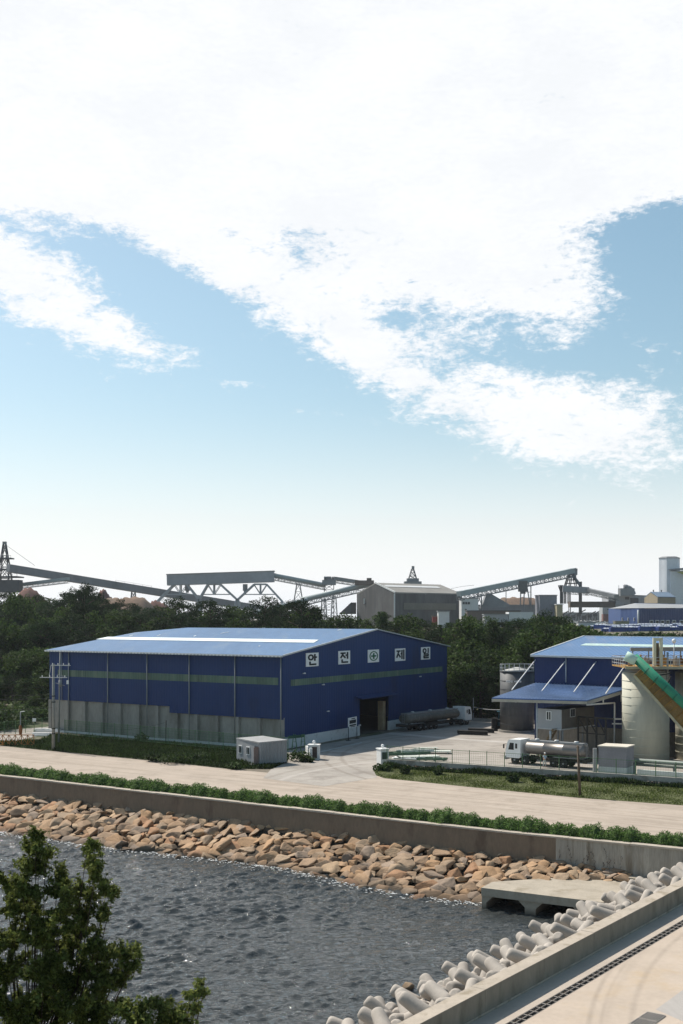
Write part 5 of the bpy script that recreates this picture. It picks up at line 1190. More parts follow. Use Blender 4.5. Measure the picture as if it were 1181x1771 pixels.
def tanker(loc, rz, L, label, tank_m, axles, cab_len=2.0, tz0=1.25, tr=(1.15,.82), tank_x=None, tilt=0):
    """local frame: front of the cab at x = 0, body towards +x"""
    t = thing('tank_truck', loc, label, 'truck', local=True, rz=rz)
    H_ = 3.0; mb = MB(); w = 1.2
    prof = [(0.05,.75),(0,1.0),(.02,1.75),(.32,2.75),(.55,2.95),(cab_len,3.0),(cab_len,.9),(cab_len*.9,.75)]
    k = len(prof); mb.add([(x,-w,z) for x,z in prof]+[(x,w,z) for x,z in prof], [tuple(range(k)), tuple(range(k,2*k))]+[(i,(i+1)%k,k+(i+1)%k,k+i) for i in range(k)])
    cabo = mb.build('cab', M_white, t)
    mb = MB(); mb.add([(-.005+.02,-1.05,1.78),(-.005+.02,1.05,1.78),(.27,1.0,2.62),(.27,-1.0,2.62),(.03,-1.05,1.78),(.03,1.05,1.78),(.3,1.0,2.62),(.3,-1.0,2.62)], [(0,1,2,3),(4,5,6,7),(0,1,5,4),(1,2,6,5),(2,3,7,6),(3,0,4,7)]); mb.build('windscreen', M_glass, cabo)
    for s in (-1,1):
        mb = MB(); mb.panel([(.40,s*1.205,1.72),(1.15,s*1.205,1.72),(1.15,s*1.205,2.55),(.62,s*1.205,2.55)], .012*(-s)); mb.build('side_window', M_glass, cabo)
        mb = MB(); mb.panel([(1.35,s*1.205,1.9),(1.62,s*1.205,1.9),(1.62,s*1.205,2.5),(1.35,s*1.205,2.5)], .012*(-s)); mb.build('side_window', M_glass, cabo)
        mb = MB(); mb.box((-.12,s*1.38,2.1), (.08,.22,.5)); mb.beam((.2,s*1.2,2.4), (-.1,s*1.38,2.35), .04); mb.build('mirror', M_black, cabo)
        mb = MB(); mb.box((-.06,s*.85,.95), (.06,.32,.2)); mb.build('headlight', M_trim, t)
    mb = MB(); mb.box((-.01,0,1.4), (.06,1.7,.4)); mb.build('grille', M_black, cabo)
    mb = MB(); mb.box((0,0,.72), (.22,2.45,.42)); mb.build('bumper', M_grey, t)
    mb = MB(); mb.beam((.3,-.42,.85), (L,-.42,.85), .14, .26); mb.beam((.3,.42,.85), (L,.42,.85), .14, .26); mb.box((L/2,0,.85), (L*.7,.8,.12)); mb.build('chassis', M_chas, t)
    tx0 = tank_x or cab_len+.35; R_ = Matrix.Rotation(math.pi/2, 3, 'Y'); tc_ = tz0+tr[1]
    Lt = L-tx0-.35; mb = MB()
    # lathe along x, elliptical section
    n = 28; prof = [(.02,0),(.55,.03),(.88,.14),(1.0,.30),(1.0,Lt*.33),(1.015,Lt*.33+.03),(1.0,Lt*.33+.06),(1.0,Lt*.66),(1.015,Lt*.66+.03),(1.0,Lt*.66+.06),(1.0,Lt-.30),(.88,Lt-.14),(.55,Lt-.03),(.02,Lt)]
    vs = [(tx0+x, math.cos(2*math.pi*i/n)*tr[0]*r, tc_+math.sin(2*math.pi*i/n)*tr[1]*r) for r, x in prof for i in range(n)]
    mb.add(vs, [(j*n+i, j*n+(i+1)%n, (j+1)*n+(i+1)%n, (j+1)*n+i) for j in range(len(prof)-1) for i in range(n)], True)
    tk = mb.build('tank', tank_m, t)
    zt = tc_+tr[1]
    mb = MB(); mb.box((tx0+Lt/2,0,zt+.03), (Lt*.92,.7,.05)); 
    for s in (-.62,.62): mb.beam((tx0+.2,s,zt-.02), (tx0+Lt-.2,s,zt-.02), .06, .16)
    mb.build('walkway', M_grey, tk)
    for i in range(3): mb = MB(); mb.lathe((tx0+Lt*(i+.5)/3,0,zt+.05), [(.28,0),(.28,.14),(.22,.2),(.02,.22)], 14); mb.build('hatch', M_trim, tk)
    for s in (-1,1):
        mb = MB(); mb.box((tx0+Lt*.45,s*1.08,.9), (Lt*.38,.3,.42)); mb.build('side_locker', M_chas, t)
        mb = MB(); mb.box((L-2.4,s*1.05,1.22), (3.4,.5,.04)); mb.build('mudguard', M_grey, t)
    mb = MB(); mb.box((L-.1,0,.95), (.5,2.2,.5)); mb.build('tail_box', M_chas, t)
    mb = MB(); mb.beam((L+.12,-.9,.75), (L+.12,.9,.75), .08); mb.beam((tx0+Lt+.05,-.2,1.0), (tx0+Lt+.05,-.2,zt), .05); mb.beam((tx0+Lt+.05,.2,1.0), (tx0+Lt+.05,.2,zt), .05)
    for i in range(6): mb.beam((tx0+Lt+.05,-.2,1.1+i*.25), (tx0+Lt+.05,.2,1.1+i*.25), .04)
    mb.build('ladder', M_grey, t)
    for ax in axles:
        for s in (-1,1): wheel(t, ax, s*.98)
    return t
ta_ = G(884,1320); tb_ = G(1019,1331.5); rz = math.atan2(tb_.y-ta_.y, tb_.x-ta_.x)
tanker(ta_+V(0,.9,0), rz, (tb_-ta_).length+.2, 'white cab tank truck with silver tank parked behind the green fence', M_tank, (1.25,2.6,6.4,7.7), 2.05)
ta_ = G(817,1252.5); tb_ = G(707,1267); rz = math.atan2(tb_.y-ta_.y, tb_.x-ta_.x)
Lr = (tb_-ta_).length
tanker(ta_+V(-1.0,.8,0), rz, Lr, 'long dirty tank truck parked against the blue gable wall', M_tankd, (1.3,2.9,Lr*.58,Lr*.58+1.4,Lr*.58+2.8,Lr*.58+4.2), 2.1, 1.2, (1.1,.78), 3.2)
# ---- person beside the truck
def person(loc, rz):
    t = thing('person', loc, 'person in pale blue shirt and light trousers standing beside the silver tank', 'person', local=True, rz=rz)
    def skin(name, verts, edges, radii, m, root=0):
        me = bpy.data.meshes.new(name); me.from_pydata(verts, edges, []); o = bpy.data.objects.new(name, me); COL.objects.link(o); o.parent = t
        md = o.modifiers.new('s', 'SKIN'); 
        for i, r in enumerate(radii): me.skin_vertices[0].data[i].radius = (r, r)
        me.skin_vertices[0].data[root].use_root = True
        o.modifiers.new('u', 'SUBSURF').levels = 1; o.modifiers['u'].render_levels = 2; me.materials.append(m); return o
    skinm = mat('skin', (.36,.21,.14), .6)
    def mk(name, chains, m, root=0):
        vs = []; rs = []; es = []; idx = {}
        for ch in chains:
            prev = None
            for p in ch:
                key = tuple(p[:3])
                if key not in idx: idx[key] = len(vs); vs.append(key); rs.append(p[3])
                if prev is not None: es.append((prev, idx[key]))
                prev = idx[key]
        me = bpy.data.meshes.new(name); me.from_pydata(vs, es, []); o = bpy.data.objects.new(name, me); COL.objects.link(o); o.parent = t
        o.modifiers.new('s', 'SKIN'); 
        if not me.skin_vertices:
            bm = bmesh.new(); bm.from_mesh(me); bm.verts.layers.skin.verify(); bm.to_mesh(me); bm.free()
        for i, r in enumerate(rs): me.skin_vertices[0].data[i].radius = (r, r)
        me.skin_vertices[0].data[root].use_root = True
        md = o.modifiers.new('u', 'SUBSURF'); md.levels = 1; md.render_levels = 2; me.materials.append(m); return o
    pel = (0,0,.92,.13); ch_ = (0,0,1.28,.15); nk = (0,0,1.45,.06)
    chains = [[pel,(0,0,1.1,.12),ch_,nk,(0,-.02,1.52,.065),(0,-.03,1.60,.095),(0,-.02,1.68,.075)]]
    for s in (-1,1):
        chains.append([pel,(s*.1,0,.85,.09),(s*.13,-.03 if s > 0 else .05,.47,.06),(s*.14,.02 if s > 0 else .12,.09,.042),(s*.15,-.12 if s > 0 else 0,.04,.035)])
        hand = (s*.30,-.30,1.02,.03)
        chains.append([ch_,(s*.19,0,1.38,.06),(s*.27,-.05,1.12,.042),hand])
        for f in range(4): chains.append([hand,(s*.30-.03+.02*f,-.35,1.0,.011),(s*.30-.03+.02*f,-.385-.004*f,.97,.009)])
        chains.append([hand,(s*.27,-.32,1.04,.011),(s*.26,-.345,1.03,.009)])
    body = mk('body', chains, skinm)
    mk('shirt', [[(0,0,.9,.155),(0,0,1.1,.145),(0,0,1.3,.165),(0,0,1.42,.09)]]+[[(0,0,1.3,.165),(s*.19,0,1.38,.075),(s*.24,-.03,1.22,.065)] for s in (-1,1)], mat('pale_blue_shirt', (.42,.55,.66), .8, 0, .1, 3))
    mk('trousers', [[(0,0,.93,.15),(0,0,.86,.14)]]+[[(0,0,.86,.14),(s*.1,0,.8,.10),(s*.13,-.03 if s > 0 else .05,.47,.078),(s*.14,.02 if s > 0 else .12,.14,.065)] for s in (-1,1)], mat('pale_trousers', (.42,.47,.45), .85, 0, .1, 3))
    mb = MB(); mb.lathe((0,-.02,1.64), [(.108,0),(.112,.04),(.09,.10),(.03,.125)], 16); mb.build('cap', M_white, t)
person(G(942,1327), .5)
# ---- yard clutter
def scrap(name, x, y, w, d, h, rz, m, label, cat, z=0):
    q = G(x,y); mb = MB(); mb.box(q+V(0,0,z+h/2), (w,d,h), rz); return tag(own_origin(mb.build(name, m), q), label, cat)
M_pg = mat('pale_sheet', (.55,.58,.52), .6, 0, .2, .8); M_dg = mat('green_scrap', (.08,.14,.09), .7, 0, .3, 1)
def frame_scrap(x, y, w, d, rz, h, m, label, z=.05, n=3, tilt=0.0):
    q = G(x,y); mb = MB(); R = Matrix.Rotation(rz,3,'Z') @ Matrix.Rotation(tilt,3,'Y')
    for s in (-1,1): mb.box(q+V(0,0,z+h/2)+R@V(0,s*d/2,0), (w,.12,h), rot=R)
    for i in range(n): mb.box(q+V(0,0,z+h/2)+R@V(-w/2+w*(i+.5)/n,0,.01), (.12,d-.12,h*.8), rot=R)
    return tag(own_origin(mb.build('steel_frame', m), q), label, 'scrap')
def sheet_scrap(x, y, w, d, rz, m, label, z=.12, n=2):
    q = G(x,y); mb = MB()
    for i in range(n): mb.box(q+V(.1*i,.08*i,z+.09*i), (w-.3*i,d,.05), rz+.05*i)
    for s in (-.4,.4): mb.box(q+V(s*w,0,z/2-.03), (.15,d*.8,z-.07), rz)
    return tag(own_origin(mb.build('sheet_stack', m), q), label, 'sheets')
frame_scrap(700,1306,6.5,1.6,.35,.35,M_dg,'green steel ladder frame leaning nearest the right gatepost', .1, 5)
frame_scrap(718,1304,5.0,1.2,.5,.3,M_pg,'pale steel frame among the scrap behind the fence', .3, 4)
sheet_scrap(752,1303,4.2,1.4,-.12,M_pg,'rightmost pale sheet stack behind the fence', .25, 2)
sheet_scrap(722,1313,5.6,1.6,.1,M_pg,'long pale sheet stack close behind the fence wall', .2, 3)
sheet_scrap(700,1314,3.2,1.4,-.3,M_white,'white sheet stack close to the right gatepost', .2, 2)
frame_scrap(742,1315,4.5,1.0,-.2,.25,M_dg,'green frame lying on the long pale sheets', .1, 4)
sheet_scrap(735,1297,3.5,.7,.2,M_pg,'narrow pale board farthest back in the scrap pile', .3, 1)
for i, (x, y, w) in enumerate([(817,1271,4.6),(832,1267,4.0)]):
    q = G(x,y); mb = MB()
    for s in (-.35,.35): mb.box(q+V(0,s,.35), (w,.12,.5), -.35); 
    mb.box(q+V(0,0,.6), (w,.85,.08), -.35)
    tag(own_origin(mb.build('steel_beam', M_chas), q), ['nearer dark steel beam lying in the open yard','farther dark steel beam lying in the open yard'][i], 'beam')
for i, (x, y, r, h, m_, lb) in enumerate([(855,1264,.5,2.0,M_black,'black drum stack left of the grey silo'),(860,1263,.42,1.7,M_chas,'dark drum beside the black drum stack')]):
    q = G(x,y); mb = MB(); mb.lathe(q, [(r,0),(r*1.04,.03),(r,.06),(r,h*.5-.03),(r*1.04,h*.5),(r,h*.5+.03),(r,h-.04),(r*1.04,h),(r*.9,h),(.02,h)], 20, False); tag(own_origin(mb.build('drum', m_), q), lb, 'drum')
q = G(869,1264)+V(0,1,0); t = thing('forklift', q, 'teal forklift half hidden behind the grey silo', 'forklift'); M_teal = mat('teal_paint', (.02,.09,.12), .5, 0, .15, 2)
mb = MB(); mb.box(q+V(0,0,.85), (1.5,1.1,.9)); mb.box(q+V(.5,0,1.4), (.5,1.0,.5)); mb.build('body', M_teal, t)
mb = MB(); 
for sx in (-.5,.6):
    for sy in (-.45,.45): mb.beam(q+V(sx,sy,1.3), q+V(sx*.8,sy,2.9), .08)
mb.box(q+V(0,0,2.95), (1.4,1.1,.1)); mb.build('cage', M_teal, t)
for sx in (-.5,.5):
    for sy in (-.5,.5): mb = MB(); mb.lathe(q+V(sx,sy,.36), [(.1,-.12),(.36,-.12),(.36,.12),(.1,.12)], 16, False, axis=Matrix.Rotation(math.pi/2,3,'X')); mb.build('wheel', M_black, t)
mb = MB(); mb.beam(q+V(-.85,-.3,0), q+V(-.85,-.3,2.4), .1); mb.beam(q+V(-.85,.3,0), q+V(-.85,.3,2.4), .1); mb.beam(q+V(-1.7,-.3,.1), q+V(-.85,-.3,.1), .1,.05); mb.beam(q+V(-1.7,.3,.1), q+V(-.85,.3,.1), .1,.05); mb.build('mast', M_chas, t)
q1_, q2_2 = G(822,1250)+V(0,3,0), G(873,1252)+V(0,3,0); mb = MB(); mb.wall(q1_, q2_2+U*20, 0, .55, .3, 1); tag(own_origin(mb.build('rear_wall', M_conc), q1_), 'low concrete wall closing the back of the yard', 'wall')
mb = MB(); mb.path(sag(V(q1_.x,q1_.y,CH-(1223-HY)*q1_.y/F), V(P(873,0,sg.y).x,sg.y,CH-(1227-HY)*sg.y/F), .2, 8), .06, 5); tag(own_origin(mb.build('pipe_run', M_pipe), q1_+V(0,0,3)), 'thin pipe run spanning from the dirty truck to the grey silo', 'pipe')
mb = MB(); mb.box(q1_+V(0,0,2), (.12,.12,4)); tag(own_origin(mb.build('pipe_post', M_pipe), q1_), 'slim post carrying the pipe run behind the dirty truck cab', 'post')
# ================================================================ FAR INDUSTRY (on a terrace 12 m up)
M_fg = mat('far_grey_cladding', (.23,.235,.25), .7, .1, .12, .05, stain=((.17,.17,.18),.5,.7), ss=.06, stretch=(1,1,.4))
M_fg2 = mat('far_light_cladding', (.36,.37,.39), .7, .1, .1, .05, stain=((.26,.26,.27),.5,.7), ss=.08, stretch=(1,1,.3))
M_fdk = mat('far_dark_steel', (.10,.10,.105), .8, .1, .15, .2)
M_fst = mat('far_grey_steel', (.25,.26,.27), .7, .1, .15, .2)
M_fbl = mat('far_blue_grey', (.34,.39,.40), .6, .1, .1, .1)
M_fwh = mat('far_white', (.60,.61,.61), .7, 0, .08, .1)
M_fbrown = mat('far_brown', (.14,.115,.10), .9, 0, .2, .1)
M_soil = mat('ore_heap', (.20,.135,.095), .95, 0, .25, .08, bump=.3, bs=.6, stain=((.13,.10,.07),.45,.65), ss=.08)
M_soilr = mat('red_heap', (.15,.075,.06), .95, 0, .25, .08, bump=.3, bs=.6)
def gz(p): return ground_at(p)
def floorp(px, d): x = (px-CX)*d/F; return V(x, d, gz((x,d)))
def conveyor(a, b, w, h, m, label, truss=0.0, truss_m=None, name='conveyor_gallery', legs=(), tube=False):
    """a, b: centres of the enclosed gallery; truss: depth of the open truss below"""
    f = floorp(CX, 10) if False else V(a.x, a.y, gz(a)); t = thing(name, f, label, 'conveyor'); mb = MB(); d = (b-a).normalized(); up_ = V(0,0,1)
    if tube: mb.tube(a, b, h/2, 12)
    else: mb.beam(a, b, w, h)
    mb.build('gallery', m, t)
    if truss:
        mb = MB(); side = d.cross(up_).normalized()*w*.42; L_ = (b-a).length; n = max(3, int(L_/(truss*1.3))); lo = V(0,0,-h/2-truss); hi = V(0,0,-h/2)
        for s in (-1,1):
            mb.beam(a+side*s+lo, b+side*s+lo, truss*.16); mb.beam(a+side*s+hi, b+side*s+hi, truss*.14)
            for i in range(n):
                p, q = lerp(a,b,i/n), lerp(a,b,(i+1)/n)
                mb.beam(p+side*s+lo, p+side*s+hi, truss*.11); mb.beam(p+side*s+lo, q+side*s+hi, truss*.11) if i % 2 else mb.beam(p+side*s+hi, q+side*s+lo, truss*.11)
        mb.build('truss', truss_m or M_fst, t)
    for lg in legs:
        k, spread = lg[0], lg[1]; p = lerp(a,b,k)-V(0,0,h/2+truss*.5); g_ = gz(p); mb = MB(); hw = w*.45
        lo = [V(p.x-hw-spread, p.y-1.5, g_), V(p.x+hw+spread, p.y-1.5, g_), V(p.x+hw+spread, p.y+1.5, g_), V(p.x-hw-spread, p.y+1.5, g_)]
        hi = [V(p.x-hw*.6, p.y-1, p.z), V(p.x+hw*.6, p.y-1, p.z), V(p.x+hw*.6, p.y+1, p.z), V(p.x-hw*.6, p.y+1, p.z)]
        mb.lattice(lo, hi, lg[2] if len(lg) > 2 else .4, max(2, int((p.z-g_)/5)), .22); mb.build('trestle', M_fst, t)
    return t
def tower(cx_px, top, d, wb, wt, label, nlev, w=.35, base_py=None, m=None, cap=None):
    x = (cx_px-CX)*d/F; zt = CH-(top-HY)*d/F; g_ = gz((x,d)) if base_py is None else CH-(base_py-HY)*d/F
    t = thing('lattice_tower', V(x,d,g_), label, 'tower')
    lo = [V(x-wb,d-wb,g_), V(x+wb,d-wb,g_), V(x+wb,d+wb,g_), V(x-wb,d+wb,g_)]; hi = [V(x-wt,d-wt,zt), V(x+wt,d-wt,zt), V(x+wt,d+wt,zt), V(x-wt,d+wt,zt)]
    mb = MB(); mb.lattice(lo, hi, w, nlev, w*.6); mb.build('frame', m or M_fdk, t); return t, x, zt, g_
# ship loader tower, far left
t, x, zt, g_ = tower(8, 941, 760, 7.5, .8, 'tall lattice tower at the left end of the long dark conveyor', 7, .55)
mb = MB(); mb.box((x,760,zt+.8), (2.2,2.2,1.6)); mb.build('peak_cabin', M_fst, t)
for i, (yy, w_) in enumerate([(966,6),(985,9.5),(998,12)]):
    z_ = CH-(yy-HY)*760/F; mb = MB(); mb.box((x,760,z_), (w_*1.7,w_*1.4,.8)); 
    for k in range(8): xx = x-w_*.85+w_*1.7*k/7; mb.beam((xx,760-w_*.7,z_), (xx,760-w_*.7,z_+1.8), .15)
    mb.beam((x-w_*.85,760-w_*.7,z_+1.8), (x+w_*.85,760-w_*.7,z_+1.8), .15); mb.build('platform', M_fdk, t)
mb = MB(); z_ = CH-(1006-HY)*760/F; mb.box((x+3,758,z_-3), (16,9,8)); mb.build('drive_house', M_fdk, t)
mb = MB(); mb.path([V(x,760,zt), P(60,978,745)], .12, 4); mb.build('stay_cable', M_fdk, t)
A_, B_ = P(14,982.5,750), P(470,1056,900)
t = conveyor(A_, B_, 4.2, 4.9, M_fg, 'long dark enclosed conveyor falling from the left lattice tower behind the pines', legs=((.43,1.0,.5),))
mb = MB(); n_ = 30
for i in range(n_):
    q = lerp(A_,B_,i/n_)+V(0,-2.0,2.5)
    if 10 < i < 16: mb.beam(q, q+V(0,0,1.1), .12)
mb.beam(lerp(A_,B_,11/n_)+V(0,-2,3.6), lerp(A_,B_,15/n_)+V(0,-2,3.6), .12); mb.build('handrail', M_fst, t)
conveyor(P(28,1012,770), P(118,1001,750), 3, 1.9, M_fbl, 'short light conveyor under the long dark one beside the left tower', truss=1.6)
# high gallery on V legs
GA_, GB_ = P(290,1003.5,800), P(474,997.5,800)
t = thing('storage_gallery', V(GA_.x,800,12), 'grey box gallery raised on white V shaped trestles', 'gallery')
mb = MB(); mb.beam(GA_, GB_, 9, 7.2); mb.build('gallery_box', M_fg2 if False else mat('gallery_cladding', (.36,.37,.40), .7, .1, .1, .05), t)
mb = MB(); mb.beam(GA_+V(-.4,0,3.8), GB_+V(.4,0,3.8), 9.8, .5); mb.build('roof', M_fst, t)
M_leg = mat('pale_trestle_steel', (.38,.40,.43), .6, .1, .1, .2)
for (l0, r0, l1, r1) in ((302,323,273,347),(360,381,343,413),(440,461,408,488)):
    for dy in (-3.5,3.5):
        def Q(x, y): p = P(x,y,800); p.y += dy; return p
        mb = MB(); mb.beam(Q(l0,1010.5), Q(r0,1010.5), 1.0)
        yb = 1040
        mb.beam(Q(l0,1010.5), Q(l1-.6*(yb-1040)*0,1040), 1.1); mb.beam(Q(r0,1010.5), Q(r1,1040), 1.1)
        mb.beam(Q(l0-(l0-l1)*.58,1028), Q(r0+(r1-r0)*.58,1028), .55); c_ = (l0+r0)/2; mb.beam(Q(c_,1010.5), Q(c_,1028), .6)
        mb.beam(Q(c_,1028), Q(l0,1012), .45); mb.beam(Q(c_,1028), Q(r0,1012), .45)
        mb.beam(Q(l1,1040), Q(l1,1080), 1.2); mb.beam(Q(r1,1040), Q(r1,1080), 1.2); mb.build('trestle', M_leg, t)
mb = MB(); 
for x_ in (324,424): mb = MB(); q = P(x_,1016,799); mb.box(q, (3,3,4.5)); mb.box(q+V(0,0,-2.8), (1.8,1.8,1.5)); mb.build('hopper', M_fst, t)
conveyor(P(464,993,800), P(562,1012,830), 3.6, 3.0, M_fbl, 'tube conveyor falling right from the raised grey gallery', truss=1.8, legs=((.52,4,.5),), tube=True)
t, x, zt, g_ = tower(569, 1000, 820, 3.4, 3.2, 'slim transfer tower where two tube conveyors meet', 8, .35)
mb = MB(); mb.box((x,820,zt-3), (9.5,8,3.4)); mb.box((x-1,820,zt), (5,6,2.2)); mb.build('head_house', M_fst, t)
conveyor(P(576,1000,820), P(640,1009.5,840), 3.6, 2.2, M_fst, 'short sloping conveyor between transfer tower and grey warehouse roof', truss=1.8)
conveyor(P(522,1037,760), P(642,1009,745), 4, 3.2, M_fbl, 'pale blue tube conveyor climbing to the dark warehouse gable', truss=2.4, legs=((.32,.5,.5),(.47,.5,.5)), tube=True)
conveyor(P(430,1063,720), P(530,1038,750), 4, 3.2, M_fbl, 'lower pale tube conveyor seen through the pine branches', truss=1.5, tube=True)
q = P(630,1008,742); mb = MB(); mb.box(q, (12,5,3)); mb.box(q+V(3,0,2), (3,3,2)); tag(own_origin(mb.build('head_house', M_fbrown), q), 'brown head box on top of the dark warehouse gable', 'conveyor head')
# grey warehouse
fA, fB, fC = floorp(617,735), floorp(683,690), floorp(799,735)
M_gw = mat('weathered_grey_sheet', (.125,.125,.125), .8, .1, .2, .06, stain=((.075,.075,.075),.42,.62), ss=.09, stretch=(1,1,.3))
gw = thing('grey_warehouse', fB, 'large weathered grey warehouse with a pale strip on its roof', 'warehouse')
zE = CH-(1026.5-HY)*690/F; zEl = CH-(1027.5-HY)*735/F; zR = CH-(1010-HY)*712/F; gm = (fA+fB)/2
mb = MB(); 
base = 8
mb.add([V(fA.x,fA.y,base), V(fB.x,fB.y,base), V(fB.x,fB.y,zE), V(gm.x,gm.y,zR), V(fA.x,fA.y,zE)], [(0,1,2,3,4)]); dvv = fC-fB
mb.add([V(fA.x,fA.y,base)+dvv*1, V(fB.x,fB.y,base)+dvv, V(fB.x,fB.y,zE)+V(dvv.x,dvv.y,0), V(gm.x,gm.y,zR)+V(dvv.x,dvv.y,0), V(fA.x,fA.y,zE)+V(dvv.x,dvv.y,0)], [(0,1,2,3,4)])
mb.build('gable_wall', mat('weathered_gable_sheet', (.115,.115,.115), .8, .1, .2, .06, stain=((.075,.075,.075),.42,.62), ss=.09, stretch=(1,1,.3)), gw)
mb = MB(); mb.wall(fB, fC, base, zE, .5, 1); mb.wall(fA, fA+dvv, base, zE, .5, -1); mb.build('long_wall', M_gw, gw)
mb = MB(); a_, b_ = fB+dvv*.12, fB+dvv*.90; mb.wall(a_+V(0,-.3,0), b_+V(0,-.3,0), zE-9.3, zE-5.4, .3, -1); mb.build('panel_band', mat('olive_panel', (.17,.165,.14), .8, 0, .15, .1), gw)
mb = MB(); r0 = V(gm.x,gm.y,zR); e0_ = V(fB.x,fB.y,zE); r1 = r0+V(dvv.x*.98,dvv.y*.98,0); e1_ = e0_+V(dvv.x,dvv.y,0); w0 = V(fA.x,fA.y,zE); w1_ = w0+V(dvv.x,dvv.y,0); lift = V(0,0,.4)
for P4 in ([e0_,e1_,r1,r0],[r0,r1,w1_,w0]):
    mb.add([p+lift*.2 for p in P4]+[p+lift*2 for p in P4], [(0,1,2,3),(4,5,6,7)]+[(i,(i+1)%4,4+(i+1)%4,4+i) for i in range(4)])
rfo = mb.build('roof', mat('grey_roof_sheet', (.25,.24,.22), .8, 0, .15, .06), gw)
mb = MB(); mb.panel([lerp(e0_,r0,.55)+dvv.xy.to_3d()*.04+lift*2.3, lerp(e0_,r0,.55)+dvv.xy.to_3d()*.84+lift*2.3, lerp(e0_,r0,.72)+dvv.xy.to_3d()*.84+lift*2.3, lerp(e0_,r0,.72)+dvv.xy.to_3d()*.04+lift*2.3], .15); mb.build('skylight_strip', M_fwh, rfo)
mb = MB(); mb.beam(e0_+lift*2, r0+lift*2, .5, .9); mb.beam(e0_+V(-.3,-.4,0), V(e0_.x-.3,e0_.y-.4,base), .6); mb.build('corner_trim', M_fwh, gw)
q = lerp(fA,fB,.21); mb = MB(); mb.box(V(q.x,q.y-.5,zE-4), (1.1,.6,3.2)); mb.build('window', M_fwh, gw)
fD = floorp(600,760); mb = MB(); mb.panel([P(595,1062,745), P(616,1062,740), P(616,1042,740)], 6); mb.build('lean_to', M_fdk, gw)
t, x, zt, g_ = tower(713.5, 984, 900, 5.2, .8, 'small lattice headframe rising behind the grey warehouse roof', 6, .5, base_py=1020)
mb = MB(); mb.box((x+.3,900,zt+1), (2,2,2.4)); mb.build('sheave_house', M_fst, t); mb = MB(); z_ = CH-(1008-HY)*900/F; mb.box((x,900,z_), (13,11,2)); mb.box((x,900,CH-(1003-HY)*900/F), (9,8,2.2)); mb.build('platform', M_fst, t)
mb = MB(); mb.path([P(780,1018,740), P(800,1014,740), P(820,1012,740)], .12, 4); tag(own_origin(mb.build('cable', M_fdk), P(780,1018,740)), 'thin cable run above the roof right of the grey warehouse', 'cable')
# boxes and small blocks
def block(name, x0, x1, y0, y1, d, dep, m, label, cat='building', wins=(), rot=0.0, roofm=None, wm=None, slope=0):
    a, b = P(x0,y0,d), P(x1,y0,d); z0 = P(x0,y1,d).z; t = thing(name, V((a.x+b.x)/2, d, z0), label, cat); mb = MB()
    sh = V(dep*math.sin(rot), dep*math.cos(rot), 0); z0 = min(z0, gz(V(a.x,d,0))-.3)
    lo = [V(a.x,d,z0), V(b.x,d,z0), V(b.x,d,z0)+sh, V(a.x,d,z0)+sh]; hi = [V(a.x,d,a.z), V(b.x,d,a.z+slope), V(b.x,d,a.z+slope)+sh, V(a.x,d,a.z)+sh]
    mb.hexa(lo+hi); mb.build('wall', m, t)
    if roofm:
        mb = MB(); o_ = .35; hh = [hi[0]+V(-o_,-o_,.03), hi[1]+V(o_,-o_,.03), hi[2]+V(o_,o_,.03), hi[3]+V(-o_,o_,.03)]; mb.hexa(hh+[p+V(0,0,.45) for p in hh]); mb.build('roof', roofm, t)
    for (wx0, wx1, wy0, wy1) in wins:
        p, q = P(wx0,wy0,d-.15), P(wx1,wy1,d-.15); mb = MB(); mb.box(((p.x+q.x)/2, d-.12, (p.z+q.z)/2), (q.x-p.x,.3,p.z-q.z)); w_ = mb.build('window', wm or M_fdk, t)
    return t
block('white_office', 798,827,1035.5,1066,690,14,M_fwh,'white block with a row of small dark windows beside the grey warehouse',wins=((800,803.5,1041,1045),(804.5,808,1041,1045),(809,812.5,1041,1045),(804,807,1053,1055)),roofm=M_fst)
block('container', 758,777,1058,1077,560,6,M_fwh,'white container box before the grey warehouse wall','container',roofm=M_fst)
block('container', 748,766,1066.5,1078,565,3,mat('red_container_paint',(.20,.04,.035),.7),'dark red container left of the white container box','container',roofm=M_fbrown)
block('container', 838,879,1063.5,1082,600,9,M_fg2,'long grey white container behind the conifers','container',roofm=M_fst)
block('container', 822,846,1079,1088,470,6,M_fg2,'low pale shed roof among the conifer tops','container',roofm=M_fst)
block('low_shed', 828,935,1047,1064,760,30,M_fg,'long low grey shed before the brown ore heaps','shed',roofm=M_fst)
block('low_shed', 808,900,1057,1069,660,10,M_fbrown,'long low brown shed right of the white block','shed',roofm=M_fdk)
block('grey_store', 933,963,1030,1059,700,16,mat('store_grey',(.20,.21,.24),.7),'plain blue grey store block left of the transfer tower','building',roofm=M_fst)
block('small_shed', 963,973,1046,1059,690,8,mat('yellow_shed',(.33,.30,.20),.8),'small yellowish shed touching the blue grey store','shed',roofm=M_fwh)
block('kiosk', 880,922,1058.5,1062,600,12,M_fwh,'low pale roofed kiosk beside the dark pine','shed')
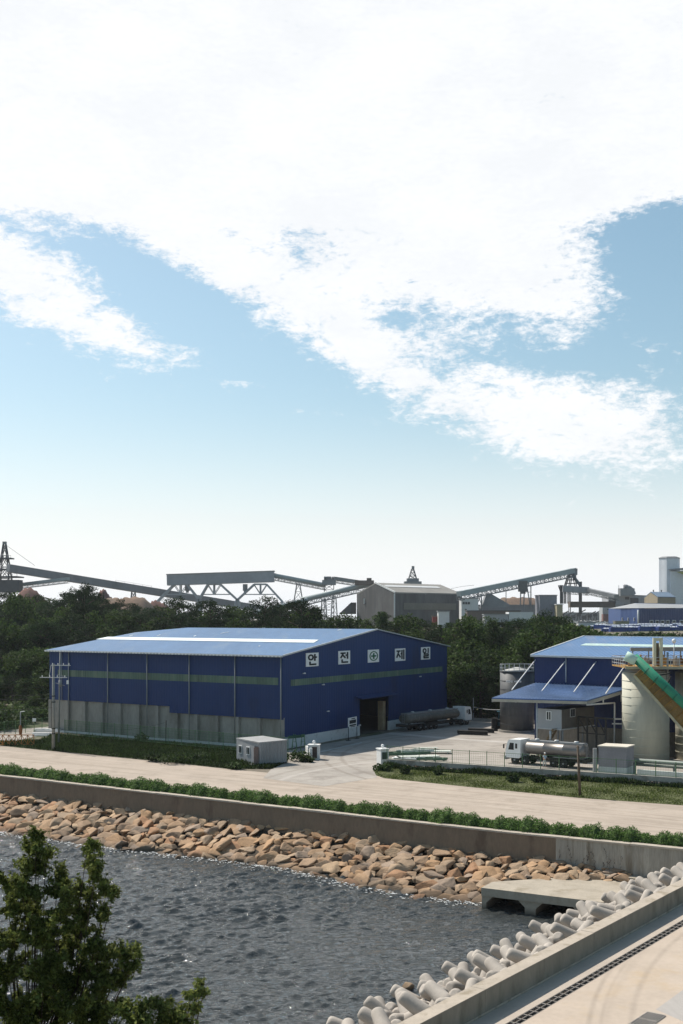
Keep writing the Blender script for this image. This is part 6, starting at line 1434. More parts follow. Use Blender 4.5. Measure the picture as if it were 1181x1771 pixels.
def heap(name, pts, d, dep, m, label):
    """pts: ridge line (px, py) from left to right"""
    ps = [P(x,y,d) for x,y in pts]; g_ = gz(ps[len(ps)//2])-1; n = 26; xs = np.linspace(ps[0].x, ps[-1].x, n); zs = np.interp(xs, [p.x for p in ps], [p.z for p in ps]); rows = 13
    vs = []
    for j in range(rows):
        k = (j/(rows-1))*2-1
        for i in range(n):
            e = math.sin(math.pi*i/(n-1))**.25 if 0 < i < n-1 else .25
            h_ = (zs[i]-g_)*max(0, 1-abs(k)**1.4)+.5*math.sin(i*1.7+j*2.3)*(1-abs(k)); vs.append((xs[i]+math.sin(j*1.1)*.6, d+k*dep*e, g_+h_))
    mb = MB(); mb.add(vs, [(j*n+i, j*n+i+1, (j+1)*n+i+1, (j+1)*n+i) for j in range(rows-1) for i in range(n-1)], True)
    return tag(own_origin(mb.build(name, m), (ps[n and len(ps)//2].x, d, g_)), label, 'heap')
heap('ore_heap', [(168,1062),(178,1040),(190,1033),(205,1035),(222,1033),(240,1032),(252,1036),(262,1046),(275,1062)], 690, 28, M_soil, 'brown ore heap rising over the pines left of the white trestles')
heap('ore_heap', [(20,1052),(36,1022),(44,1017),(52,1016),(62,1022),(76,1036),(92,1052)], 740, 25, M_soilr, 'dark reddish ore heap below the left conveyor tower')
heap('ore_heap', [(168,1052),(172,1022),(180,1018),(188,1030),(200,1040)], 730, 16, M_soilr, 'reddish ore heap peeking out behind the tall pine')
heap('ore_heap', [(255,1060),(262,1040),(268,1038),(285,1045),(300,1058)], 720, 18, M_soilr, 'small reddish ore heap at the foot of the V trestles')
heap('ore_heap', [(835,1060),(850,1040),(868,1034),(890,1033),(915,1033.5),(935,1038),(950,1060)], 820, 30, M_soil, 'long brown ore heap behind the low grey shed')
mb = MB(); mb.panel([P(832,1052,700), P(842,1026,700), P(848,1026,700), P(882,1046,700), P(880,1050,700)], 10); tag(own_origin(mb.build('sloping_chute', M_fst), P(850,1052,700)), 'grey sloping chute roof below the right conveyor', 'chute')
# right conveyor
t = conveyor(P(793,1027,690), P(993,986.5,735), 4, 3.0, M_fbl, 'long pale conveyor climbing right to the transfer tower', truss=2.4, tube=False, legs=((.17,.2,.35),))
mb = MB(); q = P(904,1014,712); mb.box(q, (5.2,4,6.4)); mb.box(q+V(0,0,-3.8), (3,2.5,1.4)); mb.build('hopper', mat('hopper_grey', (.15,.15,.145), .8), t)
mb = MB(); g_ = 12
for (xt, xb) in ((901,899),(907,905),(911,919),(918,918)): mb.beam(P(xt,1012,712), P(xb,1062,712), .5)
for y_ in (1024,1034,1046): mb.beam(P(900,y_,712), P(918,y_,712), .3)
mb.beam(P(875,1016,706), P(875,1062,706), .35); mb.build('trestle', M_fst, t)
# transfer tower and chutes
t = thing('transfer_tower', floorp(988,735), 'tall dark transfer tower with slanting chutes at the right conveyor head', 'tower')
D2 = 735
mb = MB(); mb.box(P(991,989,D2), (4.5,4.5,4)); mb.box(P(989,985.5,D2), (6,5,1)); mb.build('head_box', M_fst, t)
mb = MB()
for (x0,y0,x1,y1,w_) in ((984,992,977,1014,.7),(988,992,985,1014,.5),(990,992,996,1014,.5),(980,1003,996,1003,.5),(978,1009,999,1009,.5),(983,997,992,997,.4),(977,1014,977,1044,.6),(983,1014,983,1044,.4),(985,1014,985,1060,.4),(971,1012,971,1044,.9),(1003.5,1006,1003.5,1062,.8),(967,1012,971,1024,.7),(971,1016,985,1016,.4),(971,1021,985,1021,.4)):
    for dy in (-2.5,2.5): a, b = P(x0,y0,D2), P(x1,y1,D2); mb.beam(a+V(0,dy,0), b+V(0,dy,0), w_)
mb.build('frame', M_fdk, t)
mb = MB(); mb.hexa([P(989,990,D2-1),P(996,990,D2-1),P(996,990,D2+2),P(989,990,D2+2),P(992,1002,D2-1),P(997,1002,D2-1),P(997,1002,D2+2),P(992,1002,D2+2)]); mb.beam(P(994,1000,D2), P(1003,1012,D2), 1.6); mb.build('chute', M_fst, t)
conveyor(P(973,1018,D2-6), P(1018,1021,D2-8), 5, 3.8, M_fg2, 'short box gallery through the transfer tower', truss=1.2)
conveyor(P(1015,1020,D2-8), P(1066,1031,D2-30), 4, 2.0, M_fst, 'thin conveyor falling right from the transfer tower', truss=1.6)
for i, (x, y0, y1) in enumerate([(980,1012,1019),(1002,1010,1015)]): pass
conveyor(P(984,1045.5,650), P(1062,1045.5,650), 6, 3.2, M_fbrown, 'long flat brown conveyor below the transfer tower')
random.seed(9)
for i in range(7):
    x = 972+i*9.5; q = P(x,1058,985); q.z = gz(q); mb = MB(); s_ = random.uniform(1.3,1.9)
    mb.box(q+V(0,0,3.6*s_), (3.4,2.4,2.4)); mb.beam(q+V(-2,0,0), q+V(.2,0,4.4*s_), .6); mb.beam(q+V(2,0,0), q+V(0,0,4.4*s_), .6); mb.beam(q+V(0,0,4.2*s_), q+V(3.2*s_,0,6.0*s_), .8); mb.box(q+V(0,0,.8), (4.4,3,1.6))
    tag(own_origin(mb.build('loader_machine', M_fdk), q), 'dark loading machine standing under the flat brown conveyor', 'machine', 'machines under the flat conveyor')
block('equipment_wall', 975,1045,1059,1070,1010,8,M_fst,'long low grey block behind the white cars','building')
# plant on the right
block('plant_building', 1052,1118,1028,1060,960,24,M_fg2,'pale grey plant building with large dark openings','building',wins=((1052.5,1065,1035,1044),(1081,1088,1032,1037),(1090,1104,1034,1047),(1079,1088,1045,1048)),roofm=M_fst,slope=-1.3)
block('plant_building', 1042,1072,1047,1069,950,12,mat('plant_white',(.36,.38,.39),.8),'lower white plant block with reddish base','building',wins=((1050,1053,1053,1055),(1061,1068,1053,1056)),roofm=M_fst)
block('low_wall', 1043,1072,1062,1071,945,6,mat('reddish_wall',(.20,.11,.10),.85),'reddish low wall at the foot of the white plant block','wall')
mb = MB(); q = P(1083,1024,955); g_ = q.z-5; mb.box((q.x,q.y,q.z), (11.5,8,6)); mb.beam(P(1079,1012,955), P(1079,1026,955), .8); mb.beam(P(1070,1012,955), P(1070,1028,955), .3)
pts = [P(1079,1014,955),P(1085,1015,955),P(1091,1018,955),P(1095,1023,955),P(1096,1028,955)]; mb.path(pts, 1.7, 10); mb.path([p+V(-1.2,0,-2.5) for p in pts[:4]], .8, 8); tag(own_origin(mb.build('dust_collector', M_fst), q), 'grey dust collector with curved pipe on the plant roof', 'dust collector')
# little blue roofed house
hA, hB, hC = P(1114,1038,940), P(1137,1042,900), P(1168,1040,915)
t = thing('gabled_house', V(hB.x,hB.y,12), 'small ochre house with blue grey gabled roof before the white tower', 'house'); zb = 10; zt = P(1137,1033,900).z; mid = (hA+hB)/2; zr = P(1125,1025,920).z
M_och = mat('ochre_render', (.27,.23,.16), .85, 0, .12, .1); 
mb = MB(); a, b, c = [V(p.x,p.y,0) for p in (hA,hB,hC)]; e = a+(c-b); m1 = (a+b)/2; m2 = m1+(c-b)
mb.prism([a,b,c,e], zb, zt); mb.add([V(a.x,a.y,zt),V(b.x,b.y,zt),V(m1.x,m1.y,zr),V(e.x,e.y,zt),V(c.x,c.y,zt),V(m2.x,m2.y,zr)], [(0,1,2),(3,5,4)]); mb.build('wall', M_och, t)
mb = MB(); o_ = V(0,0,.25); 
for q4 in ([V(b.x,b.y-1,zt-.2),V(c.x,c.y-1,zt-.2),V(m2.x,m2.y,zr),V(m1.x,m1.y,zr)],[V(m1.x,m1.y,zr),V(m2.x,m2.y,zr),V(e.x,e.y+1,zt-.2),V(a.x,a.y+1,zt-.2)]): mb.add([p+o_ for p in q4]+[p+o_*3 for p in q4], [(0,1,2,3),(4,5,6,7)]+[(i,(i+1)%4,4+(i+1)%4,4+i) for i in range(4)])
mb.build('roof', mat('house_blue_roof', (.13,.19,.27), .6), t)
for i, k in enumerate((.15,.6)): q = lerp(V(m1.x,m1.y,zr),V(m2.x,m2.y,zr),k); mb = MB(); mb.tube(q, q+V(0,0,1.8), .4, 8); mb.tube(q+V(0,0,1.8), q+V(0,0,2.3), .8, 8, .3); mb.build('vent', M_fdk, t)
# white tower
t = thing('white_tower', floorp(1158,980), 'tall white eight sided tower with grey cap at the right edge', 'tower'); c = P(1157.5,0,980); zt = P(0,966,980).z; r = 18*980/F
M_tw = mat('tower_white_panel', (.72,.74,.77), .7, 0, .08, .06, rib=(1,.3,0), ribw=1.5, ribd=.05)
mb = MB(); mb.lathe((c.x,980,8), [(r,0),(r,zt-8)], 6, False); mb.build('shaft', M_tw, t)
mb = MB(); mb.lathe((c.x,980,zt), [(r*1.04,0),(r*1.04,.6),(r*.7,1.7),(.1,1.75)], 6, False); mb.build('cap', M_fst, t)
block('annex_tower', 1160,1215,988,1062,970,16,mat('annex_white',(.66,.68,.70),.7,0,.08,.06),'pale annex block attached right of the white tower','building',roofm=M_fst)
mb = MB(); mb.panel([P(1158,984.5,968), P(1200,980,968), P(1200,986,968), P(1160,986,968)], 4); tag(own_origin(mb.build('annex_canopy', M_fst), P(1170,986,968)), 'dark sloping canopy over the annex of the white tower', 'canopy')
mb = MB(); mb.panel([P(1170,989,966), P(1200,988,966), P(1200,996,966), P(1181,993,966)], 1); tag(own_origin(mb.build('yellow_hood', mat('olive_yellow', (.36,.36,.10), .7)), P(1180,992,966)), 'olive yellow hood on the annex wall', 'hood')
# long blue building
D3 = 800
zf = 12
t = thing('blue_hall', floorp(1130,D3), 'long low blue hall with pale gable and a row of small white windows', 'building')
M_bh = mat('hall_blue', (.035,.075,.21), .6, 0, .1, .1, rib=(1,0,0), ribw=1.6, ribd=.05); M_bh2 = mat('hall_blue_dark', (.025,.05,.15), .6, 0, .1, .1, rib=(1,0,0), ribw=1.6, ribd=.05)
a, b, c = P(1073,1078,D3), P(1105,1081,D3-22), P(1240,1082,D3-11); zt = P(1073,1052,D3).z; 
mb = MB(); mb.prism([a,b,V(b.x+2,b.y+45,0),V(a.x+2,a.y+45,0)], 9, zt); mb.build('west_wall', M_bh, t)
mb = MB(); mb.prism([V(b.x+.02,b.y,0),c,V(c.x,c.y+40,0),V(b.x+.02,b.y+40,0)], 9, zt-.1); mb.build('front_wall', M_bh2, t)
r_ = P(1103,1043,D3+8)
mb = MB(); mb.add([V(a.x-.6,a.y-.5,zt+.03),V(b.x,b.y-.6,zt+.03),V(c.x,c.y-.6,zt+.3),V(c.x,c.y+20,zt+2.4),V(r_.x,r_.y+8,r_.z)], [(0,1,4),(1,2,3,4)]); mb.add([V(a.x-.6,a.y-.5,zt+.03),V(a.x+2,a.y+45,zt),V(r_.x,r_.y+8,r_.z)],[(0,1,2)]); mb.build('roof', mat('hall_roof', (.30,.31,.32), .7, 0, .1, .1), t)
mb = MB(); mb.beam(V(r_.x,r_.y+8,r_.z+.1), V(c.x,c.y+20,zt+2.5), .8, .2); mb.build('roof_edge', mat('hall_roof_blue', (.10,.20,.42), .5), t)
for i, x in enumerate((1076,1086,1096.5,1124,1134,1143,1152,1163,1176)):
    d_ = D3+ (x-1073)/(1105-1073)*(-22)-.5 if x < 1105 else D3-22+(x-1105)/135*11-.5; q = P(x+2.5,1071 if x < 1105 else 1075.5,d_); mb = MB(); mb.box(q, (2.5,.5,2.4)); w_ = mb.build('window', M_fwh, t); mb = MB(); mb.box(q+V(0,-.27,0), (1.8,.1,1.5)); mb.build('pane', M_glass, w_)
q = P(1103.5,1055,D3-24); mb = MB(); mb.tube(V(q.x,q.y,11), q, .6, 8); mb.build('downpipe', M_fwh, t)
# blue wrapped bundles in rows
M_tarp = mat('blue_tarp', (.035,.07,.24), .45, 0, .3, .6, bump=.25, bs=.7, obj=.2); M_tarpw = mat('white_sheet', (.66,.69,.76), .5, 0, .1, 1)
random.seed(12)
def bundle():
    t = thing('tarped_bundle', (0,0,0), 'blue tarped bundle with white sheet in the farther row before the blue hall', 'bundle', 'tarped bundles in the farther row', local=True)
    bm = bmesh.new(); bmesh.ops.create_grid(bm, x_segments=7, y_segments=4, size=1); 
    for v_ in bm.verts: v_.co = Vector((v_.co.x*2.0, v_.co.y*1.0, 1.35+random.uniform(-.15,.15)-.35*max(0,abs(v_.co.x)-.6)))
    r = bmesh.ops.extrude_face_region(bm, geom=bm.faces[:])
    for g in r['geom']:
        if isinstance(g, bmesh.types.BMVert): g.co.z = 0
    me = bpy.data.meshes.new('cover'); bm.to_mesh(me); bm.free(); me.materials.append(M_tarp); o = bpy.data.objects.new('cover', me); COL.objects.link(o); o.parent = t
    mb = MB(); 
    for k in range(3): x = -1.3+k*1.25; mb.panel([(x-.1,-1.02,1.25),(x+.95,-1.04,1.2),(x+1.0,-.6,1.58+random.uniform(0,.12)),(x,-.6,1.6)], .06); mb.panel([(x,-.58,1.62),(x+1.0,-.58,1.6),(x+1.0,.7,1.6),(x+.1,.7,1.62)], .06)
    mb.build('white_sheet', M_tarpw, t); return t
tb = bundle(); KIDS[tb.name] = kids(tb); first = True
for (y, x0, x1, d) in ((1087.5,1022,1200,520),(1092,1050,1200,440)):
    x = x0
    while x < x1:
        p = P(x,y,d+random.uniform(-3,3)); p.z = gz(p)
        if first: tb.location = p; first = False
        else:
            bc = copy_thing(tb, p, random.uniform(-.3,.3), (random.uniform(1.0,1.3),1.2,random.uniform(.9,1.4)))
            if d < 480: bc['label'] = 'blue tarped bundle with white sheet in the nearer row just above the works roof'; bc['group'] = 'tarped bundles in the nearer row'
        x += 14.5 if d > 480 else 16
# parked cars
def car_mesh():
    mb = MB(); prof = [(-2.2,.35),(-2.25,.8),(-2.1,1.0),(-1.5,1.05),(-.9,1.45),(.7,1.45),(1.3,1.0),(2.1,.9),(2.25,.6),(2.2,.35)]; k = len(prof)
    mb.add([(x,-.85,z) for x,z in prof]+[(x,.85,z) for x,z in prof], [tuple(range(k)), tuple(range(k,2*k))]+[(i,(i+1)%k,k+(i+1)%k,k+i) for i in range(k)]); return mb
def car(m):
    t = thing('parked_car', (0,0,0), 'white car parked in the farthest row left of the blue hall', 'car', 'white cars in the farthest row', local=True)
    car_mesh().build('body', m, t); mb = MB()
    for s in (-1,1): mb.panel([(-1.35,s*.86,1.05),(1.15,s*.86,1.05),(.65,s*.86,1.38),(-.85,s*.86,1.38)], .01)
    mb.panel([(1.28,-.7,1.03),(1.28,.7,1.03),(.76,.7,1.42),(.76,-.7,1.42)], .02); mb.build('glass', M_glass, t)
    for x in (-1.4,1.4):
        for s in (-1,1): mb = MB(); mb.lathe((x,s*.8,.33), [(.33,-.1),(.33,.1)], 14, False, axis=Matrix.Rotation(math.pi/2,3,'X')); mb.build('wheel', M_black, t)
    return t
pc = car(M_white); KIDS[pc.name] = kids(pc); first = True
for (y, x0, x1, st_, d) in ((1070,990,1062,11,960),(1074,984,1060,12.5,850),(1078,975,1040,14,750)):
    x = x0
    while x < x1:
        p = P(x,y,d+random.uniform(-4,4)); p.z = gz(p); rz = random.uniform(-.5,.5)+(0 if random.random() < .5 else 3.1)
        if first: pc.location = p; pc.rotation_euler.z = rz; first = False
        else: lc = copy_thing(pc, p, rz, (1.3,1.3,1.4)); lc['label'] = 'white car parked in the %s row left of the blue hall' % {1070:'farthest',1074:'middle',1078:'nearest'}[y]; lc['group'] = 'white cars in the %s row' % {1070:'farthest',1074:'middle',1078:'nearest'}[y]
        x += st_*random.uniform(.8,1.1)
for i, (x0, x1, y0, y1, d, m_, lb) in enumerate([(1000,1030,1077,1083,647,M_fwh,'pale flat roofed hut below the parked cars'),(1064,1088,1075,1080,745,mat('olive_roof',(.25,.25,.16),.8),'olive flat shed left of the blue hall'),(1052,1064,1080,1083,647,M_fwh,'small white hut left of the blue bundles'),(945,972,1076,1082,683,M_fg2,'pale low hut behind the dark pine')]):
    block('hut', x0, x1, y0, y1, d, 6, m_, lb, 'hut', roofm=M_fst)
# ================================================================ TREES
M_pine = foliage('pine_green', (.020,.038,.014), .55, .35, .5)
M_broad = foliage('broadleaf_green', (.048,.078,.02), .55, .35, .45)
M_conif = foliage('conifer_green', (.036,.06,.02), .5, .3, .6)
M_bark = mat('bark', (.07,.05,.038), .95, 0, .3, 3, bump=.03, bs=8)
def mk_tree(name, label, cat, kind, seed, group):
    """unit: about 10 m tall, base at the origin"""
    global rng
    rng = np.random.default_rng(seed); random.seed(seed)
    t = thing(name, (0,0,0), label, cat, group, local=True); blobs = []; mb = MB()
    top = 9.6; lean = (random.uniform(-.4,.4), random.uniform(-.4,.4))
    def ctr(z): return V(lean[0]*z/10, lean[1]*z/10, z)
    for i in range(5): mb.tube(ctr(i*top*.9/5), ctr((i+1)*top*.9/5), .26-.045*i, 7, .26-.045*(i+1))
    if kind == 'pine':
        for k in range(17):
            z = random.uniform(4.2,9.4); rr = 3.3*math.sqrt(max(.05, 1-((z-5.6)/4.6)**2)); a = random.uniform(0,6.28); e = ctr(z)+V(math.cos(a)*rr*random.uniform(.3,.95), math.sin(a)*rr*random.uniform(.3,.95), 0)
            mb.tube(ctr(z-1.0), e-V(0,0,.2), .08, 5, .03); s_ = random.uniform(.75,1.35); blobs.append((e.x, e.y, e.z, s_, s_*.42))
        blobs.append((*ctr(9.4).xy, 9.4, .9, .55)); blobs.append((*ctr(6.5).xy, 6.5, 1.6, 1.6)); per, sz, asp = 150, .17, .3
    elif kind == 'broad':
        for k in range(15):
            z = random.uniform(2.0,8.6); rr = 3.2*math.sqrt(max(.05, 1-((z-5)/5.0)**2)); a = random.uniform(0,6.28); e = ctr(z)+V(math.cos(a)*rr*random.uniform(.2,.85), math.sin(a)*rr*random.uniform(.2,.85), 0)
            mb.tube(ctr(z*.6), e, .09, 5, .03); s_ = random.uniform(1.0,1.7); blobs.append((e.x, e.y, e.z, s_, s_*.8))
        blobs.append((*ctr(8.7).xy, 8.7, 1.3, 1.0)); blobs.append((*ctr(5).xy, 5, 2.2, 2.2)); per, sz, asp = 95, .21, .55
    else:
        for k in range(24):
            z = 1.2+8.4*k/24; rr = 2.2*(1-(z-1)/9.6)+.15
            for a in np.linspace(0, 6.28, 5)[:-1]+k*.8:
                e = ctr(z)+V(math.cos(a)*rr*.75, math.sin(a)*rr*.75, -.15*rr); s_ = .35+.3*rr/2.2; blobs.append((e.x, e.y, e.z, s_, s_*.5))
                if k % 3 == 0: mb.tube(ctr(z), e, .05, 4, .02)
        per, sz, asp = 170, .15, .35
    mb.build('trunk', M_bark, t); v, q = blob_crown(blobs, per, sz, asp, .35)
    mesh_np('crown', v, q, {'pine':M_pine,'broad':M_broad}.get(kind, M_conif), t); KIDS[t.name] = kids(t); return t
LBL = {'pine':'dark spreading pine in the thick wood behind the blue warehouses','broad':'dense broadleaf tree in the thick wood behind the blue warehouses','conif':'pointed conifer in the thick wood behind the blue warehouses'}
GRP = {'pine':'pines in the back wood','broad':'broadleaf trees in the back wood','conif':'conifers in the back wood'}
protos = {k: [mk_tree({'pine':'pine_tree','broad':'broadleaf_tree','conif':'conifer_tree'}[k], LBL[k], {'pine':'pine tree','broad':'tree','conif':'conifer'}[k], k, 50+i+{'pine':0,'broad':10,'conif':20}[k], {'pine':'pines in the back wood','broad':'broadleaf trees in the back wood','conif':'conifers in the back wood'}[k]) for i in range(3 if k != 'conif' else 2)] for k in ('pine','broad','conif')}
usedp = set(); random.seed(77)
prof = [(-60,1012),(0,1017),(40,1030),(80,1026),(118,1018),(145,1008),(175,1022),(200,1032),(235,1036),(262,1046),(285,1036),(310,1032),(340,1042),(365,1036),(400,1045),(425,1052),(445,1040),(500,1036),(528,1034),(556,1058),(580,1064),(600,1062),(640,1062),(658,1052),(680,1066),(700,1060),(740,1062),(770,1066),(800,1060),(828,1064),(860,1064),(900,1066),(930,1058),(965,1060),(985,1074),(1010,1082),(1060,1092),(1120,1093),(1200,1094)]
def topy(x): return float(np.interp(x, [a for a, b in prof], [b for a, b in prof]))
def plant(kind, px, d, top_py, wmul=1.0, label=None, cat=None):
    x = (px-CX)*d/F; g_ = ground_at((x,d)); z = CH-(top_py-HY)*d/F; h_ = z-g_
    if h_ < 2.0: return None
    i = random.randrange(len(protos[kind])); pt = protos[kind][i]; sc = h_/9.9; sw_ = sc*wmul
    sw_ = max(.55, min(sw_, 1.5)); rz = random.uniform(0,6.28)
    if pt.name not in usedp: usedp.add(pt.name); pt.location = (x,d,g_-.2); pt.rotation_euler.z = rz; pt.scale = (sw_,sw_,sc); o = pt
    else: o = copy_thing(pt, (x,d,g_-.2), rz, (sw_,sw_,sc))
    if label:
        o['label'] = label
        if 'group' in o: del o['group']
    else:
        zn = 'left of the blue warehouse' if px < 92 else 'under the raised grey gallery' if px < 560 else 'in front of the grey warehouse' if px < 790 else 'between the two blue buildings' if px < 925 else 'behind the works building roof'
        rw_ = 'in the front rows of the wood' if d < ydist(px, 109) else 'in the back rows of the wood'
        nm = {'pine':'dark spreading pine','broad':'dense broadleaf tree','conif':'pointed conifer'}[kind]
        o['label'] = '%s %s %s' % (nm, rw_, zn); o['group'] = '%s %s %s' % ({'pine':'pines','broad':'broadleaf trees','conif':'conifers'}[kind], rw_, zn)
    return o
def ydist(px, t0):        # distance at which the sight line column reaches t0 metres inland of the seawall
    k = (px-CX)/F; d = 120.0
    for _ in range(40):
        s, t = ST((k*d, d)); d += (t0-t)*1.0
    return d
# singled-out trees of the skyline
for kind, px, t0, ty, wm, lb in [('pine',146,118,1007,1.3,'tall spreading pine crossing the long dark conveyor'),('pine',308,124,1030,1.1,'pine just left of the white V trestles reaching over the conveyor'),('pine',362,122,1035,1.0,'pine in front of the middle V trestle'),
        ('pine',455,130,1029,.8,'open branched pine under the raised grey gallery'),('pine',520,120,1033,1.1,'dark pine at the foot of the tube conveyors'),('broad',597,125,1056,.9,'round light green tree left of the grey warehouse gable'),('conif',660,125,1050,1.0,'pointed conifer before the grey warehouse gable'),
        ('broad',705,130,1058,1.1,'round tree before the grey warehouse long wall'),('broad',808,118,1060,1.0,'bright green tree in front of the white block'),('conif',857,112,1064,1.0,'small pointed conifer before the grey white container'),('pine',945,128,1053,1.4,'broad dark pine standing before the blue grey store'),
        ('conif',793,120,1068,.8,'slim conifer left of the bright green tree'),('broad',30,116,1020,1.2,'dense dark tree below the left conveyor tower'),('broad',547,128,1046,.6,'thin tree left of the slim transfer tower'),('conif',1030,130,1086,.7,'small conifer behind the works building ridge')]:
    plant(kind, px, ydist(px, t0), ty, wm, lb)
rows = [(98,74,.0),(103,52,.12),(112,38,.35),(124,20,.65),(138,6,.85),(152,0,1)]
cnt = 0
for t0, dy, _ in rows:
    px = -70
    while px < 1240:
        tt = t0
        d = ydist(px, tt+random.uniform(-3,3)); s_, t_ = ST(((px-CX)*d/F, d))
        ty = topy(px)+dy*(1 if px < 900 else .35)+random.uniform(-3,12) if px < 985 else topy(px)+random.uniform(-3,5)
        if True:
            kind = random.choices(['pine','broad','conif'], [6,3,1] if px < 600 else [2,6,2])[0]
            if plant(kind, px, d, ty, 1.15): cnt += 1
        px += 26*random.uniform(.75,1.2)*(1.0 if t0 < 150 else 1.2)
for px in range(-60, 92, 21):           # left of the big warehouse, down to the yard
    for t0, ty in ((62,1200),(70,1165),(80,1120),(90,1075)):
        d = ydist(px, t0+random.uniform(-2,2))
        x_ = (px-CX)*d/F; s_ = ST((x_,d))[0]
        if s_ < ST(C2)[0]-3.5: plant('broad' if random.random() < .6 else 'pine', px+random.uniform(-5,5), d, ty+random.uniform(-8,8)+ (30 if px < 30 and t0 < 65 else 0), 1.15)
print('trees', cnt)
for l_ in protos.values():
    for p in l_:
        if p.name not in usedp:
            for c_ in kids(p): bpy.data.objects.remove(c_)
            bpy.data.objects.remove(p)
lp = mk_tree('bushy_tree', 'low bushy pale green tree behind the dirty tank truck', 'tree', 'broad', 91, None)
x_, d_ = (803-CX)*ydist(803,97)/F, ydist(803,97); lp.location = (x_, d_, ground_at((x_,d_))-.2); h_ = CH-(1158-HY)*d_/F; lp.scale = (h_/8.2,h_/8.2,h_/9.4)
for c_ in kids(lp):
    if c_.name.startswith('crown'): c_.data.materials[0] = foliage('pale_willow_green', (.085,.13,.04), .4, .3, .5)
rng = np.random.default_rng(5); random.seed(5)
for (x, y, r, h, lb) in [(-12,1262,3.6,3.4,'large dark bush at the left edge behind the green mesh fence'),(12,1258,3.2,2.8,'second dark bush from the left edge behind the green mesh fence'),(32,1252,3.0,2.2,'third dark bush at the end of the paved patch'),(70,1247,3.5,2.2,'dark bush behind the small white plate at the wood edge'),(50,1244,3.2,2.6,'dark bush at the wood edge above the street lamp')]:
    bush(G(x, y), r, h, M_bush, lb, 9, .3)
# undergrowth over the bank
C = []; rng = np.random.default_rng(5)
for _ in range(26000):
    px = random.uniform(-60,1240); t0 = random.uniform(99,168) if px > 95 else random.uniform(58,168)
    k = (px-CX)/F; s0, tA = ST((k*200,200)); s1, tB = ST((k*201,201)); d = 200+(t0-tA)/(tB-tA); x = k*d
    if px < 140 and ST((x,d))[0] > ST(C2)[0]-3 and t0 < 98: continue
    s_, t_ = ST((x,d)); C.append((x,d,land_z(s_,t_)+random.uniform(0,1.6)))
v, q = leaf_cards(np.array(C), .55, .6, .5, .5); o = mesh_np('undergrowth', v, q, foliage('undergrowth_green', (.045,.065,.02), .6, .3, .3)); tag(o, 'dark undergrowth covering the wooded bank', None, None, 'stuff')
# ---- foreground tree
def fore_tree(name, base, d0, tips, m, label, dens, trunk_r):
    t = thing(name, base, label, 'tree'); mb = MB(); C = []; hub = base+V(0,0,(CH-.345*d0-base.z)*.75)
    mb.tube(base-V(0,0,.3), hub, trunk_r, 9, trunk_r*.6)
    for (px, py, r, dd) in tips:
        e = P(px, py, d0+dd); rr = r*1.12*d0/F; mid = lerp(hub, e, .5)+V(random.uniform(-.2,.2), random.uniform(-.2,.2), -.15*(e-hub).length*0)
        mid = V(lerp(hub.x, e.x, .7), lerp(hub.y, e.y, .6), lerp(hub.z, e.z, .45)); mb.tube(hub, mid, .03, 6, .016); mb.tube(mid, e, .016, 6, .005)
        n_ = int(dens*rr*rr*(1+.6/rr))
        for _ in range(max(2, int(14*rr+5))):      # twigs: upright sprays, leaves strung along them
            a = Vector((random.gauss(0,1), random.gauss(0,1), random.gauss(.35,.8))).normalized()*rr*random.uniform(.5,1.15); s0 = e+a*random.uniform(-.25,.2); s1 = e+a+V(0,0,.10*rr); mb.tube(s0, s1, .005, 3, .002)
            for k in range(max(18, int(n_/3.2))):
                q = lerp(s0, s1, random.uniform(0,1.05)); C.append((q.x+random.gauss(0,.035), q.y+random.gauss(0,.04), q.z+random.gauss(0,.04)))
    mb.build('trunk', M_bark, t)
    C = np.array(C)-np.array(base); v, q = leaf_cards(C, .044, .5, .15, .5); mesh_np('crown', v, q, m, t); return len(C)
rng = np.random.default_rng(3); random.seed(3)
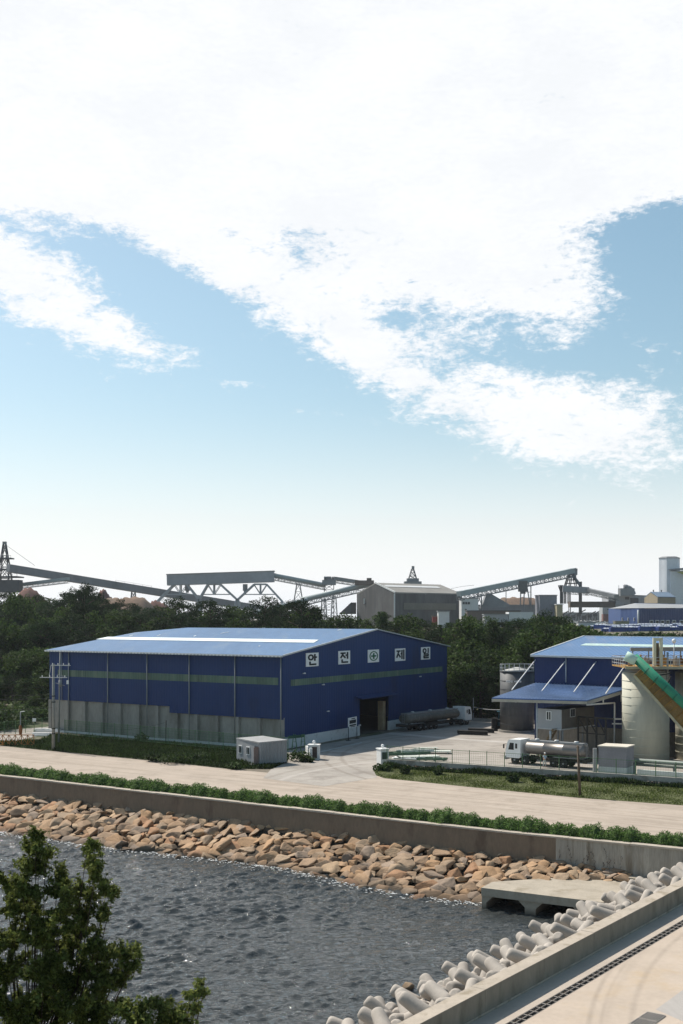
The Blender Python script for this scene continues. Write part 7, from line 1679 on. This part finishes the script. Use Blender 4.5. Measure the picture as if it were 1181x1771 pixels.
tips = [(62,1448,16,0),(55,1470,24,.2),(78,1478,20,-.2),(45,1495,22,0),(66,1505,28,.3),(12,1528,28,.4),(40,1540,30,-.3),(100,1515,20,.3),(105,1545,28,0),(150,1470,13,0),(165,1462,12,.1),(158,1490,18,.3),(165,1515,20,-.2),(185,1540,18,.2),(196,1545,12,0),(150,1545,26,.3),
        (20,1575,40,0),(60,1580,40,.5),(105,1585,38,-.4),(145,1590,34,.3),(172,1585,20,0),(15,1625,48,.2),(70,1630,50,-.5),(120,1635,48,.5),(160,1640,34,0),(192,1650,24,.3),(215,1655,22,0),(238,1650,14,.1),(228,1675,18,0),(15,1685,52,.3),(75,1690,55,-.3),(130,1695,52,.4),(180,1692,38,0),(212,1700,26,.2),
        (15,1745,55,0),(75,1750,58,.5),(135,1755,55,-.4),(185,1750,45,.3),(150,1800,70,0),(50,1810,80,.3)]
print('leaves', fore_tree('leafy_tree', V(-6.3,24,hill_z(-6.3,24)), 23.0, tips, foliage('leaf_green', (.14,.165,.042), .55, .3, 1.2), 'near leafy green tree filling the bottom left corner', 900, .12))
tips2 = [(345,1705,12,0),(352,1718,10,.1),(330,1722,14,0),(338,1745,14,.1),(310,1755,16,0),(285,1742,20,.2),(262,1735,14,0),(245,1755,24,0),(290,1768,26,.3),(232,1775,26,0),(325,1775,18,0),(215,1745,18,.1),(270,1790,40,0)]
fore_tree('leafy_sapling', V(-3.4,22.5,hill_z(-3.4,22.5)), 21.5, tips2, foliage('sapling_green', (.145,.17,.045), .55, .3, 1.2), 'low leafy sapling right of the large near tree at the bottom edge', 900, .05)

# ================================================================ AIR
HZ = bpy.data.materials.new('haze_air'); HZ.use_nodes = True; HN = HZ.node_tree.nodes
for n_ in list(HN):
    if n_.type != 'OUTPUT_MATERIAL': HN.remove(n_)
pv = HN.new('ShaderNodeVolumePrincipled'); pv.inputs['Color'].default_value = (.86,.92,1,1); pv.inputs['Density'].default_value = .00007; pv.inputs['Anisotropy'].default_value = .2
HZ.node_tree.links.new(pv.outputs[0], [n for n in HN if n.type == 'OUTPUT_MATERIAL'][0].inputs['Volume'])
mb = MB(); mb.box((0,3200,36), (18600,7200,94)); tag(mb.build('haze', HZ), 'thin pale haze hanging over the port', None, None, 'stuff')
